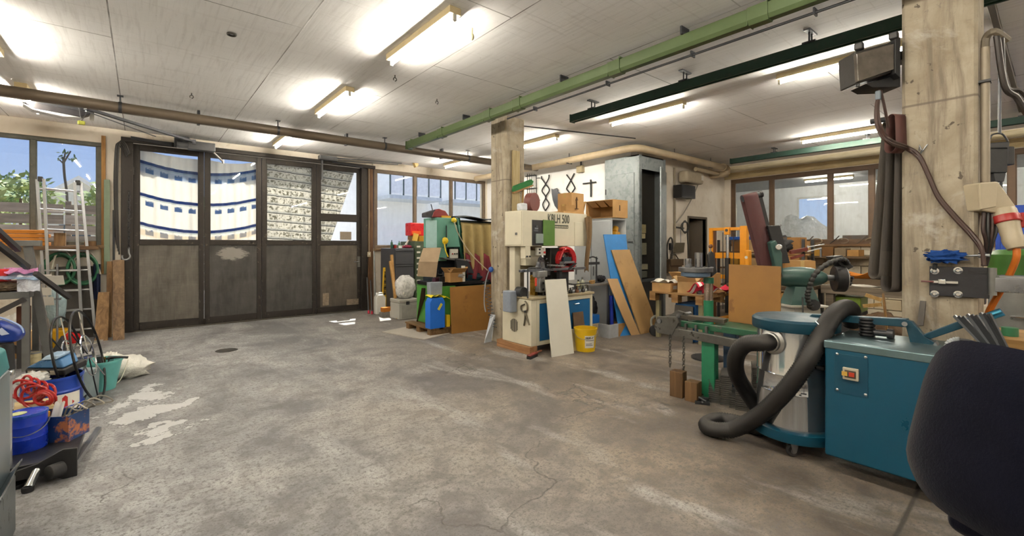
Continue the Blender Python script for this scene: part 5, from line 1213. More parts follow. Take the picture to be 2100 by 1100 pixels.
# floor mat
t = one('floor_mat', slab([(2.85, 7.05, 0.012), (3.42, 6.32, 0.012), (3.72, 6.62, .012), (3.15, 7.30, .012)], .012), M('a9a196', .8, 0, .08, 4), 'thin pale steel sheet lying on the floor before the blue carton', 'sheet')
p = [G(783, 682), G(870, 698), G(922, 685), G(838, 671)]
for v_ in p: v_.z = .0
bpy.data.objects.remove(t)
one('floor_mat', MB().prism(p, (0, 0, .012)), M('a9a196', .8, 0, .08, 4, wear='6b655d', wamt=.35), 'thin pale sheet lying on the floor before the blue carton', 'mat')
# hose reel thing at the column: blue hose end with curly cable
one('curly_cable', MB().tube([PX(995+6*math.sin(k*1.2)+k*.25, 575+k*1.4, 3.90) + V((0, -.02*math.cos(k*1.2), 0)) for k in range(70)], .005, 6), M('39424a', .5), 'dark curly cable hanging down the far side of the slim column', 'cable')
one('hose_end', MB().tube(spline([PX(1008, 548, 3.93), PX(1001, 560, 3.9), PX(995, 585, 3.88), PX(993, 620, 3.88), PX(996, 640, 3.88)], 6), .008, 6), M('8a8e92', .4), 'grey hose looped from the slim column to the curly cable', 'hose')
lump('blue_connector', PX(1007, 553, 3.92), (.03, .04, .04), M('1f4f9a', .5), 'blue connector hung on the slim column', 'connector', .2, 3, 1)
q = G(1003, 702)
one('white_sheet', slab([G(994, 704), G(1008, 701), PX(1016, 646, 3.9), PX(1007, 645, 3.92)], .012, (0, 0, 1.4)), M('c6ccd2', .4), 'pale bent sheet leaning on the slim column foot', 'sheet')
# ---------------------------------------------------------------- combined saw on timbers, things around it
CREAM = M('cdc6b0', .45, 0, .07, 4, .04, wear='a89c80', wamt=.27); BLUEM = M('1c5f92', .4, 0, .1, 4, .04, wear='174a72', wamt=.3); CREAMD = M('b3a88c', .5, 0, .12)
sx0, sx1, sy0, sy1 = 3.83, 5.02, 4.27, 4.86; zb = .10
one('timber_beam', MB().box(3.80, sy0-.01, 0, 3.93, 4.95, zb), wood('b98d66', '8f6440', .8, 1), 'rough timber beam under the open side of the saw base', 'beam', bevel=.004)
one('timber_beam', MB().box(4.70, sy0+.02, 0, 4.95, 4.93, zb), wood('a07a52', '6b4a2c', .8, 1), 'rough timber beam under the bucket end of the saw base', 'beam', bevel=.004)
t = thing('combination_saw', 'cream and blue workshop saw with overhead cabinet lettered KBLH 500', 'machine', (4.45, 4.6, zb))
# base: cream side wing with sloped shoulder, cream frame, blue doors
wing = MB().prism([(sx0, sy0, zb), (sx0, sy1, zb), (sx0, sy1, .50), (sx0, 4.62, .58), (sx0, 4.50, .70), (sx0, sy0, .70)], (.10, 0, 0)).build('side_panel', CREAM, t, bevel=.008)
vc = V((sx0-.002, 4.60, .335))
MB().lathe([(.10, 0), (.10, .003)], vc, (-1, 0, 0), 24).build('vent_ring', CREAM, wing)
for k in range(7):
    dy = -.066+.022*k; hh = math.sqrt(max(.001, .088**2-dy*dy))
    MB().box(sx0-.009, vc.y+dy-.005, vc.z-hh, sx0-.002, vc.y+dy+.005, vc.z+hh).build('vent_slot', BLACK, wing)
MB().box(sx0+.10, sy0+.03, zb, sx1, sy1, .70).build('carcass', CREAMD, t, bevel=.006)
MB().box(sx0+.10, sy0, zb, sx0+.15, sy0+.03, .70).box(sx1-.045, sy0, zb, sx1, sy0+.03, .70).box(sx0+.15, sy0, .64, sx1-.045, sy0+.03, .70).box(sx0+.15, sy0, zb, sx1-.045, sy0+.03, .15).box(4.40, sy0, .15, 4.44, sy0+.03, .64).build('frame', CREAM, t, bevel=.004)
for a, b in ((sx0+.155, 4.395), (4.445, sx1-.05)):
    d = MB().box(a, sy0+.008, .155, b, sy0+.03, .635).build('door', BLUEM, t, bevel=.004)
    MB().tube([(a+.18, sy0+.008, .585), (a+.18, sy0-.015, .585), (a+.27, sy0-.015, .585), (a+.27, sy0+.008, .585)], .006, 6).build('handle', CHROME, d)
MB().box(sx0-.01, sy0-.02, .70, sx1+.02, sy1+.02, .73).build('worktop', M('a99c7f', .5, .2, .15, 6), t, bevel=.006)
# clamp pliers on the side panel
g = thing('locking_pliers', 'steel C-clamp locking pliers hanging on the cream side of the saw', 'pliers', (sx0-.02, 4.33, .4))
yy, zz = 4.36, .56
MB().tube(spline([(sx0-.015, yy+.02, zz-.02), (sx0-.015, yy+.075, zz-.01), (sx0-.015, yy+.085, zz+.045), (sx0-.015, yy+.02, zz+.075)], 5), .011, 8).build('upper_jaw', metal('7c7566', .4), g)
MB().tube(spline([(sx0-.015, yy-.0, zz-.02), (sx0-.015, yy-.035, zz+.01), (sx0-.015, yy-.03, zz+.08), (sx0-.015, yy+.01, zz+.115)], 5), .011, 8).build('lower_jaw', metal('7c7566', .4), g)
MB().tube(spline([(sx0-.015, yy+.01, zz-.01), (sx0-.015, yy+.01, zz-.1), (sx0-.015, yy+.03, zz-.2)], 5), .011, 8).build('handle', metal('7c7566', .4), g)
MB().tube(spline([(sx0-.015, yy, zz-.03), (sx0-.015, yy-.03, zz-.1), (sx0-.015, yy-.07, zz-.18)], 5), .011, 8).build('lever', metal('7c7566', .4), g)
MB().cyl((sx0-.03, yy, zz-.015), (sx0+.002, yy, zz-.015), .014, n=10).build('pivot', DKSTEEL, g)
# overhead cabinet
hx0, hx1, hy0, hy1, hz0, hz1 = 3.85, 5.11, 4.46, 4.83, 1.385, 1.86
MB().box(hx0, hy0, hz0, hx1, hy1, hz1).build('overhead_cabinet', CREAM, t, bevel=.006)
sd = MB().box(hx0-.008, hy0+.015, hz0+.015, hx0, hy1-.015, hz1-.015).build('side_door', CREAM, t, bevel=.004)
MB().box(hx0-.018, hy0+.09, hz0+.15, hx0-.008, hy0+.13, hz0+.18).cyl((hx0-.02, hy0+.1, hz0+.17), (hx0-.008, hy0+.1, hz0+.17), .013, n=10).build('lock', CHROME, sd)
def fp(u, v): return PY(u, v, hy0)
a, b = fp(1091, 451), fp(1113, 504)
MB().box(a.x, hy0-.004, b.z, b.x, hy0+.004, a.z).build('opening', BLACK, t)
ctl = MB().box(a.x+.06, hy0-.02, b.z+.03, b.x-.005, hy0-.004, b.z+.16).build('control_unit', M('7f8a86', .5), t, bevel=.003)
for k in range(3): MB().box(a.x+.02+.02*k, hy0-.014, b.z+.19+.03*k, a.x+.10, hy0-.004, b.z+.21+.03*k).build('relay', M(['4a4d52', '6d7075', '36393d'][k], .5), t)
c_, d_ = fp(1112.5, 451), fp(1131.5, 504)
gd = MB().prism([(c_.x, hy0-.006, d_.z), (d_.x, hy0-.05, d_.z), (d_.x, hy0-.05, c_.z-.01), (c_.x, hy0-.006, c_.z)], (0, -.012, 0)).build('inner_door', M('4c6f2c', .45), t, bevel=.003)
e_, f_ = fp(1178, 456), fp(1195, 505)
MB().box(e_.x, hy0-.008, f_.z, e_.x+.16, hy0, e_.z).build('small_door', CREAM, t, bevel=.003)
INK = M('46493f', .5, bump=0)
text('lettering', 'KBLH 500', .172, PY(1146, 450, hy0-.004) , (1, 0, 0), (0, 0, 1), INK, t, .001, .60, True)
cc = PY(1150, 465, hy0-.004); MB().box(cc.x-.155, hy0-.003, cc.z-.024, cc.x+.155, hy0, cc.z+.022).build('name_strip', INK, t)
for k in range(9): MB().box(cc.x-.135+.032*k, hy0-.005, cc.z-.012, cc.x-.115+.032*k, hy0-.002, cc.z+.002).build('print_mark', CREAM, t)
# stand between base and head
MB().box(3.92, 4.70, .73, 4.02, 4.82, hz0).build('stand', CREAM, t, bevel=.006); MB().box(4.86, 4.70, .73, 4.96, 4.82, hz0).build('stand', CREAM, t, bevel=.006)
MB().box(4.02, 4.74, 1.05, 4.46, 4.80, hz0).build('back_plate', CREAMD, t, bevel=.004)
MB().box(4.03, 4.60, 1.12, 4.30, 4.74, 1.33).build('drive_box', CREAM, t, bevel=.006)
dbx = PY(1050, 520, 4.5).x
MB().box(3.90, 4.46, 1.22, 3.99, 4.56, hz0).build('guide_bracket', CREAM, t, bevel=.004)
for dx in (.02, .07): MB().cyl((3.90+dx, 4.455, 1.25), (3.90+dx, 4.44, 1.25), .012, n=10).build('bolt', DKSTEEL, t)
sw = MB().box(PY(1102, 510, 4.5).x, 4.50, PY(1102, 524, 4.5).z, PY(1119, 510, 4.5).x, 4.54, PY(1102, 508, 4.5).z).build('switch_panel', OFFW, t, bevel=.004)
for k, (u, v, m_) in enumerate(((1106, 512, BLACK), (1106, 519, BLACK), (1116, 518, REDP), (1115, 511, WHITE))): 
    q = PY(u, v, 4.5); MB().cyl(q, q + V((0, -.018, 0)), .015 if k == 2 else .011, n=12).build('button', m_, sw)
# clamping beam and rods in front
MB().bar((3.72, 4.36, 1.07), (4.95, 4.36, 1.07), .05, .035).build('clamp_rail', metal('8d9198', .3), t, bevel=.004)
MB().tube([(3.80, 4.30, .72), (3.80, 4.30, 1.09), (3.83, 4.30, 1.105), (4.02, 4.30, 1.105)], .010, 8).build('stop_rod', DKSTEEL, t)
MB().box(3.99, 4.30, .98, 4.15, 4.42, 1.06).box(4.02, 4.31, .78, 4.12, 4.40, .98).build('clamp_block', metal('b3b5b4', .35), t, bevel=.006)
for z in (.82, .90): MB().cyl((4.07, 4.31, z), (4.07, 4.295, z), .016, n=12).build('bolt', BLACK, t)
MB().prism([(4.0, 4.33, 1.09), (4.03, 4.33, 1.18), (4.07, 4.33, 1.10), (4.11, 4.33, 1.18), (4.14, 4.33, 1.09)], (0, .05, 0)).build('v_block', metal('8a8c90', .3), t)
MB().lathe([(.03, -.02), (.08, -.012), (.09, 0), (.08, .012), (.03, .02)], (4.20, 4.47, 1.16), (.3, -1, .2), 24).build('cutter_wheel', OILY, t)
for k in range(8):
    a_ = k*math.pi/4; MB().cyl((4.20+.06*math.cos(a_), 4.43, 1.16+.06*math.sin(a_)), (4.20+.085*math.cos(a_), 4.42, 1.16+.085*math.sin(a_)), .008, n=6).build('cutter_tooth', DKSTEEL, t)
MB().bar((4.23, 4.35, 1.13), (4.48, 4.35, 1.11), .10, .02).build('fence_plate', metal('b9bcc0', .25), t, bevel=.003)
MB().box(4.50, 4.40, 1.06, 4.56, 4.48, 1.25).build('scale_block', metal('a9abac', .35), t, bevel=.004)
MB().box(3.69, 4.52, .52, 3.81, 4.68, .80).build('motor_box', M('8f98a6', .35, .2), t, bevel=.015)
MB().cyl((3.86, 4.56, .78), (3.86, 4.44, .78), .07, n=18).build('motor', DKSTEEL, t)
MB().box(4.10, 4.33, .73, 4.26, 4.47, .86).build('vice_body', BLACK, t, bevel=.01); MB().box(4.27, 4.33, .73, 4.42, 4.46, .93).build('vice_jaw', M('22304c', .4, .3), t, bevel=.01)
MB().box(4.03, 4.42, .73, 4.09, 4.52, 1.0).build('brass_post', BRASS, t, bevel=.006)
MB().box(4.44, 4.36, .74, 4.49, 4.42, 1.07).build('support_post', DKSTEEL, t, bevel=.004)
for k in range(5): MB().box(4.12+.06*k, 4.50+.02*(k % 2), .93+.05*(k % 3), 4.16+.06*k, 4.62, 1.05+.04*(k % 2)).build('gear_case', [OILY, STEEL, DKSTEEL, M('3a4a63', .4, .3), STEEL][k], t, bevel=.006)
MB().box(4.46, 4.56, .73, 4.84, 4.72, 1.36).build('gearbox', M('3a3834', .5, .3), t, bevel=.02)  # dark block added as stand-in for clutter, hides the white wall behind
MB().box(4.24, 4.52, .73, 4.44, 4.66, 1.04).build('feed_unit', OILY, t, bevel=.015)
# red screwdriver
g = thing('screwdriver', 'screwdriver with orange-red handle stuck in the saw rail', 'screwdriver', (4.30, 4.30, .9))
q = PY(1099, 578, 4.29); MB().lathe([(.008, 0), (.015, .01), (.013, .05), (.017, .09), (.01, .11)], q + V((0, 0, -.06)), n=12).build('handle', M('c8402a', .35), g); MB().cyl(q + V((0, 0, .05)), q + V((0, 0, .17)), .004, n=6).build('blade', STEEL, g)
# red circular saw head
c = PY(1160, 533, 4.40)
g = thing('mitre_saw', 'red mitre saw with round blade guard standing on the cream saw', 'saw', (c.x, 4.4, .73))
RS = M('a3151c', .32, 0, .1)
def ringp(r0, r1, a0, a1, y, th, n=18):
    m = MB(); pts = [(c.x + r1*math.cos(a0+(a1-a0)*k/n), y, c.z + r1*math.sin(a0+(a1-a0)*k/n)) for k in range(n+1)] + [(c.x + r0*math.cos(a1-(a1-a0)*k/n), y, c.z + r0*math.sin(a1-(a1-a0)*k/n)) for k in range(n+1)]
    return m.prism(pts, (0, th, 0))
ringp(.105, .185, -.75, 2.1, 4.36, .09).build('blade_guard', RS, g, bevel=.01)
ringp(.10, .16, 2.2, 3.5, 4.38, .07).build('blade_guard', RS, g, bevel=.01)
MB().lathe([(.15, 0), (.15, .003)], (c.x, 4.43, c.z), (0, -1, 0), 30).build('blade', metal('9a9b9d', .25), g)
MB().box(c.x-.10, 4.34, c.z-.02, c.x+.06, 4.40, c.z+.04).build('window', M('2b3a44', .15), g, bevel=.006)
MB().tube(spline([(c.x-.16, 4.36, c.z+.0), (c.x-.10, 4.34, c.z+.13), (c.x+.0, 4.34, c.z+.15), (c.x+.04, 4.35, c.z+.10)], 6), .018, 8).build('handle', RS, g)
MB().box(c.x-.14, 4.34, c.z-.05, c.x+.12, 4.42, c.z-.02).build('shoe', metal('9ea2a8', .3), g, bevel=.004)
MB().prism([(c.x-.12, 4.36, c.z-.09), (c.x+.10, 4.36, c.z-.09), (c.x+.14, 4.36, c.z-.17), (c.x-.16, 4.36, c.z-.17)], (0, .12, 0)).build('base', M('7d1a1e', .35), g, bevel=.008)
MB().box(c.x-.05, 4.42, .73, c.x+.07, 4.52, c.z-.17).build('pedestal', DKSTEEL, g, bevel=.006)
MB().bar((c.x-.02, 4.33, c.z-.13), (c.x+.14, 4.34, c.z-.05), .04, .012).build('arm', BLACK, g)
# metal parts row on the worktop
rnd = random.Random(3)
for k in range(6):
    x_ = 4.60+.065*k
    g = thing('tool_fitting', ['black hose fitting', 'steel drill chuck', 'brown oil cup', 'grey clamp foot', 'black knurled nut', 'steel spindle'][k] + ' on the blue-door end of the saw worktop', 'fitting', (x_, 4.33, .73))
    MB().lathe([(.022, 0), (.028, .012), (.028, .03), (.02, .045), (.012, .05), (.012, .075+.01*(k % 3))], (x_, 4.31+.01*(k % 2), .73), n=12).build('body', [BLACK, STEEL, RUST, STEEL, DKSTEEL, CHROME][k], g)
    MB().cyl((x_-.025, 4.31, .80+.005*k), (x_+.03, 4.32, .805+.005*k), .007, n=8).build('pin', [STEEL, DKSTEEL][k % 2], g)
g = one('steel_rule', MB().bar((4.58, 4.27, .86), (4.98, 4.29, .855), .03, .012), DKSTEEL, 'flat dark steel bar lying across the fittings on the saw worktop', 'bar')
bottle('glass_bottle', 4.97, 4.42, .73, .035, .2, M('a9ab9a', .2), STEEL, 'clear spray bottle beside the red mitre saw')
bottle('glass_bottle', 4.86, 4.40, .73, .028, .17, M('b8b089', .25), BLACK, 'yellowish oil bottle beside the red mitre saw')
# leather apron on the corner
def apron(a, b): 
    x_ = 5.03+.15*a+.02*math.sin(b*5)-.05*b*a; return V((x_, 4.43-.02*math.sin(a*9+b*3)-.02*b, 1.80-.80*b+.03*math.sin(a*3)))
rag('leather_apron', apron, 14, 18, cloth_mat('6f5a42', .25), 'brown leather apron hanging from the corner of the overhead cabinet', 'apron', .006)
# things on the overhead cabinet
G2 = hz1
one('red_drum_lid', MB().lathe([(.10, 0), (.13, .0), (.13, .10), (.10, .10)], (4.14, 4.66, G2+.13), (.3, -1, 0), 22), M('6a3a36', .5), 'brownish red ring lying on the overhead cabinet', 'ring')
one('foil_bag', MB().box(3.88, 4.5, G2, 3.98, 4.62, G2+.10), M('c8cbd0', .3), 'white foil packet on the overhead cabinet beside the broom', 'packet', bevel=.02)
one('cardboard_sheet', MB().box(4.66, 4.5, G2, 5.10, 4.78, G2+.03), CARD, 'flat cardboard sheet on the overhead cabinet', 'cardboard')
carton(TR((4.98, 4.66, G2+.03), .1), .30, .26, .28, 'closed cardboard box with an arrow mark on the overhead cabinet', CARD)
q = PY(1167, 418, 4.50); INKB = M('4a3018', .7)
o = bpy.data.objects['cardboard_box.001'] if 'cardboard_box.001' in bpy.data.objects else None
if o:
    MB().prism([(4.93, 4.52, G2+.20), (4.955, 4.52, G2+.25), (4.98, 4.52, G2+.20)], (0, -.01, 0)).build('arrow_print', INKB, o); MB().box(4.95, 4.51, G2+.08, 4.96, 4.52, G2+.2).box(4.92, 4.51, G2+.07, 4.99, 4.52, G2+.08).build('arrow_print', INKB, o)
carton(TR((4.80, 4.55, G2+.03), .05), .2, .1, .10, 'small flat carton in front of the arrow-marked box', CARD2)
# broom leaning upside down at the slim column, plank on the column
t = thing('push_broom', 'upside-down broom with green bristles leaning at the slim column', 'broom', (4.1, 4.90, 0))
c1 = PY(1075, 381, 4.885); ex = V((.82, 0, .30)).normalized()
MB().prism([c1 + ex*(-.20) + UZ*(-.035), c1 + ex*(.17) + UZ*(-.035), c1 + ex*.20 + UZ*.01, c1 + ex*.15 + UZ*.055, c1 + ex*(-.19) + UZ*.05, c1 + ex*(-.21) + UZ*.0], (0, .05, 0)).build('bristles', M('1f6a35', .8, 0, .2, 60, .8), t, bevel=.008)
MB().bar(c1 + ex*(-.2) + V((0, .025, -.045)), c1 + ex*.19 + V((0, .025, -.045)), .05, .025).build('head', wood('a9875a', '7a5a34', 1, 0), t)
MB().cyl(c1 + V((0, .02, -.06)), (4.06, 4.935, .02), .012, n=10).build('handle', wood('b8955e', '8a6a3a', 1, 2), t)
one('pale_plank', MB().box(PY(1050, 400, 4.95).x, 4.925, 1.75, PY(1064, 400, 4.95).x, 4.958, 2.75), wood('c3b28a', '9f8b60', 1, 2), 'pale plank fixed upright to the slim column', 'plank', bevel=.003)
# boards leaning in front of the saw
WB = M('c9c5b8', .45, 0, .05, 3, .03, wear='a9a28d', wamt=.25)
one('white_board', slab([G(1132.4, 733.5), G(1177.5, 725), PY(1160.7, 572, 4.245), PY(1118.6, 574, 4.245)], .018, (0, 0, 1.4)), WB, 'tall white laminated board leaning against the blue saw doors', 'board', bevel=.002)
one('cream_offcut', slab([G(1169, 722), G(1187, 719), PY(1180, 675, 4.2), PY(1172, 675, 4.2)], .016, (0, 0, 1.4)), M('c6bb97', .5), 'short cream board leaning behind the tall white board', 'board', bevel=.002)
one('brown_board', slab([(4.56, 4.17, 0), (4.78, 4.17, 0), (4.79, 4.245, .47), (4.58, 4.245, .47)], .014, (0, 0, 1.4)), M('5b4632', .6, 0, .3, 6), 'dark brown board leaning at the saw behind the yellow bucket', 'board')
# yellow bucket
q = G(1216, 722); bxx, byy = q.x, q.y+.13
YB_ = M('d8b017', .4, 0, .1, 5, .06, wear='a8861a', wamt=.3)
t = bucket('yellow_bucket', bxx, byy, .125, .150, .30, YB_, 'dirty yellow plaster bucket with a white label beside the saw', bail=False)
nv = V((-bxx, -byy, 0)).normalized(); a0 = math.atan2(nv.y, nv.x)
def bp(da, z, e=.002): 
    r = .125+.025*z/.30+e; return V((bxx + r*math.cos(a0+da), byy + r*math.sin(a0+da), z))
MB().sheet(lambda s, w_: bp(-.05+1.0*s, .055+.16*w_), 12, 4, .001).build('label', PAPER, t)
for k in range(6): MB().sheet(lambda s, j, k=k: bp(.03+.10*k+.07*s+(.12 if k == 5 else 0), .175+.024*j, .0035), 3, 2, .0008).build('print_mark', BLACK, t)
for z, w_ in ((.15, .42), (.105, .3), (.085, .36)): MB().sheet(lambda s, k, z=z, w_=w_: bp(.04+2*w_*s, z+.008*k, .0035), 8, 2, .0008).build('print_line', M('5a5f66', .6, bump=0), t)
MB().tube([bp(-1.55+3.1*k/14, .27-.10*math.sin(math.pi*k/14), .014) for k in range(15)], .0035, 6).build('handle', M('8a8a82', .4), t)
# hand brush
q = G(1092, 734)
t = thing('hand_brush', 'hand brush with dark red wooden back on the floor before the saw', 'brush', q)
MB(TR(q, .35)).box(-.10, -.03, .03, .10, .03, .055).build('back', M('6d2a22', .5), t, bevel=.012); MB(TR(q, .35)).box(-.10, -.028, 0, .09, .028, .032).build('bristles', BLACK, t)
MB(TR(q, .35)).cyl((.10, 0, .045), (.24, 0, .04), .013, n=8).build('handle', M('8a5a44', .5), t)
# ---------------------------------------------------------------- inner wall: wrought iron, switch cabinet, cupboard, leaning boards
IRON = M('2b2a2b', .5, .5); xw = XA-.03
def wp(a, b): return PX(1070 + a/7.335, 330 + b/7.335, xw)
def strands(lst, label, r=.014):
    t = thing('iron_ornament', label, 'wrought iron', wp(*lst[0][0]))
    for s in lst: MB().tube(spline([wp(*p) for p in s], 5), r, 7).build('bar', IRON, t)
    return t
strands([[(300, 230), (300, 265), (360, 350), (415, 440), (360, 550), (410, 650), (355, 752)], [(410, 210), (405, 265), (360, 350), (305, 450), (360, 550), (315, 660), (355, 752)]], 'tall wrought iron double-twist ornament hung beside the iron shield')
strands([[(675, 210), (740, 300), (795, 395), (792, 425), (740, 500)], [(790, 190), (735, 300), (680, 405), (685, 440), (740, 500)]], 'short wrought iron loop ornament hung between shield and cross')
t = strands([[(1037, 283), (1040, 420), (1040, 545)]], 'plain iron cross hanging on the white wall', .018)
MB().tube([wp(920, 345), wp(1115, 320)], .013, 7).build('cross_arm', IRON, t)
sh = [(450, 420), (480, 428), (505, 418), (535, 408), (550, 435), (545, 465), (590, 490), (603, 590), (580, 670), (545, 735), (500, 680), (470, 590), (455, 500)]
one('iron_shield', MB().prism([wp(*p) for p in sh], (-.012, 0, 0)), M('4a4c51', .4, .5), 'grey sheet-iron shield hung on the white wall', 'shield', bevel=.003)
t = thing('iron_grille', 'wrought iron window grille leaning on the wall beside the broom', 'grille', wp(140, 640))
for a, b in (((60, 235), (215, 215)), ((215, 215), (222, 640)), ((60, 425), (225, 410)), ((60, 650), (222, 630))): MB().tube([wp(*a), wp(*b)], .012, 6).build('frame_bar', IRON, t)
for x_ in (85, 118, 152, 185): MB().tube([wp(x_, 195), wp(x_, 640)], .007, 6).build('bar', IRON, t)
for y_ in (262, 595): MB().tube([wp(225, y_), wp(275, y_-5)], .009, 6).build('fixing', IRON, t)
t = thing('junction_box', 'beige junction box with a conduit high on the white wall', 'junction box', wp(890, 130))
a, b = wp(848, 85), wp(930, 172); MB().box(xw-.06, b.y, b.z, xw+.03, a.y, a.z).build('box', M('b7a886', .5), t, bevel=.008)
q = wp(890, 85); MB().cyl((xw, q.y, q.z), (xw, q.y, CEIL-.002), .014, n=8).build('conduit', DKSTEEL, t)
# galvanised switch cabinet
gx0, gx1, gy0, gy1, gz = 6.80, 7.64, 4.72, 5.48, 3.01
GA = M('878d8e', .5, .55, .16, 6, .04, wear='747b7d', wamt=.45, wscale=8); GB = M('73797b', .5, .5, .16, 6)
t = thing('switch_cabinet', 'tall galvanised switch cabinet with one door standing open', 'cabinet', (7.2, 5.1, 0))
MB().box(gx0, gy0+.01, 0, gx0+.02, gy1, gz).build('side_panel', GA, t)
MB().box(gx0+.02, gy1-.02, 0, XA-.002, gy1, gz).build('back_strip', GB, t)
MB().box(gx0+.02, YB-.06, 0, gx1, YB-.03, gz).build('back_panel', M('4a4640', .6, .3), t)
MB().box(gx0, gy0, gz-.02, gx1, YB-.03, gz).build('top', GB, t)
MB().box(gx1-.02, gy0+.01, 0, gx1, YB-.03, gz).build('side_panel', GB, t)
MB().box(gx0, gy0-.004, 0, gx0+.08, gy0+.02, gz).build('corner_post', GA, t, bevel=.003); MB().box(gx1-.07, gy0-.004, 0, gx1, gy0+.02, gz).build('corner_post', GB, t, bevel=.003)
MB().box(gx0+.08, gy0, 2.76, gx1-.07, gy0+.02, gz).build('header', GA, t)
MB().box(gx0+.02, gy0+.02, .74, gx1-.02, YB-.06, .77).build('floor_plate', GB, t)
MB().box(gx0+.08, gy0, 0, gx1-.07, gy0+.02, .74).build('lower_panel', M('3a3b3b', .6, .3), t)
sp = MB().box(gx0-.012, gy0+.10, .1, gx0, gy1-.03, 2.70).build('side_door', GA, t, bevel=.004)
for z in (.5, 1.4, 2.4): MB().cyl((gx0-.014, gy1-.03, z-.05), (gx0-.014, gy1-.03, z+.05), .012, n=8).build('hinge', DKSTEEL, sp)
MB().box(gx0-.03, gy0+.12, 1.45, gx0-.012, gy0+.24, 1.47).build('handle', STEEL, sp)
hg = V((gx1-.02, gy0-.012, 0)); fe = V((6.95, 4.40, 0)); dv = (fe-hg).normalized(); nn = V((-dv.y, dv.x, 0))
MB().prism([hg + V((0, 0, .72)), fe + V((0, 0, .72)), fe + V((0, 0, 2.76)), hg + V((0, 0, 2.76))], nn*.02).build('open_door', GA, t)
MB().box(6.88, 4.80, 1.95, 7.0, 4.9, 2.20).build('meter', OFFW, t, bevel=.006)
for k, (z, h_, c_, w_) in enumerate(((1.62, .16, 'a89a72', .28), (1.52, .09, 'c2b48c', .26), (1.22, .22, '8a8672', .3), (.95, .10, '9a947c', .34), (.80, .12, '6b6a5e', .32))):
    MB().box(6.91, 4.84, z, 6.91+w_, 4.93, z+h_).build('terminal_block', M(c_, .5, 0, .2, 30), t, bevel=.005)
for k in range(6): MB().cyl((6.94+.04*k, 4.90, .78), (6.94+.04*k, 4.90, 2.7), .008, n=6).build('wire', M(['5b4a38', '3a3a3c', '6b5a40', '2e3a4a', '4a4a40', '7a6a50'][k], .6), t)
# white cupboard with open end, open carton on top
cx0, cx1, cy0, cy1, cz = 5.75, 6.12, 4.50, 5.30, 1.835
CW = M('b7bcbf', .4, .1, .07, 3, .03, wear='8f989d', wamt=.27)
t = thing('steel_cupboard', 'pale grey steel cupboard with an open end shelf behind the leaning boards', 'cupboard', ((cx0+cx1)/2, 4.9, 0))
MB().box(cx0, cy0+.40, 0, cx1, cy1, cz).build('body', CW, t, bevel=.005)
MB().box(cx0, cy0, 0, cx0+.02, cy0+.40, cz-.03).box(cx1-.02, cy0, 0, cx1, cy0+.40, cz-.03).box(cx0, cy0, cz-.03, cx1, cy0+.40, cz).build('end_bay', CW, t)
for z in (.1, .62, 1.14, 1.50): MB().box(cx0+.02, cy0+.01, z, cx1-.02, cy0+.40, z+.02).build('shelf', CW, t)
for a, b in ((cy0+.02, cy0+.40), (cy0+.42, cy1-.02)):
    d = MB().box(cx0-.015, a, .08, cx0, b, cz-.04).build('door', CW, t, bevel=.004); MB().box(cx0-.028, b-.05, .9, cx0-.015, b-.035, 1.05).build('handle', STEEL, d)
one('yellow_tool', MB(TR((5.98, 4.62, 1.52), .3)).box(-.10, -.06, 0, .10, .06, .10).cyl((0, 0, .1), (.06, 0, .17), .05, n=14), M('c9962a', .4), 'yellow hand tool on the top shelf of the pale cupboard', 'tool', bevel=.01)
lump('white_bag', (5.95, 4.62, 1.25), (.13, .1, .11), M('d6d8da', .5), 'white paper bag on the middle shelf of the pale cupboard', 'bag', .25, 3, 4, flat=1.16)
t = thing('open_carton', 'large open cardboard box lying on its side on the pale cupboard', 'box', (5.93, 4.78, cz))
bx0, bx1, by0, by1, bz0, bz1 = 5.73, 6.11, 4.46, 5.02, cz+.003, cz+.29; w_ = .008
MB().box(bx0, by0, bz0, bx1, by1, bz0+w_).build('panel', CARD, t); MB().box(bx0, by0, bz1-w_, bx1, by1, bz1).build('panel', CARD, t)
MB().box(bx0, by0, bz0+w_, bx1, by0+w_, bz1-w_).build('panel', CARD, t); MB().box(bx0, by1-w_, bz0+w_, bx1, by1, bz1-w_).build('panel', CARD, t); MB().box(bx1-w_, by0+w_, bz0+w_, bx1, by1-w_, bz1-w_).build('panel', CARD2, t)
for k in range(3): MB().prism([(bx0, by0+.02+.18*k, bz1-.01), (bx0, by0+.18+.18*k, bz1-.01), (bx0+.14, by0+.17+.18*k, bz1-.10), (bx0+.14, by0+.03+.18*k, bz1-.10)], (0, 0, .004)).build('flap', CARD, t)
MB().box(bx0+.16, by0-.002, bz0+.11, bx0+.185, by0, bz0+.20).build('hand_hole', M('3a2718', .8), t)
one('flat_carton', slab([(5.66, 5.05, cz+.0), (5.66, 5.28, cz), (5.75, 5.28, cz+.26), (5.75, 5.05, cz+.30)], .02, (0, 0, 1.4)), CARD2, 'folded carton standing between arrow box and open carton', 'cardboard')
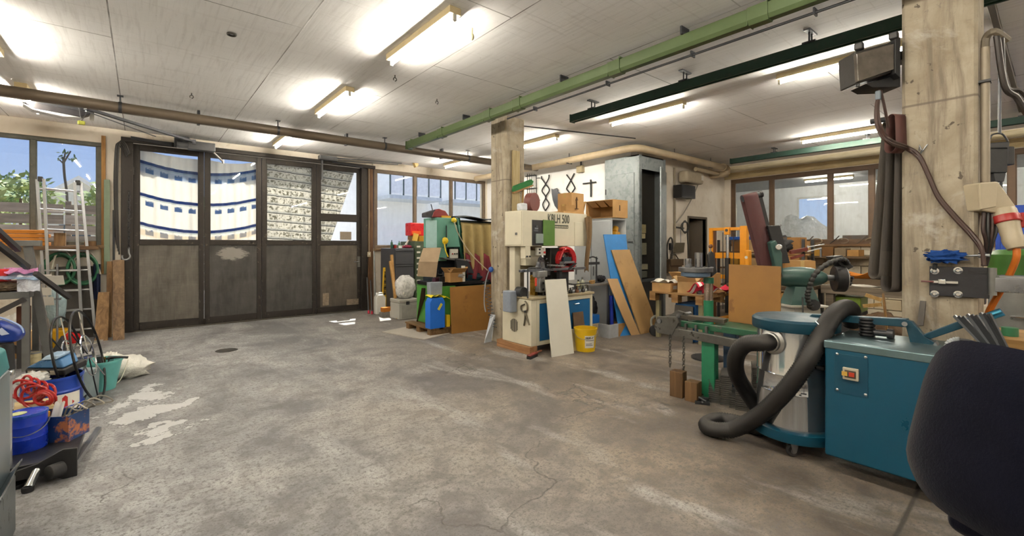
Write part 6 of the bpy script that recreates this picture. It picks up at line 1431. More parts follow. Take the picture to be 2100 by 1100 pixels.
# leaning boards
def quad(name, p, lab, mat, th=.018, ytop=4.49, ybase=None):
    (ul, vl), (ur, vr), (br_, bvr), (bl_, bvl) = p
    a, b = PY(ul, vl, ytop), PY(ur, vr, ytop)
    c_, d_ = (G(br_, bvr), G(bl_, bvl)) if ybase is None else (PY(br_, bvr, ybase), PY(bl_, bvl, ybase))
    c_.z = max(c_.z, 0); d_.z = max(d_.z, 0)
    return one(name, slab([d_, c_, b, a], th, (0, 0, 1.4)), mat, lab, 'board', bevel=.002)
quad('blue_board', ((1238, 481), (1284, 481), (1304, 686), (1272, 690)), 'bright blue painted board leaning against the pale cupboard', M('2f7cc0', .5, 0, .12, 6, .05, wear='5f9bd0', wamt=.35))
quad('tan_board', ((1254, 513), (1291, 512), (1352, 678), (1315, 686)), 'long tan board with rounded corners leaning before the blue board', M('a98758', .55, 0, .14, 2.2, .06, wear='97754a', wamt=.42, wscale=3), .02, 4.44)
quad('wood_strip', ((1252, 511), (1274, 511), (1290, 560), (1268, 560)), 'broken brown plank end showing behind the long tan board', wood('80603c', '5d4228', .8, 2), .012, 4.47, 4.44)
def curved(a, b):
    l = PY(1245, 572, 4.36).lerp(G(1294, 688), b); r = PY(1266, 572, 4.36).lerp(G(1312, 686), b)
    p = l.lerp(r, a); return p + V((-.06*math.sin(math.pi*b)*.8, -.03*math.sin(math.pi*b), 0))
one('curved_board', MB().sheet(curved, 3, 14, .012), M('b59164', .55, 0, .12, 2.2, .06), 'short bent board leaning beside the long tan board', 'board', ang=60)
q = G(1240, 685)
t = thing('grey_drawer_box', 'grey and brown open box on the floor under the leaning boards', 'box', (5.6, 4.3, 0))
MB().box(5.42, 4.27, 0, 5.62, 4.29, .20).build('front', M('a9adb2', .5), t); MB().box(5.40, 4.27, 0, 5.42, 4.55, .20).build('side', M('a9adb2', .5), t); MB().box(5.62, 4.28, 0, 5.80, 4.30, .19).build('side', CARD2, t); MB().box(5.42, 4.29, 0, 5.80, 4.55, .02).build('bottom', CARD2, t); MB().box(5.78, 4.30, 0, 5.80, 4.55, .19).build('side', CARD2, t)
# bench behind the saw with clamp tools
bench(5.10, 4.42, 5.66, 5.2, .815, 'small grey steel bench between the saw and the pale cupboard', M('6f6d69', .5, .3), STEEL, th=.03, lw=.03)
t = thing('bench_clamp', 'black cast clamp with screw standing on the small grey bench', 'clamp', (5.35, 4.55, .815))
MB().bar((5.20, 4.55, 1.12), (5.50, 4.55, 1.12), .03, .04).build('beam', DKSTEEL, t); MB().cyl((5.44, 4.55, .82), (5.44, 4.55, 1.22), .012, n=8).build('screw', DKSTEEL, t); MB().box(5.38, 4.5, .815, 5.50, 4.6, .83).build('foot', DKSTEEL, t); MB().tube(spline([(5.24, 4.55, 1.14), (5.26, 4.55, 1.2), (5.36, 4.55, 1.22), (5.46, 4.55, 1.19)], 5), .012, 7).build('arch', DKSTEEL, t)
lump('black_rag', (5.60, 4.60, .87), (.07, .08, .055), cloth_mat('26262a'), 'black rag heap on the small grey bench', 'rag', .3, 3, 3, flat=.816)
one('wood_offcut', MB(TR((5.28, 4.5, .816), .5)).box(-.08, -.03, 0, .08, .03, .05), wood('c39a62', '94703f', 1, 0), 'small light wood offcut on the grey bench', 'offcut', bevel=.003)
one('blue_case', MB().box(5.12, 4.5, .2, 5.46, 4.75, .33), M('1d5fa8', .4), 'flat blue case under the small grey bench', 'case', bevel=.01)
one('speckled_carton', MB().box(5.12, 4.48, 0, 5.46, 4.78, .2), cardboard('a9987f'), 'pale carton under the blue case below the grey bench', 'box', bevel=.004)
lump('black_bag', (5.50, 4.75, .40), (.12, .12, .18), M('26272b', .5), 'black bag under the small grey bench', 'bag', .3, 3, 8)
one('blue_tube', MB().cyl((5.63, 4.40, 0), (5.61, 4.40, .62), .03, n=12), M('1a2f96', .35), 'deep blue tube standing under the leaning boards', 'tube')
# ---- short wall: doorway, black box, canister, hoses
FR = M('4f4536', .6)
t = struct('trim_12', MB().box(dwx0-.05, YB-.015, 0, dwx0, YB+.2, dwz+.05).box(dwx1, YB-.015, 0, dwx1+.05, YB+.2, dwz+.05).box(dwx0, YB-.015, dwz, dwx1, YB+.2, dwz+.05), FR, bevel=.004)
t = struct('door_5', MB().prism([(dwx1-.01, YB+.06, .01), (dwx1-.01, YB+.10, .01), (dwx1-.30, YB+.72, .01), (dwx1-.335, YB+.70, .01)], (0, 0, dwz-.02)), M('4a3d2c', .6))
struct('wall_closet', MB().box(dwx0-.6, YB+1.2, 0, dwx1+.6, YB+1.3, 2.6).box(dwx0-.6, YB+.2, 0, dwx0-.5, YB+1.2, 2.6).box(dwx1+.5, YB+.2, 0, dwx1+.6, YB+1.2, 2.6).box(dwx0-.6, YB+.2, 2.5, dwx1+.6, YB+1.3, 2.6), M('8a5a30', .8))
struct('floor_closet', MB().box(dwx0-.6, YB+.02, -.1, dwx1+.6, YB+1.3, 0), M('5a4a38', .8))
for k, (c_, z, lab) in enumerate((('c7722a', .55, 'orange jacket hanging inside the dark doorway'), ('5a2f22', 1.0, 'dark brown coat hanging inside the dark doorway'), ('b56a3a', 1.45, 'rust-coloured cloth bundle on the rail inside the doorway'))):
    lump('hanging_coat', (dwx0+.22, YB+.55+.1*k, z), (.16, .15, .26), cloth_mat(c_), lab, 'coat', .25, 2.5, k+3)
one('coat_rail', MB().cyl((dwx0-.5, YB+.62, 1.75), (dwx1+.5, YB+.62, 1.75), .015, n=8), STEEL, 'steel coat rail inside the dark doorway', 'rail')
yw_ = YB-.01
a, b = PY(1389, 379, YB-.12), PY(1417, 409, YB-.12)
t = thing('black_speaker', 'black wall box mounted below the grey canister on the short wall', 'speaker', (a.x, YB, b.z))
MB().box(a.x, YB-.22, b.z, b.x, YB-.03, a.z).build('cabinet', BLACK, t, bevel=.006); MB().box(a.x+.02, YB-.226, b.z+.02, b.x-.02, YB-.22, a.z-.02).build('grille', M('2c2c2e', .8, bump=.5, scale=60), t); MB().box(a.x+.1, YB-.03, b.z+.1, b.x-.1, YB, a.z-.1).build('bracket', DKSTEEL, t)
a, b = PY(1400, 337, YB-.15), PY(1435, 380, YB-.15)
t = thing('expansion_vessel', 'dusty beige flat tank with a white sticker high on the short wall', 'tank', (a.x, YB, b.z))
MB().box(a.x, YB-.25, b.z, b.x, YB-.04, min(a.z, 2.92)).build('tank', M('a79b86', .6, 0, .12), t, bevel=.05, seg=3); MB().box(b.x-.12, YB-.254, b.z+.08, b.x-.03, YB-.249, b.z+.18).build('sticker', PAPER, t); MB().box(a.x+.1, YB-.05, b.z+.1, b.x-.1, YB, a.z-.15).build('bracket', DKSTEEL, t)
one('grey_cable', MB().tube(spline([PY(1431, 380, YB-.1), PY(1420, 405, YB-.08), PY(1402, 437, YB-.05), PY(1386, 458, YB-.03)], 6), .012, 6), M('8a857a', .5), 'grey cable sagging from the beige tank to the hose rack', 'cable')
one('wall_conduit', MB().cyl((PY(1384, 400, YB-.03).x, YB-.03, .9), (PY(1384, 400, YB-.03).x, YB-.03, 2.98), .022, n=10), M('8f8470', .5), 'vertical grey conduit on the short wall beside the open cabinet door', 'conduit')
t = thing('hose_rack', 'dark hose and cable loops hung on a hook beside the doorway', 'hose', PY(1400, 470, YB-.1))
hc = PY(1403, 466, YB-.08)
for k in range(4): MB().tube([hc + V((.09*math.cos(a)*(1+.25*k % 2)-.02*k, -.02-.012*k, .13*math.sin(a)*(1-.08*k))) for a in [j*2*math.pi/20 for j in range(20)]], .011, 6, True).build('loop', M(['26241f', '2e2c28', '4a463d', '1f1f20'][k], .6), t)
MB().tube(spline([hc + V((.03, -.05, -.1)), hc + V((.07, -.05, -.45)), hc + V((.12, -.05, -.75)), hc + V((.10, -.05, -1.0))], 6), .013, 6).build('tail', M('2a2824', .6), t)
MB().bar(hc + V((-.25, .07, .0)), hc + V((.1, .06, -.02)), .02, .02).build('rail', DKSTEEL, t)
t = thing('dustpan', 'grey sheet-metal dustpan hanging by a wire below the hose rack', 'dustpan', PY(1389, 508, YB-.07))
q = [PY(1379, 519, YB-.05), PY(1402, 518, YB-.05), PY(1404, 498, YB-.12), PY(1385, 498, YB-.12)]
slab(q, .006).build('pan', M('77705f', .5, .4), t); MB().tube([PY(1396, 498, YB-.1), PY(1396, 470, YB-.03)], .006, 6).build('hanger', STEEL, t)
t = thing('vacuum_hose', 'dark hooked rod with cables hanging beside the open cabinet door', 'rod', PY(1372, 500, YB-.1))
MB().tube(spline([PY(1370, 545, YB-.1), PY(1368, 510, YB-.1), PY(1371, 494, YB-.1), PY(1376, 488, YB-.1), PY(1379, 500, YB-.1), PY(1377, 545, YB-.1)], 6), .016, 7).build('rod', M('2f2c28', .6), t); MB().cbox(PY(1375, 506, YB-.12), (.06, .05, .14)).build('clamp', BLACK, t, bevel=.01)
q = PY(1388, 545, YB-.2)
t = thing('leather_bag', 'dark brown leather bag hanging against the short wall', 'bag', q)
MB().box(q.x-.24, YB-.22, q.z-.15, q.x+.20, YB-.06, q.z+.13).build('body', M('43331f', .6, 0, .2, 8, .3), t, bevel=.05, seg=3); MB().box(q.x-.25, YB-.23, q.z-.0, q.x+.21, YB-.22, q.z+.13).build('flap', M('4d3b25', .6), t, bevel=.004); MB().tube([(q.x-.15, YB-.15, q.z+.12), (q.x-.08, YB-.12, q.z+.22), (q.x+.08, YB-.12, q.z+.22), (q.x+.15, YB-.15, q.z+.12)], .012, 6).build('handle', M('2f2418', .6), t)
# ---- pallet table with cartons
PWd = wood('b08a5a', '7d5b38', .8, 1)
t = thing('pallet_table', 'raised wooden pallet used as a table for opened cartons', 'pallet', (6.6, 3.58, 0))
for k in range(5): MB().box(6.0+.24*k, 3.14, .675, 6.0+.24*k+.19, 3.98, .70).build('deck_board', PWd, t, bevel=.003)
for k in range(3): MB().box(6.0, 3.14+.37*k, .645, 7.2, 3.24+.37*k, .675).build('stringer', PWd, t)
for i in range(3):
    for k in range(3): MB().box(6.0+.53*i, 3.14+.37*k, .56, 6.12+.53*i, 3.24+.37*k, .645).build('block', PWd, t, bevel=.003)
for a, b in ((6.06, 3.88), (6.06, 3.2), (7.08, 3.2), (7.08, 3.88)): MB().box(a, b-.03, 0, a+.06, b+.03, .56).build('leg', M('8c8668', .5, .2), t, bevel=.003)
carton(TR((6.16, 3.80, .70), .05), .28, .30, .13, 'flat brown carton with a white label at the pallet table edge', CARD, mark=True)
rag('wrapping_paper', lambda a, b: V((6.0+.3*a, 3.66+.30*b, .845+.025*math.sin(a*7+b*4)+.02*math.sin(b*9))), 14, 12, PAPER, 'grey-white wrapping paper spread over the flat brown carton', 'paper', .003)
carton(TR((6.22, 3.46, .70), .3), .24, .26, .17, 'open pale carton on the pallet table beside the flat carton', cardboard('c3a071'), True)
carton(TR((6.62, 3.72, .70), -.2), .32, .3, .2, 'open tall carton with raised flaps behind the flat carton', cardboard('b99664'), True)
carton(TR((6.95, 3.55, .70), .1), .3, .3, .26, 'brown carton behind the opened ones on the pallet table', CARD2)
for k in range(4): one('steel_offcut', MB(TR((6.10+.04*k, 3.20+.05*k, .70+.012*k), .4*k)).box(-.1, -.025, 0, .1, .025, .012), DKSTEEL if k % 2 else M('6d675f', .6), ['flat dark bar', 'grey strip', 'black strip', 'brown-grey strip'][k] + ' lying on the pallet table near the flag cloth', 'offcut')
def flag(a, b): return V((6.05+.75*a, 3.22-.30*a+.18*b, .80+.05*math.sin(a*8+b*3)+.04*math.sin(b*6)-.06*b))
tt = NT('flag_cloth'); c_ = tt.tc(); wv = tt.noise(c_, 4, 3, .5, .5); sepx = tt.n('ShaderNodeSeparateXYZ'); tt.l(c_, sepx.inputs[0]); st_ = tt.math('FRACT', tt.math('MULTIPLY', sepx.outputs['X'], 3.2)); FLAG = tt.bsdf(tt.mix(tt.ramp(st_, [(.86, 0.0), (.88, 1.0)]), (.55, .03, .06), (.85, .8, .8)), .8, 0, tt.bump(wv, .5, .03), .2)
rag('flag_cloth', flag, 26, 12, FLAG, 'crimson cloth with white stripes crumpled on the pallet table', 'cloth', .004)
one('blue_bin', MB().box(6.12, 3.3, 0, 6.62, 3.62, .54), M('1f5a94', .45), 'blue bin under the pallet table', 'bin', bevel=.01)
one('grey_sheet', slab([(6.03, 3.62, 0), (6.03, 3.30, 0), (6.08, 3.32, .52), (6.08, 3.60, .52)], .012, (0, 0, 1.4)), M('55504a', .6), 'grey sheet leaning on the blue bin under the pallet table', 'sheet')
t = thing('hand_pallet_jack', 'small grey wheel and jack parts on the floor under the pallet table', 'jack', (6.2, 3.8, 0))
MB().lathe([(.03, -.03), (.08, -.03), (.085, 0), (.08, .03), (.03, .03)], (6.10, 3.95, .085), (.6, .8, 0), 20).build('wheel', RUBBER, t); MB().tube(spline([(6.10, 4.0, .1), (6.12, 4.02, .25), (6.2, 3.95, .3), (6.3, 3.85, .2)], 5), .018, 7).build('fork', M('9a9a90', .4, .3), t)
# ---- yellow stacker behind
t = thing('yellow_stacker', 'yellow hand stacker with twin mast and chrome lift ram', 'stacker', (7.8, 3.6, 0))
YM = M('d98e12', .4, 0, .1, wear='8a5a14', wamt=.27)
sx = 7.7; y0, y1 = 3.91, 3.27; zt = 1.70
MB().box(sx, y0-.07, 0, sx+.10, y0, zt).build('mast', YM, t, bevel=.006); MB().box(sx, y1, 0, sx+.10, y1+.11, zt+.02).build('mast', YM, t, bevel=.006)
MB().box(sx+.02, y0-.10, .1, sx+.08, y0-.07, zt-.04).build('mast_channel', M('5a3416', .6), t); MB().box(sx, y1+.11, zt-.05, sx+.06, y0-.07, zt).build('top_bar', YM, t, bevel=.004)
ym = (y0+y1)/2-.01
MB().cbox((sx-.01, ym, zt-.06), (.06, .09, .13)).build('chain_head', YM, t, bevel=.01); MB().cyl((sx-.045, ym, zt-.05), (sx-.03, ym, zt-.05), .025, n=14).build('pulley', DKSTEEL, t)
MB().cyl((sx, ym, 1.15), (sx, ym, zt-.1), .026, n=14).build('ram', CHROME, t); MB().cyl((sx, ym, .25), (sx, ym, 1.18), .042, n=16).build('cylinder', BLACK, t)
for yy in (ym+.09, ym-.09): MB().cyl((sx+.02, yy, .3), (sx+.02, yy, zt-.08), .007, n=6).build('chain', DKSTEEL, t)
for z, h_ in ((1.17, .10), (.82, .07), (.50, .07)): MB().box(sx+.03, y1+.11, z, sx+.07, y0-.10, z+h_).build('cross_member', YM, t, bevel=.004)
MB().box(sx-.08, y1-.07, .92, sx+.04, y1+.0, 1.32).build('control_box', YM, t, bevel=.02); MB().cyl((sx-.085, y1-.03, 1.2), (sx-.08, y1-.03, 1.2), .025, n=12).build('badge', OFFW, t)
MB().box(sx+.10, y1, .04, sx+.9, y1+.12, .10).build('fork', YM, t, bevel=.006); MB().box(sx+.10, y0-.12, .04, sx+.9, y0, .10).build('fork', YM, t, bevel=.006)
for yy in (y0-.05, y1+.05): MB().lathe([(.02, -.03), (.05, -.03), (.05, .03), (.02, .03)], (sx+.85, yy, .05), (0, 1, 0), 16).build('wheel', RUBBER, t)
# shelves with boxes behind the stacker
t = thing('storage_rack', 'grey steel rack loaded with cartons behind the yellow stacker', 'rack', (9.2, 3.9, 0))
rx0, rx1, ry0, ry1 = 8.7, 9.2, 2.75, 4.25
for a in (rx0, rx1-.04):
    for b in (ry0, ry1-.04): MB().box(a, b, 0, a+.04, b+.04, 1.5).build('post', DKSTEEL, t)
RZ = (.28, .62, .95, 1.25)
for z in RZ: MB().box(rx0, ry0, z, rx1, ry1, z+.025).build('shelf', wood('7a5a3a', '523a24', 1, 1), t)
rnd = random.Random(9); nb = 0
where = ['lowest', 'second', 'third', 'top']
for i, z in enumerate(RZ):
    y = ry0+.06; j = 0
    while y < ry1-.3:
        w_ = rnd.uniform(.2, .36); h_ = rnd.uniform(.13, .26)
        kind = rnd.random()
        if kind < .72: carton(TR((rx0+.2, y+w_/2, z+.025), rnd.uniform(-.06, .06)), .32, w_-.02, h_, ['brown', 'tan', 'pale', 'dark brown', 'ochre', 'grey-brown'][j % 6] + ' carton on the %s shelf of the steel rack' % where[i], cardboard(['a77c4c', 'b98d58', 'c4a478', '7d5a36', 'b58a3c', '8d7a62'][j % 6]), mark=rnd.random() < .5, tape=False)
        else: can('paint_tin', rx0+.12, y+.1, z+.025, .085, min(.2, h_), [STEEL, M('2f6f4a', .4), M('b04a2a', .4), M('355f9a', .4), M('c9b23a', .4), WHITE][j % 6], ['silver', 'green', 'rust-red', 'blue', 'yellow', 'white'][j % 6] + ' paint tin on the %s shelf of the steel rack' % where[i], 'tin', STEEL); w_ = .2
        y += w_; j += 1
one('blue_tray', MB().box(8.72, 3.45, 1.50, 9.15, 4.1, 1.56), M('1c4f9e', .4), 'flat blue tray on posts of the steel rack', 'tray', bevel=.01)
lump('black_cable_heap', (8.8, 3.15, 1.40), (.15, .25, .16), M('1f1f21', .6, bump=.6), 'heap of black cables on top of the steel rack', 'cables', .35, 4, 4, flat=1.28)
# ---------------------------------------------------------------- linisher, green cutting frame, plates, dust extractor
# tool stand with round post
q = PD(1453, 650, 5.55); px_, py_ = q.x, q.y
t = thing('tool_stand', 'green pipe tool stand with a grey round plate carrying steel cylinders', 'stand', (px_, py_, 0))
GP = M('1f7050', .4, 0, .12, wear='2b4a3c', wamt=.25)
MB().lathe([(.20, 0), (.20, .02), (.07, .03)], (px_, py_, 0), n=24).build('foot', DKSTEEL, t)
MB().cyl((px_, py_, .02), (px_, py_, .72), .057, n=20).build('post', GP, t); MB().cyl((px_, py_, .72), (px_, py_, .93), .053, n=20).build('bare_band', metal('b9a79a', .25, .2, wear='8a4a32', wamt=.35), t); MB().cyl((px_, py_, .93), (px_, py_, 1.0), .062, n=20).build('collar', M('1d5a44', .4), t)
e = V((CY, -SY, 0)); pc = V((px_, py_, 0)) - e*.16
MB().cyl((pc.x, pc.y, 1.07), (pc.x, pc.y, 1.125), .20, n=30).build('plate', metal('77787a', .4, .25, 10), t, bevel=.006)
MB().lathe([(.10, 1.0), (.17, 1.02), (.17, 1.07)], (pc.x, pc.y, 0), n=24).build('under_plate', M('5a6f86', .4, .2), t)
for k in range(9): MB().cbox((pc.x + .19*math.cos(k*.24-2.0), pc.y + .19*math.sin(k*.24-2.0), 1.128), (.012, .03, .012), TR((0, 0, 0), k*.24)).build('tooth', STEEL, t)
for k, (du, h_, r_, m_) in enumerate(((-.19, .105, .042, metal('a9aaac', .25)), (-.06, .18, .048, metal('9a9b9e', .22)))):
    g = pc + e*(du+.10); one('steel_cylinder', MB().lathe([(r_*.9, 0), (r_, .006), (r_, h_), (r_*.7, h_+.004), (r_*.65, h_-.02)], (g.x, g.y, 1.125), n=24), m_, ['short', 'tall'][k] + ' shiny steel cylinder on the round plate of the tool stand', 'cylinder')
t = thing('vice_figure', 'black spindle head with a ball knob on the tool stand', 'spindle', (px_, py_, 1.0)); g = V((px_, py_, 0)) + e*.05
MB().prism([g + V((-.03, 0, 1.0)), g + e*.06 + V((0, 0, 1.06)), g + e*.02 + V((0, 0, 1.30)), g + V((-.02, 0, 1.33)), g - e*.05 + V((0, 0, 1.28)), g - e*.04 + V((0, 0, 1.1))], (SY*.06, CY*.06, 0)).build('body', BLACK, t, bevel=.012); MB().ball(g + V((-.01, .02, 1.385)), .026).build('knob', RUST, t); MB().cyl(g + V((-.01, .02, 1.3)), g + V((-.01, .02, 1.37)), .008, n=8).build('stem', STEEL, t)
# linisher
base = PD(1640, 700, 4.62); bx_, by_ = base.x, base.y
LG_ = M('36544f', .4, .05, .1, wear='2a423f', wamt=.25)
t = thing('belt_linisher', 'green belt linisher with tilted maroon abrasive belt on a white pedestal', 'grinder', (bx_, by_, 0))
f_ = V((SY, CY, 0)); o = V((bx_, by_, 0))
def L(a, z, b=0): return o + e*a + f_*b + UZ*z
MB().prism([L(-.13, 0, -.12), L(.13, 0, -.12), L(.13, 0, .12), L(-.13, 0, .12)], UZ*.78).build('pedestal', OFFW, t, bevel=.006); MB().prism([L(-.2, .78, -.17), L(.2, .78, -.17), L(.2, .78, .17), L(-.2, .78, .17)], UZ*.015).build('table_plate', M('b9b5a8', .4), t)
m = MB(); P0 = [L(-.15, .795, -.1), L(.15, .795, -.1), L(.15, .795, .1), L(-.15, .795, .1)]; P1 = [L(-.09, .98, -.07), L(.09, .98, -.07), L(.09, .98, .07), L(-.09, .98, .07)]
m._a(P0+P1, [(0, 3, 2, 1), (4, 5, 6, 7), (0, 1, 5, 4), (1, 2, 6, 5), (2, 3, 7, 6), (3, 0, 4, 7)]); m.build('motor_foot', LG_, t, bevel=.005)
ax = (e - f_*.32).normalized()
MB().lathe([(.05, -.26), (.075, -.25), (.08, -.20), (.088, -.17), (.105, -.08), (.108, .02), (.10, .10), (.075, .18), (.05, .22), (.04, .235)], L(-.0, 1.07), ax, 28).build('motor', LG_, t)
MB().lathe([(.03, .22), (.03, .36)], L(0, 1.07), ax, 14).build('shaft', STEEL, t)
dw = MB().lathe([(.06, .30), (.125, .30), (.128, .305), (.128, .385), (.122, .39), (.05, .39)], L(0, 1.06), ax, 34).build('guard_drum', BLACK, t)
MB().lathe([(.03, .391), (.119, .391), (.119, .398), (.03, .398)], L(0, 1.06), ax, 34).build('grinding_disc', metal('b4b2ae', .5), t)
for k in range(5): MB().cyl(L(0, 1.06) + ax*.40 + (UZ*math.cos(k*1.256) + f_*math.sin(k*1.256))*.02, L(0, 1.06) + ax*.43 + (UZ*math.cos(k*1.256) + f_*math.sin(k*1.256))*.06, .014, n=8).build('hub_lug', DKSTEEL, t)
MB().cyl(L(0, 1.06) + ax*.385, L(0, 1.06) + ax*.45, .03, n=12).build('spindle_nut', DKSTEEL, t)
# tilted belt arm
def Q(u, v, d=4.55): return PD(u, v, d)
bl0, bl1 = Q(1579, 560), Q(1537, 396); bw = .21
bd = (bl1-bl0).normalized(); bn = (e*.93 - f_*.36); bn = (bn - bd*bn.dot(bd)).normalized(); bs = bd.cross(bn)
def belt(a, b):      # closed band round two pulleys, seen on its flat face
    return None
face = Q(1525, 393), Q(1549, 390), Q(1594, 556), Q(1566, 560)
u1 = (Q(1556, 400)-Q(1527, 402)); 
pts = []
R_ = .035
A0 = Q(1540, 404); A1 = Q(1584, 575); dirn = (A1-A0).normalized(); sidev = e.copy(); sidev = (sidev - dirn*sidev.dot(dirn)).normalized(); dep = dirn.cross(sidev)
if dep.dot(f_) < 0: dep = -dep
hw = .073
loop = []
for k in range(9): a = math.pi*k/8; loop.append(A0 + (-dep*math.cos(a)*R_ - dirn*math.sin(a)*R_) + dep*R_)
for k in range(9): a = math.pi*k/8; loop.append(A1 + (dep*math.cos(a)*R_ + dirn*math.sin(a)*R_) + dep*R_)
m = MB(); n = len(loop)
vs_ = [p - sidev*hw for p in loop] + [p + sidev*hw for p in loop]
m._a(vs_, [(i, (i+1) % n, (i+1) % n+n, i+n) for i in range(n)])
bo = m.build('abrasive_belt', M('4c2a2b', .75, 0, .1, 30, .3), t); so_ = bo.modifiers.new('s', 'SOLIDIFY'); so_.thickness = .004
MB().cyl(A0 + dep*R_ - sidev*hw*.98, A0 + dep*R_ + sidev*(hw+.03), R_*.93, n=18).build('idler_pulley', DKSTEEL, t); MB().cyl(A1 + dep*R_ - sidev*hw*.98, A1 + dep*R_ + sidev*hw*.98, R_*.93, n=18).build('drive_pulley', DKSTEEL, t)
MB().bar(A0 + sidev*(hw+.03) + dep*.04, A1 + sidev*(hw+.025) + dep*.04, .035, .05, sidev).build('arm_bar', BLACK, t, bevel=.005)
MB().lathe([(.02, -.015), (.035, -.015), (.035, .015), (.02, .015)], A0 + sidev*(hw+.045) + dep*R_, sidev, 16).build('tension_knob', BLACK, t)
MB().tube([A0.lerp(A1, .42) + sidev*hw, A0.lerp(A1, .42) + sidev*(hw+.13), A0.lerp(A1, .40) + sidev*(hw+.15)], .010, 7).build('tension_lever', STEEL, t)
c1, c2 = Q(1578, 466, 4.5), Q(1612, 545, 4.5)
MB().prism([Q(1574, 463, 4.52), Q(1600, 462, 4.52), Q(1621, 540, 4.52), Q(1598, 541, 4.52)], f_*.16).build('belt_guard', BLACK, t, bevel=.008)
MB().prism([Q(1580, 497, 4.48), Q(1592, 492, 4.48), Q(1605, 520, 4.48), Q(1606, 556, 4.48), Q(1595, 575, 4.48), Q(1590, 540, 4.48)], f_*.08).build('swivel_arm', LG_, t, bevel=.015); MB().cyl(Q(1597, 507, 4.46), Q(1597, 507, 4.40), .03, n=16).build('swivel_knob', CHROME, t, bevel=.008)
# flexible exhaust of the linisher
pts = spline([Q(1738, 541, 4.5), Q(1728, 532, 4.45), Q(1700, 540, 4.4), Q(1672, 562, 4.38), Q(1660, 590, 4.38), Q(1656, 612, 4.38), Q(1664, 630, 4.4)], 10)
MB().tube(pts, .022, 10, rs=[.026 if k % 3 else .018 for k in range(len(pts))]).build('flexible_hose', M('232220', .55), t); MB().lathe([(.05, -.03), (.058, 0), (.05, .03)], Q(1668, 626, 4.42), f_, 20).build('hose_socket', BLACK, t)
MB().prism([Q(1705, 527, 4.5), Q(1728, 524, 4.5), Q(1752, 548, 4.5), Q(1735, 556, 4.5)], f_*.1).build('suction_hood', BLACK, t, bevel=.008)
MB().tube(spline([Q(1646, 610, 4.4), Q(1646, 650, 4.35), Q(1640, 680, 4.35), Q(1640, 720, 4.4)], 5), .007, 6).build('power_cable', BLACK, t)
# orange-brown board standing on the cutting frame
one('plywood_screen', slab([(4.36, 2.02, .665), (4.36, 1.565, .665), (4.39, 1.57, 1.21), (4.39, 2.03, 1.215)], .014, (0, 0, 1.4)), PLY, 'large orange-brown plywood square standing upright on the green cutting frame', 'board', bevel=.002)
# green cutting frame
t = thing('cutting_frame', 'green and bare steel hydraulic cutting frame with hanging chains', 'machine', (4.2, 1.9, 0))
GF = M('27573f', .45, .2, .15, 8, .06, wear='55554f', wamt=.42); GS = metal('6b6a66', .45, .2, 9, wear='45433f', wamt=.4)
MB().box(3.98, 1.40, .62, 4.02, 2.30, .675).build('front_rail', GF, t, bevel=.004); MB().box(4.44, 1.30, .62, 4.48, 2.30, .675).build('rear_rail', GF, t, bevel=.004)
for y in (1.42, 1.95, 2.26): MB().box(4.02, y, .625, 4.44, y+.04, .66).build('cross_member', GF, t, bevel=.003)
MB().box(4.04, 1.55, .645, 4.42, 2.04, .665).build('table_plate', GF, t)
MB().bar((3.93, 2.42, .575), (3.93, 1.62, .555), .05, .075).build('lower_beam', GS, t, bevel=.004)
for y in (2.22, 2.12, 2.02): MB().box(3.945, y, .58, 3.965, y+.02, .66).build('spacer', GS, t)
lg = MB().box(3.94, 1.95, 0, 4.02, 2.07, .55).build('leg', GP, t, bevel=.004); MB().box(4.36, 1.95, 0, 4.44, 2.07, .62).build('leg', M('2f4a66', .5), t, bevel=.004); MB().box(4.36, 1.35, 0, 4.44, 1.43, .62).build('leg', GP, t, bevel=.004)
MB().prism([(3.90, 2.34, .54), (3.90, 2.50, .54), (3.90, 2.54, .60), (3.90, 2.50, .70), (3.90, 2.30, .72), (3.90, 2.28, .66)], (.03, 0, 0)).build('pivot_plate', GS, t, bevel=.003); MB().prism([(4.06, 2.28, .60), (4.06, 2.48, .60), (4.06, 2.52, .66), (4.06, 2.38, .76), (4.06, 2.28, .74)], (.03, 0, 0)).build('pivot_plate', GS, t, bevel=.003)
for p in ((3.885, 2.47, .66), (4.045, 2.36, .71)): MB().cyl(p, (p[0]+.22, p[1], p[2]), .022, n=12).build('pivot_bolt', STEEL, t)
MB().bar((4.10, 2.35, .70), (4.16, 1.95, .70), .10, .035).build('blade_arm', M('4a453d', .5, .4), t, bevel=.003); MB().bar((3.97, 1.52, .69), (4.20, 1.30, .75), .035, .035).build('stop_bar', GS, t); MB().cyl((3.95, 1.53, .655), (3.975, 1.53, .655), .025, n=10).build('bolt', GF, t)
MB().box(4.36, 2.2, 0, 4.44, 2.28, .62).build('leg', GP, t, bevel=.004)
for cy_ in (2.36, 2.22):
    lk = []
    z = .53
    for k in range(11 if cy_ > 2.3 else 13):
        axx = k % 2
        if k < 2:
            p_ = [(math.cos(a)*.011 if axx == 0 else 0, math.cos(a)*.011 if axx else 0, math.sin(a)*.019) for a in [j*2*math.pi/8 for j in range(8)]]
            lk.append(MB(Matrix.Translation((3.90, cy_, z))).tube(p_, .0042, 5, True).build('chain_link', GS, t))
        else:
            c_ = lk[axx].copy(); COL.objects.link(c_); c_.location = (3.90, cy_, z-.0232)
        z -= .028
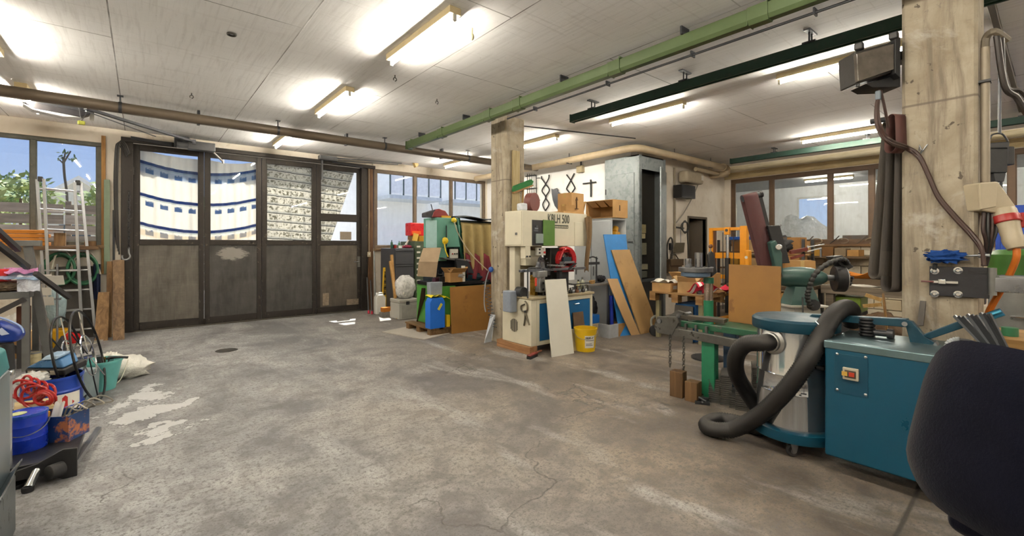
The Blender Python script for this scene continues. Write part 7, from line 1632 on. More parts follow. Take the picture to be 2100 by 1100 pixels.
# timber blocks and floor vice
one('timber_block', MB(TR((3.84, 2.24, 0), .1)).box(-.05, -.06, 0, .05, .06, .235), wood('7a5e40', '4b3624', .8, 2), 'tall dark timber block under the hanging chains', 'block', bevel=.004)
one('timber_block', MB(TR((3.83, 2.09, 0), .1)).box(-.05, -.055, 0, .06, .055, .175), wood('8a6a48', '55402a', .8, 2), 'shorter timber block beside the green frame leg', 'block', bevel=.004)
q = G(1440, 825); t = thing('floor_vice', 'small dark drill vice lying on the floor before the timber blocks', 'vice', q)
MB(TR(q, .5)).box(-.08, -.06, 0, .08, .06, .025).box(-.03, -.05, .025, .0, .05, .05).build('base', DKSTEEL, t, bevel=.004); MB(TR(q, .5)).cyl((-.1, 0, .03), (.04, 0, .03), .008, n=8).cyl((-.06, -.03, .03), (-.06, .03, .06), .008, n=8).build('screw', STEEL, t)
# stacks of dark steel plates on the floor
PLM = M('55534f', .5, .4, .2, 14, .05, wear='77746e', wamt=.3)
proto = None; sd_ = V((.91, .415, 0))
stacks = [(1451, 821, 13, 'closest to the green frame leg'), (1465, 827, 12, 'second from the green frame leg'), (1489, 832, 15, 'third from the green frame leg'), (1508, 839, 6, 'that is lowest of all'), (1521, 843, 10, 'inside the hose loop'), (1556, 828, 18, 'behind the hose loop'), (1581, 812, 26, 'tallest of all beside the drum')]
for u, v, n, where in stacks:
    g0 = G(u, v) + sd_*.15
    for k in range(n):
        if proto is None: proto = MB().prism([(-.046, -.15, 0), (.046, -.15, 0), (.046, .12, 0), (.0, .15, 0), (-.046, .12, 0)], (0, 0, .0135)).build('steel_plate', PLM, bevel=.0015, seg=1); ob = proto
        else: ob = proto.copy(); COL.objects.link(ob)
        ob.matrix_basis = Matrix.Translation(g0 + V((0, 0, .0165*k)) + sd_*(.004*k) + V((random.uniform(-.003, .003), random.uniform(-.003, .003), 0))) @ Matrix.Rotation(math.radians(-65.5), 4, 'Z')
        tag(ob, 'dark pointed steel plate in the floor stack ' + where, 'steel plate', 'stacked steel plates')
for k in range(4):
    q = G(1560+3*k, 836-3*k); one('angle_profile', MB(TR((3.80, 1.37-.0*k, .012+.022*k), -.2)).prism([(-.07, 0, 0), (0, 0, .055), (.07, 0, 0), (.07, 0, .012), (0, 0, .067), (-.07, 0, .012)], (0, .2, 0)), metal('86878a', .35), ['lowest', 'second', 'third', 'topmost'][k] + ' bent grey steel angle nested beside the steel drum', 'angle', 'nested steel angles')
one('plywood_offcut', slab([(4.22, 1.60, 0), (4.22, 1.12, 0), (4.30, 1.12, .55), (4.30, 1.62, .55)], .015, (0, 0, 1.4)), wood('8f623a', '6b4526', .4, 1, .6), 'brown plywood panel leaning below the cutting frame', 'board')
# ---- blue dust extractor
EB = M('08465f', .35, .05, .06, 3, .03, wear='1c5f78', wamt=.22, wscale=30); EBD = M('073f56', .38, .05, .06); EBL = M('06384a', .4, .05, .06)
ex0, ex1, ey0, ey1, ez0, ez1 = 3.26, 3.80, -.25, .92, .105, .80
t = thing('dust_extractor', 'petrol blue dust extractor with polished steel drum and thick black hose', 'extractor', (3.5, .6, 0))
MB().box(ex0, ey0, ez0, ex1, ey1, ez1).build('housing', EB, t, bevel=.012)
MB().box(ex0-.004, ey0-.004, ez1-.035, ex1+.004, ey1+.004, ez1+.012).build('top_plate', metal('6f858b', .4, .15), t, bevel=.006)
dcx, dcy, dr = 3.535, 1.175, .235
STM = metal('c9ccd0', .10, .05, 3, bump=.02)
MB().lathe([(dr, .17), (dr, .40), (dr+.004, .41), (dr, .42), (dr, .52), (dr+.004, .53), (dr, .54), (dr, .83)], (dcx, dcy, 0), n=48).build('drum', STM, t)
MB().lathe([(dr+.035, .10), (dr+.04, .115), (dr+.04, .165), (dr+.03, .17)], (dcx, dcy, 0), n=48).build('base_ring', EB, t)
MB().lathe([(dr+.025, .82), (dr+.03, .83), (dr+.03, .885), (dr+.012, .90), (.001, .905)], (dcx, dcy, 0), n=48, cap=False).build('lid', EBL, t)
# latches
for a_ in (-2.25, -.6):
    lx, ly = dcx + (dr+.033)*math.cos(a_), dcy + (dr+.033)*math.sin(a_); tx_ = V((-math.sin(a_), math.cos(a_), 0)); nx_ = V((math.cos(a_), math.sin(a_), 0))
    b = V((lx, ly, 0)); lt = MB().cbox(b + V((0, 0, .745)) - nx_*.02, (.05, .05, .06), Matrix.Rotation(a_, 4, 'Z')).build('latch', CHROME, t, bevel=.006)
    for s in (-.02, .02): MB().tube([b + tx_*s + V((0, 0, .73)), b + tx_*s + nx_*.004 + V((0, 0, .89)), b + tx_*s - nx_*.03 + V((0, 0, .905))], .004, 6).build('latch_wire', CHROME, lt)
a_ = -2.05; b = V((dcx + (dr+.005)*math.cos(a_), dcy + (dr+.005)*math.sin(a_), 0)); nx_ = V((math.cos(a_), math.sin(a_), 0)); tx_ = V((-math.sin(a_), math.cos(a_), 0))
MB().tube([b - tx_*.06 + V((0, 0, .61)), b - tx_*.055 + nx_*.035 + V((0, 0, .61)), b + tx_*.055 + nx_*.035 + V((0, 0, .605)), b + tx_*.06 + V((0, 0, .605))], .013, 8).build('grip', BLACK, t)
# port
pa = 2.9; pd = V((math.cos(pa), math.sin(pa), 0)); pp = V((dcx, dcy, .745)) + pd*dr*.95
MB().lathe([(.085, 0), (.085, .02), (.065, .03), (.065, .05), (.055, .055), (.055, .08)], pp, pd, 24).build('inlet_port', metal('a9a9a6', .35), t)
# casters
for (x_, y_) in ((3.33, 1.12), (3.72, 1.2), (3.34, -.1), (3.70, -.1)): caster(t, (x_, y_, 0), .042, (.6, .8, 0))
# switch with plate and screws
def FX(u, v): return PX(u, v, ex0-.002)
s0, s1 = FX(1729, 752), FX(1762, 783)
sw = MB().box(ex0-.018, s1.y, s1.z, ex0, s0.y, s0.z).build('switch', M('b5ac98', .4), t, bevel=.005); MB().box(ex0-.021, s1.y+.012, s1.z+.014, ex0-.017, s0.y-.012, s0.z-.014).build('switch_face', M('4a4238', .5), sw)
for k, c_ in enumerate(('b23a22', 'c9a24a')): MB().box(ex0-.026, s1.y+.018+.035*k, s1.z+.024, ex0-.020, s1.y+.045+.035*k, s0.z-.024).build('button', M(c_, .4), sw)
a0, a1 = FX(1711, 724), FX(1780, 818); MB().box(ex0-.003, a1.y, a1.z, ex0+.001, a0.y, a0.z).build('service_plate', EBD, t, bevel=.001)
for u, v in ((1717, 726), (1775, 733), (1717, 799), (1775, 810)): c_ = FX(u, v); MB().ball(c_, (.006, .009, .009), 10, 6).build('screw', CHROME, t)
# lifting lever on top
def LX3(u, v, x=3.60): return PX(u, v, x)
MB().prism([LX3(1665, 645), LX3(1860, 655), LX3(1862, 672), LX3(1650, 655)], (.06, 0, 0)).build('lever_arm', EBL, t, bevel=.004)
MB().prism([LX3(1853, 655), LX3(1870, 660), LX3(1896, 690), LX3(1928, 711), LX3(1868, 708)], (.05, 0, 0)).build('lever_bracket', EBL, t, bevel=.004)
MB().prism([LX3(1890, 688), LX3(1985, 652), LX3(2010, 650), LX3(2003, 664), LX3(1908, 696)], (.05, 0, 0)).build('lever_handle_arm', EBL, t, bevel=.004)
MB().cyl(LX3(1855, 665, 3.59), LX3(1855, 665, 3.57), .014, n=12).build('pivot_bolt', STEEL, t); MB().cyl(LX3(2008, 656, 3.62), LX3(2056, 640, 3.62), .022, n=16).build('lever_grip', metal('3f7f9a', .25), t)
MB().prism([LX3(1912, 708, 3.58), LX3(1926, 714, 3.58), LX3(1918, 702, 3.58)], (.06, 0, 0)).build('wedge', STEEL, t)
bcx = LX3(1778, 695, 3.62); pr = []
for k in range(13): pr.append((.045 if k % 2 else .036, .01*k))
MB().lathe(pr, (bcx.x, bcx.y, ez1+.012), n=22).build('bellows', BLACK, t); MB().cyl((bcx.x+.02, bcx.y-.12, ez1+.04), (bcx.x+.0, bcx.y-.03, ez1+.04), .02, n=12).cyl((bcx.x+.02, bcx.y-.13, ez1+.04), (bcx.x+.02, bcx.y-.10, ez1+.04), .032, n=12).build('valve', DKSTEEL, t)
# suction hose
hp = [(1748, 668, 3.16), (1744, 636, 3.12), (1726, 634, 3.02), (1700, 660, 2.92), (1660, 733, 2.84), (1612, 800, 2.92), (1560, 850, 3.06), (1505, 880, 3.2), (1463, 888, 3.27), (1449, 880, 3.36), (1478, 872, 3.45), (1530, 880, 3.36), (1562, 878, 3.30), (1560, 850, 3.36), (1534, 808, 3.38), (1511, 768, 3.3), (1510, 730, 3.2), (1530, 706, 3.12)]
P = [PD(u, v, d) for u, v, d in hp]; P = [V((p.x, p.y, max(p.z, .06))) for p in P]
endp = pp + pd*.08; P += [endp + pd*.03, endp - pd*.03]
pts = spline(P, 14); out = [pts[0]]; acc = 0
for p, q in zip(pts, pts[1:]):
    seg = (q-p).length
    while acc + seg >= .0085:
        f0 = (.0085-acc)/seg; p = p.lerp(q, f0); out.append(p.copy()); seg = (q-p).length; acc = 0
    acc += seg
HB = M('201e1d', .55, 0, .1, 12, .05)
MB().tube(out, .05, 16, rs=[.0575 if k % 2 else .0505 for k in range(len(out))]).build('suction_hose', HB, t, ang=180)
# rods bundle and cables lying on the extractor
t = thing('rod_bundle', 'fan of dark flat steel strips lying on the blue extractor', 'steel strips', LX3(2000, 690, 3.5))
for k in range(9):
    a_ = PX(1957+9*k, 648-1.0*k+ (k % 3)*2, 3.60-.012*k); b_ = PX(2035+5.0*k, 735+(k % 2)*4, 3.50-.01*k)
    b_.z = max(b_.z, ez1+.02)
    MB().bar(a_, b_, .010, .016).build('strip', DKSTEEL if k % 3 else STEEL, t)
t = thing('cable_gland', 'grey ribbed cable gland with a black cable on the extractor top', 'cable', LX3(1945, 710, 3.45))
gp = spline([LX3(1942, 716, 3.46), LX3(1946, 703, 3.46), LX3(1960, 697, 3.46), LX3(1968, 697, 3.46)], 6)
gp[0].z = min(gp[0].z, ez1+.015)
MB().tube(gp, .014, 10, rs=[.016 if k % 2 else .012 for k in range(len(gp))]).build('gland', M('a9aeb0', .4), t); MB().tube(spline([LX3(1966, 697, 3.46), LX3(1990, 700, 3.46), LX3(2015, 712, 3.44), LX3(2040, 730, 3.42)], 6), .008, 6).build('cable', BLACK, t)
# ---------------------------------------------------------------- big column fittings, wing benches, office chair
cxf = COLX0
def CF_(u, v, dx=0.0): return PX(u, v, cxf-dx)
# caged lamp on the left flank
LD = 3.02
def LP(u, v, d=LD): return PD(u, v, d)
t = thing('flood_lamp', 'dark flood lamp box with scratched glass hung on the thick column', 'lamp', LP(1798, 170))
e = V((CY, -SY, 0)); f_ = V((SY, CY, 0))
MB().prism([LP(1753, 106), LP(1838, 84), LP(1838, 146), LP(1757, 172)], f_*.16).build('housing', M('2f2c29', .5, .2), t, bevel=.01)
MB().prism([LP(1757, 110, 3.0), LP(1834, 89, 3.0), LP(1834, 142, 3.0), LP(1760, 167, 3.0)], f_*.03).build('lamp_glass', M('5a544d', .12, 0, .25, 8, .05, wear='8c867d', wamt=.3), t, bevel=.004)
MB().prism([LP(1836, 80, 2.99), LP(1847, 76, 2.99), LP(1847, 160, 2.99), LP(1836, 150, 2.99)], f_*.24).build('side_frame', BLACK, t, bevel=.004)
for u, v in ((1762, 96), (1833, 74)): MB().cbox(LP(u, v, 3.06), (.05, .05, .05)).build('clip', BLACK, t, bevel=.01)
MB().cyl(LP(1759, 178, 3.03), LP(1759, 172, 3.03), .012, n=8).build('lower_pin', BLACK, t); MB().prism([LP(1775, 172, 3.04), LP(1847, 152, 3.04), LP(1847, 178, 3.04), LP(1790, 180, 3.04)], f_*.14).build('bottom_tray', BLACK, t, bevel=.004)
MB().cbox(LP(1846, 120, 3.12), (.12, .10, .06)).build('bracket', DKSTEEL, t)
# hanging brown cables
CBR = M('3a2620', .5)
t = thing('cable_run', 'pair of brown cables looping from the flood lamp across the thick column', 'cable', LP(1805, 200))
for k in range(2):
    o = 6*k
    p_ = [PD(1804, 186, 3.0), PD(1797+o*.4, 225, 2.98), PD(1800+o, 262, 2.95), PD(1822+o*.5, 292-o*.8, 2.88), CF_(1858, 305-o*.7, .03), CF_(1885, 325-o, .022), CF_(1905, 365-o, .022), CF_(1925, 408-o, .022), CF_(1960, 450-o, .022), CF_(1990, 482-o, .022), CF_(2012, 512-o, .05), CF_(2018, 545, .06)]
    MB().tube(spline(p_, 7), .0115, 8).build('cable', CBR, t)
MB().tube(spline([PD(1806, 186, 3.0), PD(1814, 220, 3.0), PD(1822, 262, 3.02)], 6), .009, 7).build('drop_cable', CBR, t)
MB().tube([CF_(1884, 310, .02), CF_(1886, 298, .03), CF_(1890, 308, .03), CF_(1886, 318, .02), CF_(1902, 296, .004)], .004, 6).build('wire_tie', STEEL, t)
MB().cbox(PD(1801, 196, 2.99), (.03, .03, .06)).build('plug', M('5a6670', .5), t, bevel=.006)
# long abrasive belts hanging from a hook behind the column edge
def beltm(u0, v0, u1, v1, d, hw, mat, lab, lean_=0):
    A = PD(u0, v0, d); B = PD(u1, v1, d); m = MB(); R_ = .035; n = 8; L_ = []
    dn = (B-A).normalized()
    s = e.copy(); s = (s - dn*s.dot(dn)).normalized(); dp = dn.cross(s)
    for k in range(n+1): a = math.pi*k/n; L_.append(A - dp*math.cos(a)*R_ - dn*math.sin(a)*R_)
    for k in range(n+1): a = math.pi*k/n; L_.append(B + dp*math.cos(a)*R_*1.4 + dn*math.sin(a)*R_*1.4)
    q = len(L_); m._a([p - s*hw for p in L_] + [p + s*hw for p in L_], [(i, (i+1) % q, (i+1) % q+q, i+q) for i in range(q)])
    ob = one('abrasive_belt', m, mat, lab, 'belt'); sm = ob.modifiers.new('s', 'SOLIDIFY'); sm.thickness = .003; return ob
BG = M('4d4741', .8, 0, .22, 10, .25, st=(6, 6, .5))
beltm(1833, 255, 1806, 560, 3.22, .052, BG, 'long grey abrasive belt, outer one hanging beside the thick column')
beltm(1840, 262, 1829, 585, 3.13, .040, M('3f3a36', .8, 0, .22, 10, .25, st=(6, 6, .5)), 'long dark grey abrasive belt hanging close to the thick column')
beltm(1838, 245, 1836, 300, 3.04, .036, M('51302c', .7, 0, .1), 'short maroon abrasive belt above the long grey ones')
c_ = PD(1838, 242, 3.15); one('belt_peg', MB().cyl(c_ - e*.10 + f_*.10, V((COLX0+.1, .676, c_.z)), .018, n=10), DKSTEEL, 'steel peg on the column flank holding the abrasive belts', 'peg')
# mounting plate with bolts and hinge arm
a, b = CF_(1907, 546, .0), CF_(2030, 613, 0)
t = thing('mounting_plate', 'black steel plate bolted to the thick column with hinge arm and toggle clamp', 'plate', (cxf, .4, a.z))
MB().box(cxf-.022, b.y, b.z, cxf-.001, a.y, a.z).build('plate', M('36363a', .4, .5, wear='55534f', wamt=.27), t, bevel=.003)
for u, v in ((1917, 556), (1965, 555), (1917, 603), (1965, 604)):
    q = CF_(u, v, .022); bb = MB().lathe([(.022, 0), (.022, .004), (.014, .005), (.013, .014), (.008, .018)], q, (-1, 0, 0), 14).build('bolt', CHROME, t)
q0, q1 = CF_(1985, 554, .03), CF_(2025, 562, .03); MB().box(cxf-.028, q1.y, q1.z, cxf-.022, q0.y, q0.z).build('slot', BLACK, t)
h0, h1 = CF_(2030, 550, .04), CF_(2031, 606, .04); MB().cyl((cxf-.03, b.y-.012, h1.z), (cxf-.03, b.y-.012, h0.z), .020, n=16).build('hinge_barrel', metal('8a8a88', .35), t)
MB().box(cxf-.045, b.y-.26, CF_(2040, 598).z, cxf-.012, b.y-.02, CF_(2040, 569).z).build('hinge_arm', metal('8f9196', .3), t, bevel=.004); MB().box(cxf-.03, b.y-.24, CF_(2040, 569).z, cxf+.10, b.y-.04, CF_(2040, 569).z+.012).build('arm_top', metal('a5a7aa', .3), t)
tg = MB().bar(CF_(1913, 578, .035), CF_(1965, 580, .035), .012, .014).build('toggle_clamp', CHROME, t); MB().cbox(CF_(1932, 578, .04), (.02, .035, .03)).build('toggle_body', CHROME, tg, bevel=.003); MB().cyl(CF_(1889, 577, .04), CF_(1915, 578, .04), .006, n=8).build('toggle_grip', M('5a2220', .4), tg)
t = thing('blue_rag', 'blue work rag stuffed over a thin rod above the mounting plate', 'rag', CF_(1930, 530, .05))
q = CF_(1937, 527, .05); lumpm(q, (.035, .085, .036), .7, 4.5, 3).build('rag', cloth_mat('1d3f7c', .25), t, ang=80); MB().cyl(CF_(1925, 528, .05), CF_(2012, 524, .05), .006, n=8).build('rod', STEEL, t); MB().cyl(CF_(2006, 524, .05), CF_(2030, 524, .05), .012, n=10).build('nozzle', CHROME, t); MB().cyl(CF_(1918, 542, .04), CF_(1916, 552, .03), .012, n=8).build('socket', DKSTEEL, t)
MB().cbox(CF_(2015, 524, .03), (.06, .03, .03)).build('holder', DKSTEEL, t)
one('dark_wedge', slab([CF_(1880, 668, .06), CF_(1893, 668, .06), CF_(1899, 618, .003), CF_(1887, 617, .003)], .012, (0, 0, 1.4)), M('3a3530', .6), 'dark wooden wedge leaning at the thick column above the blue lever', 'wedge')
# right flank: conduit, socket, black pump, cables
ys = .312
def RP(u, v, d=2.72): return PD(u, v, d)
t = thing('wall_conduit', 'grey steel conduit with clips on the flank of the thick column', 'conduit', (4.0, .29, 2))
MB().cyl((4.02, .288, 1.6), (4.02, .288, 2.62), .022, n=12).build('pipe', M('8a7f6e', .5, .2), t)
for z in (1.72, 2.4): MB().box(3.985, .262, z, 4.055, .315, z+.015).build('clip', BLACK, t)
MB().tube(spline([(4.02, .288, 2.6), (4.03, .285, 2.68), (4.0, .25, 2.70), (4.1, .2, 2.66)], 5), .02, 8).build('bend', M('6b6254', .5), t)
t = thing('power_socket', 'beige five-pin power socket with red collar plug on the thick column', 'socket', RP(2040, 430))
SB = M('b3a68d', .45, 0, .06)
MB().prism([RP(2008, 375), RP(2048, 372), RP(2086, 425), RP(2070, 442), RP(2012, 432)], f_*.14).build('socket_box', SB, t, bevel=.01); MB().prism([RP(2009, 376, 2.71), RP(2046, 374, 2.71), RP(2044, 424, 2.71), RP(2012, 430, 2.71)], f_*.015).build('box_lid', SB, t, bevel=.004)
pA, pB = RP(2055, 430, 2.74), RP(2085, 510, 2.66); pdv = (pB-pA).normalized(); ln = (pB-pA).length
MB().lathe([(.055, 0), (.06, .01), (.06, .045)], pA, pdv, 22).build('flange', SB, t); MB().lathe([(.064, .045), (.066, .05), (.066, .085), (.062, .09)], pA, pdv, 22).build('red_collar', M('a02420', .4), t)
MB().lathe([(.055, .088), (.05, .12), (.046, .17), (.05, .19), (.05, .21), (.04, ln)], pA, pdv, 22).build('plug', SB, t); q = RP(2093, 452, 2.70); MB().cbox(q, (.05, .05, .09)).build('red_cap', M('a32420', .4), t, bevel=.01)
one('orange_cable', MB().tube(spline([pB, RP(2084, 530, 2.66), RP(2072, 560, 2.7), RP(2050, 600, 2.75), RP(2028, 640, 2.8), RP(2020, 670, 2.85)], 7), .017, 10), M('c2691c', .45), 'thick orange power cable hanging from the beige socket plug', 'cable')
t = thing('cable_bundle', 'dark cables rising behind the mounting plate to the beige socket', 'cable', RP(2020, 500))
for k in range(4): MB().tube(spline([RP(2018+8*k, 432, 2.75), RP(2016+9*k, 470, 2.73), RP(2022+4*k, 500, 2.74), RP(2016+2*k, 545, 2.8)], 6), .010, 7).build('cable', M(['30211e', '1f1f20', '3a2822', '232326'][k], .5), t)
one('ceiling_cable', MB().tube(spline([(4.03, .24, 2.68), RP(2060, 175, 2.75), RP(2085, 200, 2.75), RP(2105, 232, 2.75), RP(2125, 250, 2.8)], 6), .016, 8), M('2b2522', .5), 'thick dark cable curving away from the column conduit', 'cable')
one('ceiling_cable', MB().tube(spline([(4.04, .22, 2.70), RP(2062, 172, 2.8), RP(2092, 186, 2.8), RP(2112, 208, 2.8), RP(2130, 222, 2.8)], 6), .012, 8), M('2b2522', .5), 'thinner dark cable curving away above the thick one', 'cable')
t = thing('hoist_motor', 'black hoist motor with wire handle hanging beside the thick column', 'motor', PD(2050, 320, 4.2))
def HP(u, v): return PD(u, v, 4.2)
MB().prism([HP(2030, 304), HP(2068, 304), HP(2067, 355), HP(2032, 355)], f_*.18).build('body', BLACK, t, bevel=.012); MB().prism([HP(2030, 293), HP(2072, 290), HP(2070, 304), HP(2030, 304)], f_*.15).build('cover', M('2f3032', .5), t, bevel=.01); MB().prism([HP(2066, 300), HP(2082, 300), HP(2082, 338), HP(2066, 338)], f_*.12).build('side_unit', M('1c1c1e', .5), t, bevel=.01); MB().prism([HP(2038, 355), HP(2064, 355), HP(2060, 373), HP(2042, 373)], f_*.1).build('gear', DKSTEEL, t, bevel=.008)
MB().tube(spline([HP(2030, 285), HP(2036, 276), HP(2055, 275), HP(2067, 290)], 6), .008, 6).build('wire_handle', DKSTEEL, t); MB().cyl(HP(2050, 275), V((HP(2050, 275).x, HP(2050, 275).y, CEIL)), .012, n=8).build('suspension', DKSTEEL, t); MB().cyl(HP(2053, 373), HP(2053, 392), .010, n=8).build('chain_end', DKSTEEL, t)
# tall blue cabinet and grey drum behind
q = PD(2075, 420, 4.9)
t = thing('blue_locker', 'tall blue locker standing in the wing behind the power socket', 'locker', (q.x, q.y, 0))
MB().box(q.x-.05, -.6, 0, q.x+.5, q.y+.12, 1.83).build('body', M('173f9c', .4), t, bevel=.01); MB().box(q.x-.06, -.55, .1, q.x-.05, q.y+.08, 1.75).build('door', M('173f9c', .4), t, bevel=.004)
q = PD(2115, 700, 3.75)
t = thing('grey_drum', 'grey cylindrical filter drum with a green band beside the blue locker', 'drum', (q.x, q.y, 0))
MB().lathe([(.24, 0), (.25, .02), (.25, 1.15), (.23, 1.17)], (q.x, q.y-.0, 0), n=32).build('drum', M('8f908e', .4, .3), t); MB().lathe([(.252, 1.15), (.252, 1.32), (.2, 1.36), (.001, 1.37)], (q.x, q.y, 0), n=32, cap=False).build('lid', M('35611f', .4), t); MB().tube([(q.x-.25, q.y+.1, .8), (q.x-.29, q.y+.1, .82), (q.x-.29, q.y-.05, .82), (q.x-.25, q.y-.05, .8)], .01, 6).build('handle', CHROME, t)
# timber and tape behind the extractor, roll of tape
one('timber_beam', MB().box(4.36, -.6, .0, 4.56, .25, .80), wood('a9824f', '7d5a34', .8, 1), 'pale timber trestle block behind the extractor beside the thick column', 'beam', bevel=.005)
one('timber_plank', MB().box(3.83, -.5, .80, 4.34, .29, .86), wood('b58f5a', '8a673a', .8, 1), 'wide pale plank carried behind the blue extractor', 'plank', bevel=.005)
one('plank_trestle', MB().box(3.9, -.45, 0, 4.0, .2, .795), wood('8a6a44', '60482c', .8, 1), 'timber trestle under the wide pale plank', 'trestle', bevel=.005)
q = PX(2071, 697, 3.98); one('tape_roll', MB().lathe([(.022, 0), (.036, 0), (.036, .05), (.022, .05)], (q.x, q.y, .861), n=20), M('2f6a4a', .4), 'green tape roll standing on the wide pale plank', 'tape')
# pale timber studs on the far wing wall
# bench in the wing with grinder clutter
WB2 = wood('7f7466', '544a3e', .8, 1)
t = thing('timber_bench', 'heavy weathered timber bench under the wing window', 'bench', (7.3, 1.5, 0))
MB().box(7.0, .5, .76, 7.12, 2.02, .87).build('front_beam', WB2, t, bevel=.006); MB().box(7.12, .5, .82, 7.6, 2.02, .865).build('top', WB2, t, bevel=.004)
for y in (1.88, .6):
    for x_ in (7.02, 7.5): MB().box(x_, y, 0, x_+.09, y+.09, .82).build('leg', WB2, t, bevel=.005)
t = thing('steel_trestle', 'pair of thin steel trestle legs under the bench end', 'trestle', (6.95, 2.05, 0))
for a_, b_ in (((6.93, 2.10, .75), (6.88, 2.22, 0)), ((6.93, 2.06, .75), (6.96, 1.9, 0))): MB().cyl(a_, b_, .013, n=8).build('leg', STEEL, t)
rag('papers', lambda a, b: V((7.14+.3*a, 1.3+.5*b, .872+.012*math.sin(a*5+b*8))), 10, 12, PAPER, 'white papers spread on the weathered bench', 'paper', .004)
rag('orange_tarp', lambda a, b: V((7.30+.3*a, 1.25+.62*b, .96+.06*math.sin(b*7)+.04*math.sin(a*6+b*3)+.10*b*(1-b)*3)), 14, 18, cloth_mat('b5702e', .35), 'crumpled orange-brown cloth on the weathered bench', 'cloth', .006)
carton(TR((7.45, 1.6, .865), .1), .3, .5, .09, 'dark tray under the orange-brown cloth', M('4a3b28', .7), tape=False, name='tool_tray')
one('green_case', MB().box(7.15, 1.62, .52, 7.5, 2.0, .72), M('7d9a2e', .4), 'lime green tool case under the weathered bench', 'case', bevel=.012)
one('case_stand', MB().box(7.12, 1.62, 0, 7.5, 2.0, .52), M('2a2a2c', .6), 'black chest below the lime green case', 'chest', bevel=.008)
lump('leather_sack', (6.98, 1.35, .30), (.22, .28, .28), M('5a4530', .7, 0, .2, 6, .4), 'brown leather sack under the weathered bench', 'sack', .25, 2.5, 3, flat=0)
t = thing('wooden_shield', 'curved wooden disc on edge with battens beside the weathered bench', 'board', (6.6, 1.0, 0))
q0 = PX(1818, 625, 6.6); MB().lathe([(.24, -.012), (.26, 0), (.24, .012)], (6.55, q0.y, .60), (.2, -.97, .08), 30).build('disc', wood('a9834f', '7a5a34', .6, 2), t)
for k, (u0, v0, u1, v1) in enumerate(((1775, 605, 1808, 616), (1770, 628, 1808, 625))): MB().bar(PX(u0, v0, 6.5), PX(u1, v1, 6.5), .02, .04).build('batten', wood('c9a46a', '9a7840', 1, 0), t)
MB().box(6.45, q0.y-.1, 0, 6.65, q0.y+.1, .3).build('foot', WB2, t)
# red-handled bolt cutter on a stand
t = thing('bolt_cutter', 'long dark red handled cutter resting on cartons behind the linisher', 'tool', PD(1640, 530, 6.2))
def BP(u, v): return PD(u, v, 6.2)
MB().bar(BP(1620, 518), BP(1655, 511), .05, .05).build('handle', M('5f2418', .4), t, bevel=.006); MB().bar(BP(1655, 507), BP(1690, 501), .014, .014).build('rail', CHROME, t); MB().bar(BP(1655, 516), BP(1684, 509), .014, .014).build('rail', CHROME, t); MB().bar(BP(1622, 530), BP(1648, 523), .035, .035).build('lower_handle', M('6a2a1c', .4), t, bevel=.005)
MB().cyl(BP(1683, 510), BP(1683, 528), .012, n=8).build('hook', STEEL, t)
q = BP(1640, 540); carton(TR((q.x, q.y, .85), .5), .34, .3, .34, 'torn brown carton below the red handled cutter', CARD2)
bench(q.x-.45, q.y-.2, q.x+.45, q.y+.8, .85, 'dark work table behind the linisher', wood('5a4632', '3a2c1e', 1, 1), DKSTEEL, shelf=.35)
for k in range(4): carton(TR((q.x-.2+.1*(k % 2), q.y-.06+.24*k, .375), .05), .28, .22, .18+.03*(k % 2), ['plain brown', 'white-labelled', 'ochre', 'scuffed'][k] + ' carton on the shelf of the dark work table', cardboard(['a9794a', 'b98a55', 'c09040', '96704a'][k]), mark=(k == 1), tape=False)
lump('black_gloves', (q.x-.2, q.y+.35, .90), (.12, .10, .06), cloth_mat('1e1e20'), 'pair of black gloves on the dark work table', 'gloves', .35, 4, 4, flat=.851)
carton(TR((q.x+.1, q.y+.6, .85), .2), .25, .2, .12, 'small open carton on the dark work table', CARD, True)
# window ledge things: bent rods and cartons
for k in range(7):
    y = 3.55-.22*k; m = MB(); z = CZ0+.012
    if k % 2: m.tube(spline([(XC-.05, y, z), (XC-.06, y-.08, z+.06), (XC-.05, y-.16, z+.15)], 5), .010, 6)
    else: m.tube([(XC-.05+.0*math.sin(a), y+.09*math.cos(a), z+.05+.05*math.sin(a)) for a in [j*.5 for j in range(11)]], .010, 6)
    one('bent_iron', m, M(['8a7a66', '5a5048', '9a8a70', '4a443e', '7a6a5a', '65594c', '8f8068'][k], .5, .4), ['pale', 'dark', 'tan', 'blackish', 'brown', 'umber', 'buff'][k] + ' bent iron piece lying on the wing window sill', 'iron piece')
carton(TR((XC-.28, 3.45, 1.2), 0), .3, .5, .28, 'brown carton with white label below the wing window sill', CARD, mark=True)
one('wall_shelf', MB().box(XC-.5, 2.2, 1.15, XC-.01, 4.6, 1.19), wood('6f5a40', '4a3926', 1, 1), 'brown shelf on brackets below the wing window', 'shelf', bevel=.004)
for k in range(5): carton(TR((XC-.26, 2.42+.0+.2*k*1.02, 1.19), .04*k-.08), .28, .18, .12+.03*(k % 3), ['tan', 'grey-brown', 'dark', 'ochre', 'pale'][k] + ' carton on the shelf below the wing window', cardboard(['b08550', '8a7860', '7a5836', 'b58a40', 'c2a273'][k]), tape=False)
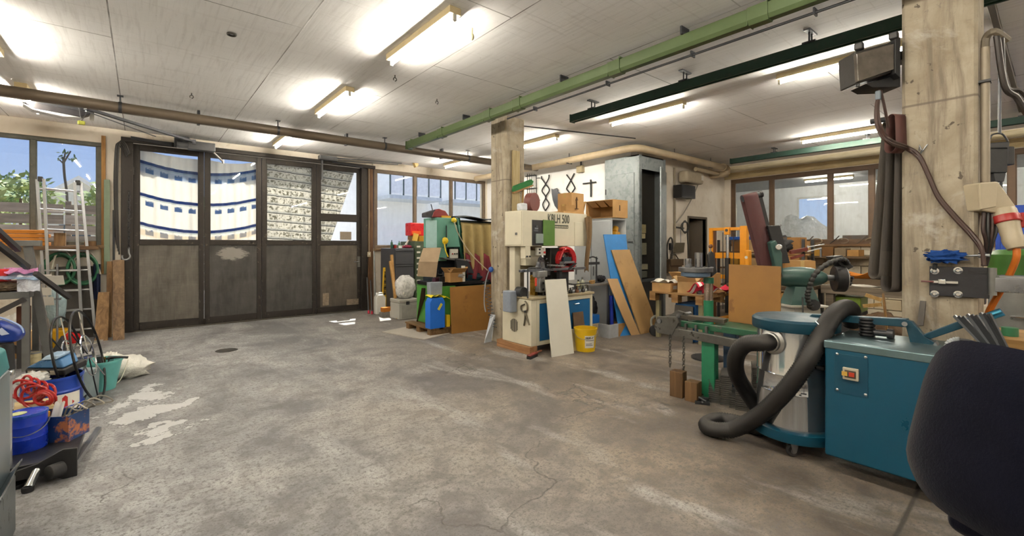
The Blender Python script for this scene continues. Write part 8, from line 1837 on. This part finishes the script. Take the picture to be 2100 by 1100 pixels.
# office chair
t = thing('office_chair', 'dark navy upholstered office chair beside the blue extractor', 'chair', PD(2045, 1000, 1.32))
cc = PD(2052, 900, 1.30); cc.z = 0
vd = V((cc.x, cc.y, 0)).normalized(); sd = V((vd.y, -vd.x, 0)); vd, sd = vd*.82+sd*.57, sd*.82-vd*.57
NAVY = None
tn = NT('navy_velour'); c_ = tn.tc(); n1 = tn.noise(c_, 9, 5, .6); n2 = tn.noise(c_, 120, 3, .7); n3 = tn.noise(tn.tc(sc=(1, 1, 2)), 22, 6, .75, 2.0)
cb = tn.mix(n1, (.003, .0035, .008), (.007, .008, .018)); cb = tn.mix(tn.ramp(n3, [(.72, 0.0), (.76, .35)]), cb, (.09, .09, .11))
NAVY = tn.bsdf(cb, .95, 0, tn.bump(n2, .5, .004), .1, Sheen_Weight=.12, Sheen_Roughness=.4)
def pad(a, b, back):
    # superellipse back, wider below; a: angle 0..1, b: 0 rim .. 1 centre
    th = 2*math.pi*a; ct, st_ = math.cos(th), math.sin(th); n_ = .52
    sx_ = math.copysign(abs(ct)**n_, ct); sz_ = math.copysign(abs(st_)**n_, st_)
    k = b; hz = .27; zc = .84; w_ = .27 - .05*(sz_+.6) if sz_ > -.6 else .27 - .10*(-.6-sz_)
    x_ = sx_*w_*k; z_ = sz_*hz*k
    bulge = (1-k**4)*(.045 if not back else -.05)
    y_ = -.06*(1-(x_/.25)**2)*.6 + bulge + .10*(z_/.25)*.3
    return cc + sd*x_ + vd*y_ + UZ*(zc+z_)
bk = MB().grid(lambda a, b: pad(a, 1-b*.999, False), 40, 14, True); fr_ = MB().grid(lambda a, b: pad(a, b*.999+.001, True), 40, 14, True)
mm = MB(); mm._a(bk.v, bk.f); mm._a(fr_.v, fr_.f)
bo = mm.build('backrest', NAVY, t, ang=180)
seat = cc + vd*.30
MB(TR((seat.x, seat.y, 0), math.atan2(sd.y, sd.x))).box(-.22, -.22, .44, .22, .22, .52).build('seat', NAVY, t, bevel=.035, seg=4)
MB().bar(cc + vd*.06 + UZ*.75, cc + vd*.10 + UZ*.42, .06, .012).bar(cc + vd*.10 + UZ*.42, seat + UZ*.42, .06, .012).build('back_bracket', BLACK, t)
MB().cyl(seat + UZ*.12, seat + UZ*.44, .028, n=16).build('gas_spring', CHROME, t)
for k in range(5):
    a_ = k*2*math.pi/5+.3; d_ = V((math.cos(a_), math.sin(a_), 0)); MB().bar(seat + UZ*.10, seat + d_*.27 + UZ*.075, .05, .03).build('base_leg', BLACK, t, bevel=.005); caster(t, seat + d_*.27 + UZ*0, .027, (-d_.y, d_.x, 0), BLACK, BLACK)
# ---------------------------------------------------------------- outdoors and the neighbouring room
def ground_mat(c0, c1, sc=2):
    t = NT('yard'); p = t.geo(); n = t.noise(p, sc, 6, .6); f = t.noise(p, 40, 4, .7); k = t.mix(t.ramp(n, [(.3, 0.0), (.7, 1.0)]), c0, c1); return t.bsdf(k, .9, 0, t.bump(f, .2, .01), .2)
struct('ground', MB().box(-60, YD+.26, -.25, 70, 90, -.02), ground_mat((.55, .53, .49), (.68, .65, .6)))
struct('ground_bounce_cut', MB().box(-12, YD+.26, -.02, 30, 13.2, -.005), ground_mat((.17, .165, .16), (.25, .24, .23)))  # unseen dark ground strip added to weaken sun bounce onto the curtains
struct('canopy', MB().box(-4.5, YD+.25, 4.0, 8.0, YD+1.08, 4.15), M('b9b4aa', .8))   # concrete eaves slab over the door
# board fence
FW = [wood('b9a58c', '8a7660', .5, 0), wood('a8957c', '75644f', .5, 0), wood('c4b299', '94806a', .5, 0)]
t = thing('board_fence', 'weathered horizontal board fence across the yard outside', 'fence', (-5, 15, 0))
for k in range(9):
    z = .15+.25*k
    for i in range(4): MB().box(-14+4.2*i, 15.0+.012*((k+i) % 2), z, -14+4.2*i+4.17, 15.04+.012*((k+i) % 2), z+.215).build('board', FW[(k*2+i) % 3], t)
for i in range(9): MB().box(-14+2.1*i, 15.05, -.02, -13.9+2.1*i, 15.15, 2.45).build('post', FW[1], t)
one('blue_shed', MB().box(-14, 18, -.02, -6.7, 22, 3.05), M('6a8fae', .6, 0, .15, 2, .1, st=(1, 1, 6)), 'pale blue shed behind the board fence', 'shed', bevel=.02)
# gable house between the trees
t = thing('garden_house', 'small white gabled house half hidden behind the fence', 'house', (-1.2, 22, 0))
MB().prism([(-3.2, 22, 0), (-.2, 22, 0), (-.2, 22, 2.6), (-1.7, 22, 3.7), (-3.2, 22, 2.6)], (0, 4, 0)).build('wall', M('c9c4b6', .8), t); MB().prism([(-3.5, 21.9, 2.45), (-1.7, 21.9, 3.85), (.1, 21.9, 2.45), (.1, 21.9, 2.3), (-1.7, 21.9, 3.7), (-3.5, 21.9, 2.3)], (0, 4.2, 0)).build('roof', M('d8d4cc', .6), t); MB().box(-2.2, 21.95, 1.2, -1.4, 22.0, 2.1).build('window', M('3a4a55', .2), t)
# trees: crown of leaf clumps with trunk
LEAF = [M('3a5a2a', .7, 0, .35, 3, .3), M('4f6e34', .7, 0, .35, 3, .3), M('2f4f2c', .7, 0, .35, 3, .3), M('8a9a5a', .7, 0, .3, 3, .3)]
def leafcloud(c, r, n, s, rnd):
    vs = []; fs = []
    for k in range(n):
        d = V((rnd.gauss(0, 1), rnd.gauss(0, 1), rnd.gauss(0, 1))).normalized(); rr = rnd.uniform(.55, 1.0)
        p = V(c) + V((d.x*r[0], d.y*r[1], d.z*r[2]))*rr*(1+.25*mnoise.noise(d*2.5))
        a = V((rnd.gauss(0, 1), rnd.gauss(0, 1), rnd.gauss(0, 1))).normalized(); b = a.orthogonal().normalized(); q = s*rnd.uniform(.6, 1.3); i = len(vs)
        vs += [p - a*q, p - b*q*.5, p + a*q, p + b*q*.5]; fs.append((i, i+1, i+2, i+3))
    return MB()._a(vs, fs)
def tree(x, y, h, r, lm, lab, seed, n=2600, tr=.12):
    rnd = random.Random(seed); t = thing('tree', lab, 'tree', (x, y, 0))
    MB().tube([(x, y, -.05), (x+.1, y, h*.4), (x, y+.1, h*.75)], tr, 8, rs=[tr*1.2, tr, tr*.5]).build('trunk', M('5a4836', .9), t)
    o = leafcloud((x, y, h-r[2]*.9), r, n, .10, rnd).build('crown', lm, t, flat=True); lumpm((x, y, h-r[2]*.9), (r[0]*.8, r[1]*.8, r[2]*.8), .4, 3, seed, 30, 20).build('inner_foliage', lm, t); return t
tree(-9.5, 25, 4.3, (3.2, 2, 1.4), LEAF[0], 'broad dark green tree behind the pale blue shed', 1)
tree(-6.3, 30, 4.7, (2.6, 2, 1.3), LEAF[1], 'mid green tree beside the broad dark one outside', 2)
tree(-13.5, 30.5, 5.8, (3.5, 2, 1.8), LEAF[2], 'deep green tree furthest along the fence', 3)
tree(-4.9, 19.6, 3.6, (1.5, 1.5, 1.0), LEAF[3], 'pale blossoming bush tree before the white house', 4, 900)
tree(.8, 29, 4.3, (2.4, 2, 1.4), LEAF[0], 'rounded green tree behind the white garden house', 5)
tree(4.0, 34, 4.4, (2.4, 2, 1.4), LEAF[1], 'green tree seen through the lower wicket window', 6)
for k, (x, y, h, lab) in enumerate(((-2.4, 17, 3.2, 'leafy shrub with pale flowers behind the fence'), (-4.6, 17, 3.0, 'dark leafy shrub near the shed corner'), (-.7, 17.2, 3.1, 'pale green shrub before the garden house'), (2.4, 17, 2.6, 'low green bush outside the wicket'))):
    rnd = random.Random(20+k); t = thing('shrub', lab, 'shrub', (x, y, 0)); leafcloud((x, y, h-.7), (.8, .6, .75), 500, .11, rnd).build('foliage', LEAF[3 if k % 2 == 0 else 1], t, flat=True); MB().cyl((x, y, -.02), (x, y, h-.6), .03, n=6).build('stem', M('5a4836', .9), t)
t = thing('bare_tree', 'almost leafless tree with a forked trunk rising above the shrubs', 'tree', (-3.1, 18.5, 0))
q = PY(130, 322, 18.5)
MB().tube(spline([(q.x, 18.5, -.05), (q.x+.08, 18.5, 2.5), (q.x+.02, 18.5, q.z-.5), (q.x, 18.5, q.z)], 5), .03, 8).build('trunk', M('4a4238', .9), t)
for k, (u, v) in enumerate(((122, 328), (140, 318), (134, 312), (145, 310))): MB().tube([(q.x, 18.5, q.z-.2), PY(u, v, 18.5)], .02, 6).build('branch', M('4a4238', .9), t)
leafcloud(PY(136, 322, 18.5), (.25, .2, .25), 26, .06, random.Random(5)).build('leaves', LEAF[2], t, flat=True)
# white apartment house with balconies opposite the right window
t = thing('apartment_house', 'white rendered house with steel balconies outside the right window', 'building', (14, 19, 0))
WH = M('f8f6ef', .8, 0, .03)
MB().box(6.8, 17.5, -.02, 26, 24, 5.4).build('wall', WH, t)
def bal(x0, x1, z, yout=16.2):
    b = MB().box(x0, yout, z, x1, 17.5, z+.14).build('balcony', M('c9d0d2', .6), t); MB().bar((x0, yout, z+1.0), (x1, yout, z+1.0), .05, .05).build('hand_rail', M('3f5558', .5), b)
    n = int((x1-x0)/.55)
    for k in range(n+1): MB().box(x0+.55*k, yout-.02, z+.14, x0+.55*k+.05, yout+.03, z+1.0).build('baluster', M('3f5558', .5), b)
    for k in range(n): MB().box(x0+.55*k+.05, yout, z+.2, x0+.55*k+.55, yout+.012, z+.92).build('panel', M('f0f1f0', .4), b)
bal(7.3, 9.6, 3.2); bal(10.2, 15, 3.2)
for x_ in (12.8, 16): w_ = MB().box(x_, 17.44, .9, x_+1.5, 17.5, 2.2).build('window', M('5f7f9a', .2), t); MB().box(x_+.08, 17.42, .98, x_+.72, 17.44, 2.12).build('pane', M('41617c', .1), w_)
# ---- neighbouring room behind the wing window
RX, RC = 17.0, 3.35
SRW = plaster_mat((.70, .72, .74), (.8, .82, .83), (.42, .40, .38), .3)
struct('floor_store', MB().box(XC+.2, -3.6, -.2, RX, 9, 0), M('77736b', .8)); struct('ceiling_store', MB().box(XC+.2, -3.6, RC, RX+.2, 9, RC+.2), M('a3a5a6', .8))
struct('wall_store_far', MB().box(RX, -3.6, 0, RX+.2, 4.5, RC).box(RX, 5.6, 0, RX+.2, 9, RC).box(RX, 4.5, 0, RX+.2, 5.6, 1.7).box(RX, 4.5, 3.0, RX+.2, 5.6, RC), SRW)
struct('wall_store_end', MB().box(XC+.2, 8.8, 0, RX+.2, 9, RC).box(XC+.2, -3.8, 0, RX+.2, -3.6, RC).box(XC+.2, 5.2, 0, XC+.3, 8.8, RC), SRW)
window('window_4', 'x', RX+.02, [4.5, 5.6], 1.7, 3.0, M('c9c9c5', .5), GLASS, .05)
for k, (x_, y0_, lab) in enumerate(((13.0, 1.5, 'fluorescent tube lighting the neighbouring room above the white sacks'), (15.2, 3.6, 'fluorescent tube near the window of the neighbouring room'), (12.9, 5.4, 'fluorescent tube above the steel shelving of the neighbouring room'), (15, -1.2, 'fluorescent tube at the dark end of the neighbouring room'))): lamp(x_, y0_, y0_+1.2, lab, 'tubes in the neighbouring room', RC)
t = thing('steel_shelving', 'white steel shelving in the neighbouring room behind the glass', 'shelving', (13, 7, 0))
for a in (11.6, 13.2, 14.8):
    for b in (6.6, 7.1): MB().box(a, b, 0, a+.04, b+.04, 2.7).build('post', OFFW, t)
for z in (.4, .95, 1.5, 2.05, 2.6): MB().box(11.6, 6.6, z, 14.84, 7.14, z+.03).build('shelf', OFFW, t)
for k in range(6): carton(TR((11.95+.48*k, 6.85, .98 if k % 2 else 1.53), 0), .4, .4, .3, ['brown', 'grey', 'tan', 'ochre', 'dark', 'pale'][k] + ' carton on the shelving of the neighbouring room', cardboard(['8f7050', '8a857c', 'a08058', 'a5824a', '6a5238', 'b5a080'][k]), tape=False)
t = thing('covered_machine', 'machine under pale plastic sheeting in the neighbouring room', 'machine', (12.6, 4.1, 0))
lumpm((12.5, 4.05, .95), (.85, .75, 1.15), .22, 2.4, 6, flat=0).build('sheeting', plastic_film((.78, .82, .85), .85), t, ang=80); MB().box(12.2, 3.7, 0, 12.8, 4.4, 1.2).build('body', M('6a7076', .5), t, bevel=.02)
one('low_counter', MB().box(12.2, -1.5, 0, 12.9, 3.1, 1.62), wood('6a5a50', '4a3e36', .6, 1), 'brown counter front in the neighbouring room behind the glass', 'counter', bevel=.01)
one('wooden_pallet', MB().box(14.9, 1.1, 1.0, 15.0, 1.9, 2.1), wood('b9a58a', '8f7b60', .6, 2), 'pale wooden pallet upright in the neighbouring room', 'pallet', bevel=.01)
one('concrete_plinth', MB().box(14.7, 1.0, 0, 15.2, 2.0, 1.0), M('6f6a60', .7), 'grey plinth under the upright pallet in the neighbouring room', 'plinth', bevel=.01)
lump('white_sack', (12.55, 1.95, 1.78), (.3, .45, .2), M('c9ced2', .4), 'white sack on the brown counter in the neighbouring room', 'sack', .3, 3, 4, flat=1.625)
lump('white_sack', (12.6, .9, 1.75), (.25, .3, .17), M('b9c2cc', .4), 'bluish sack on the brown counter beside the white one', 'sack', .3, 3, 7, flat=1.625)
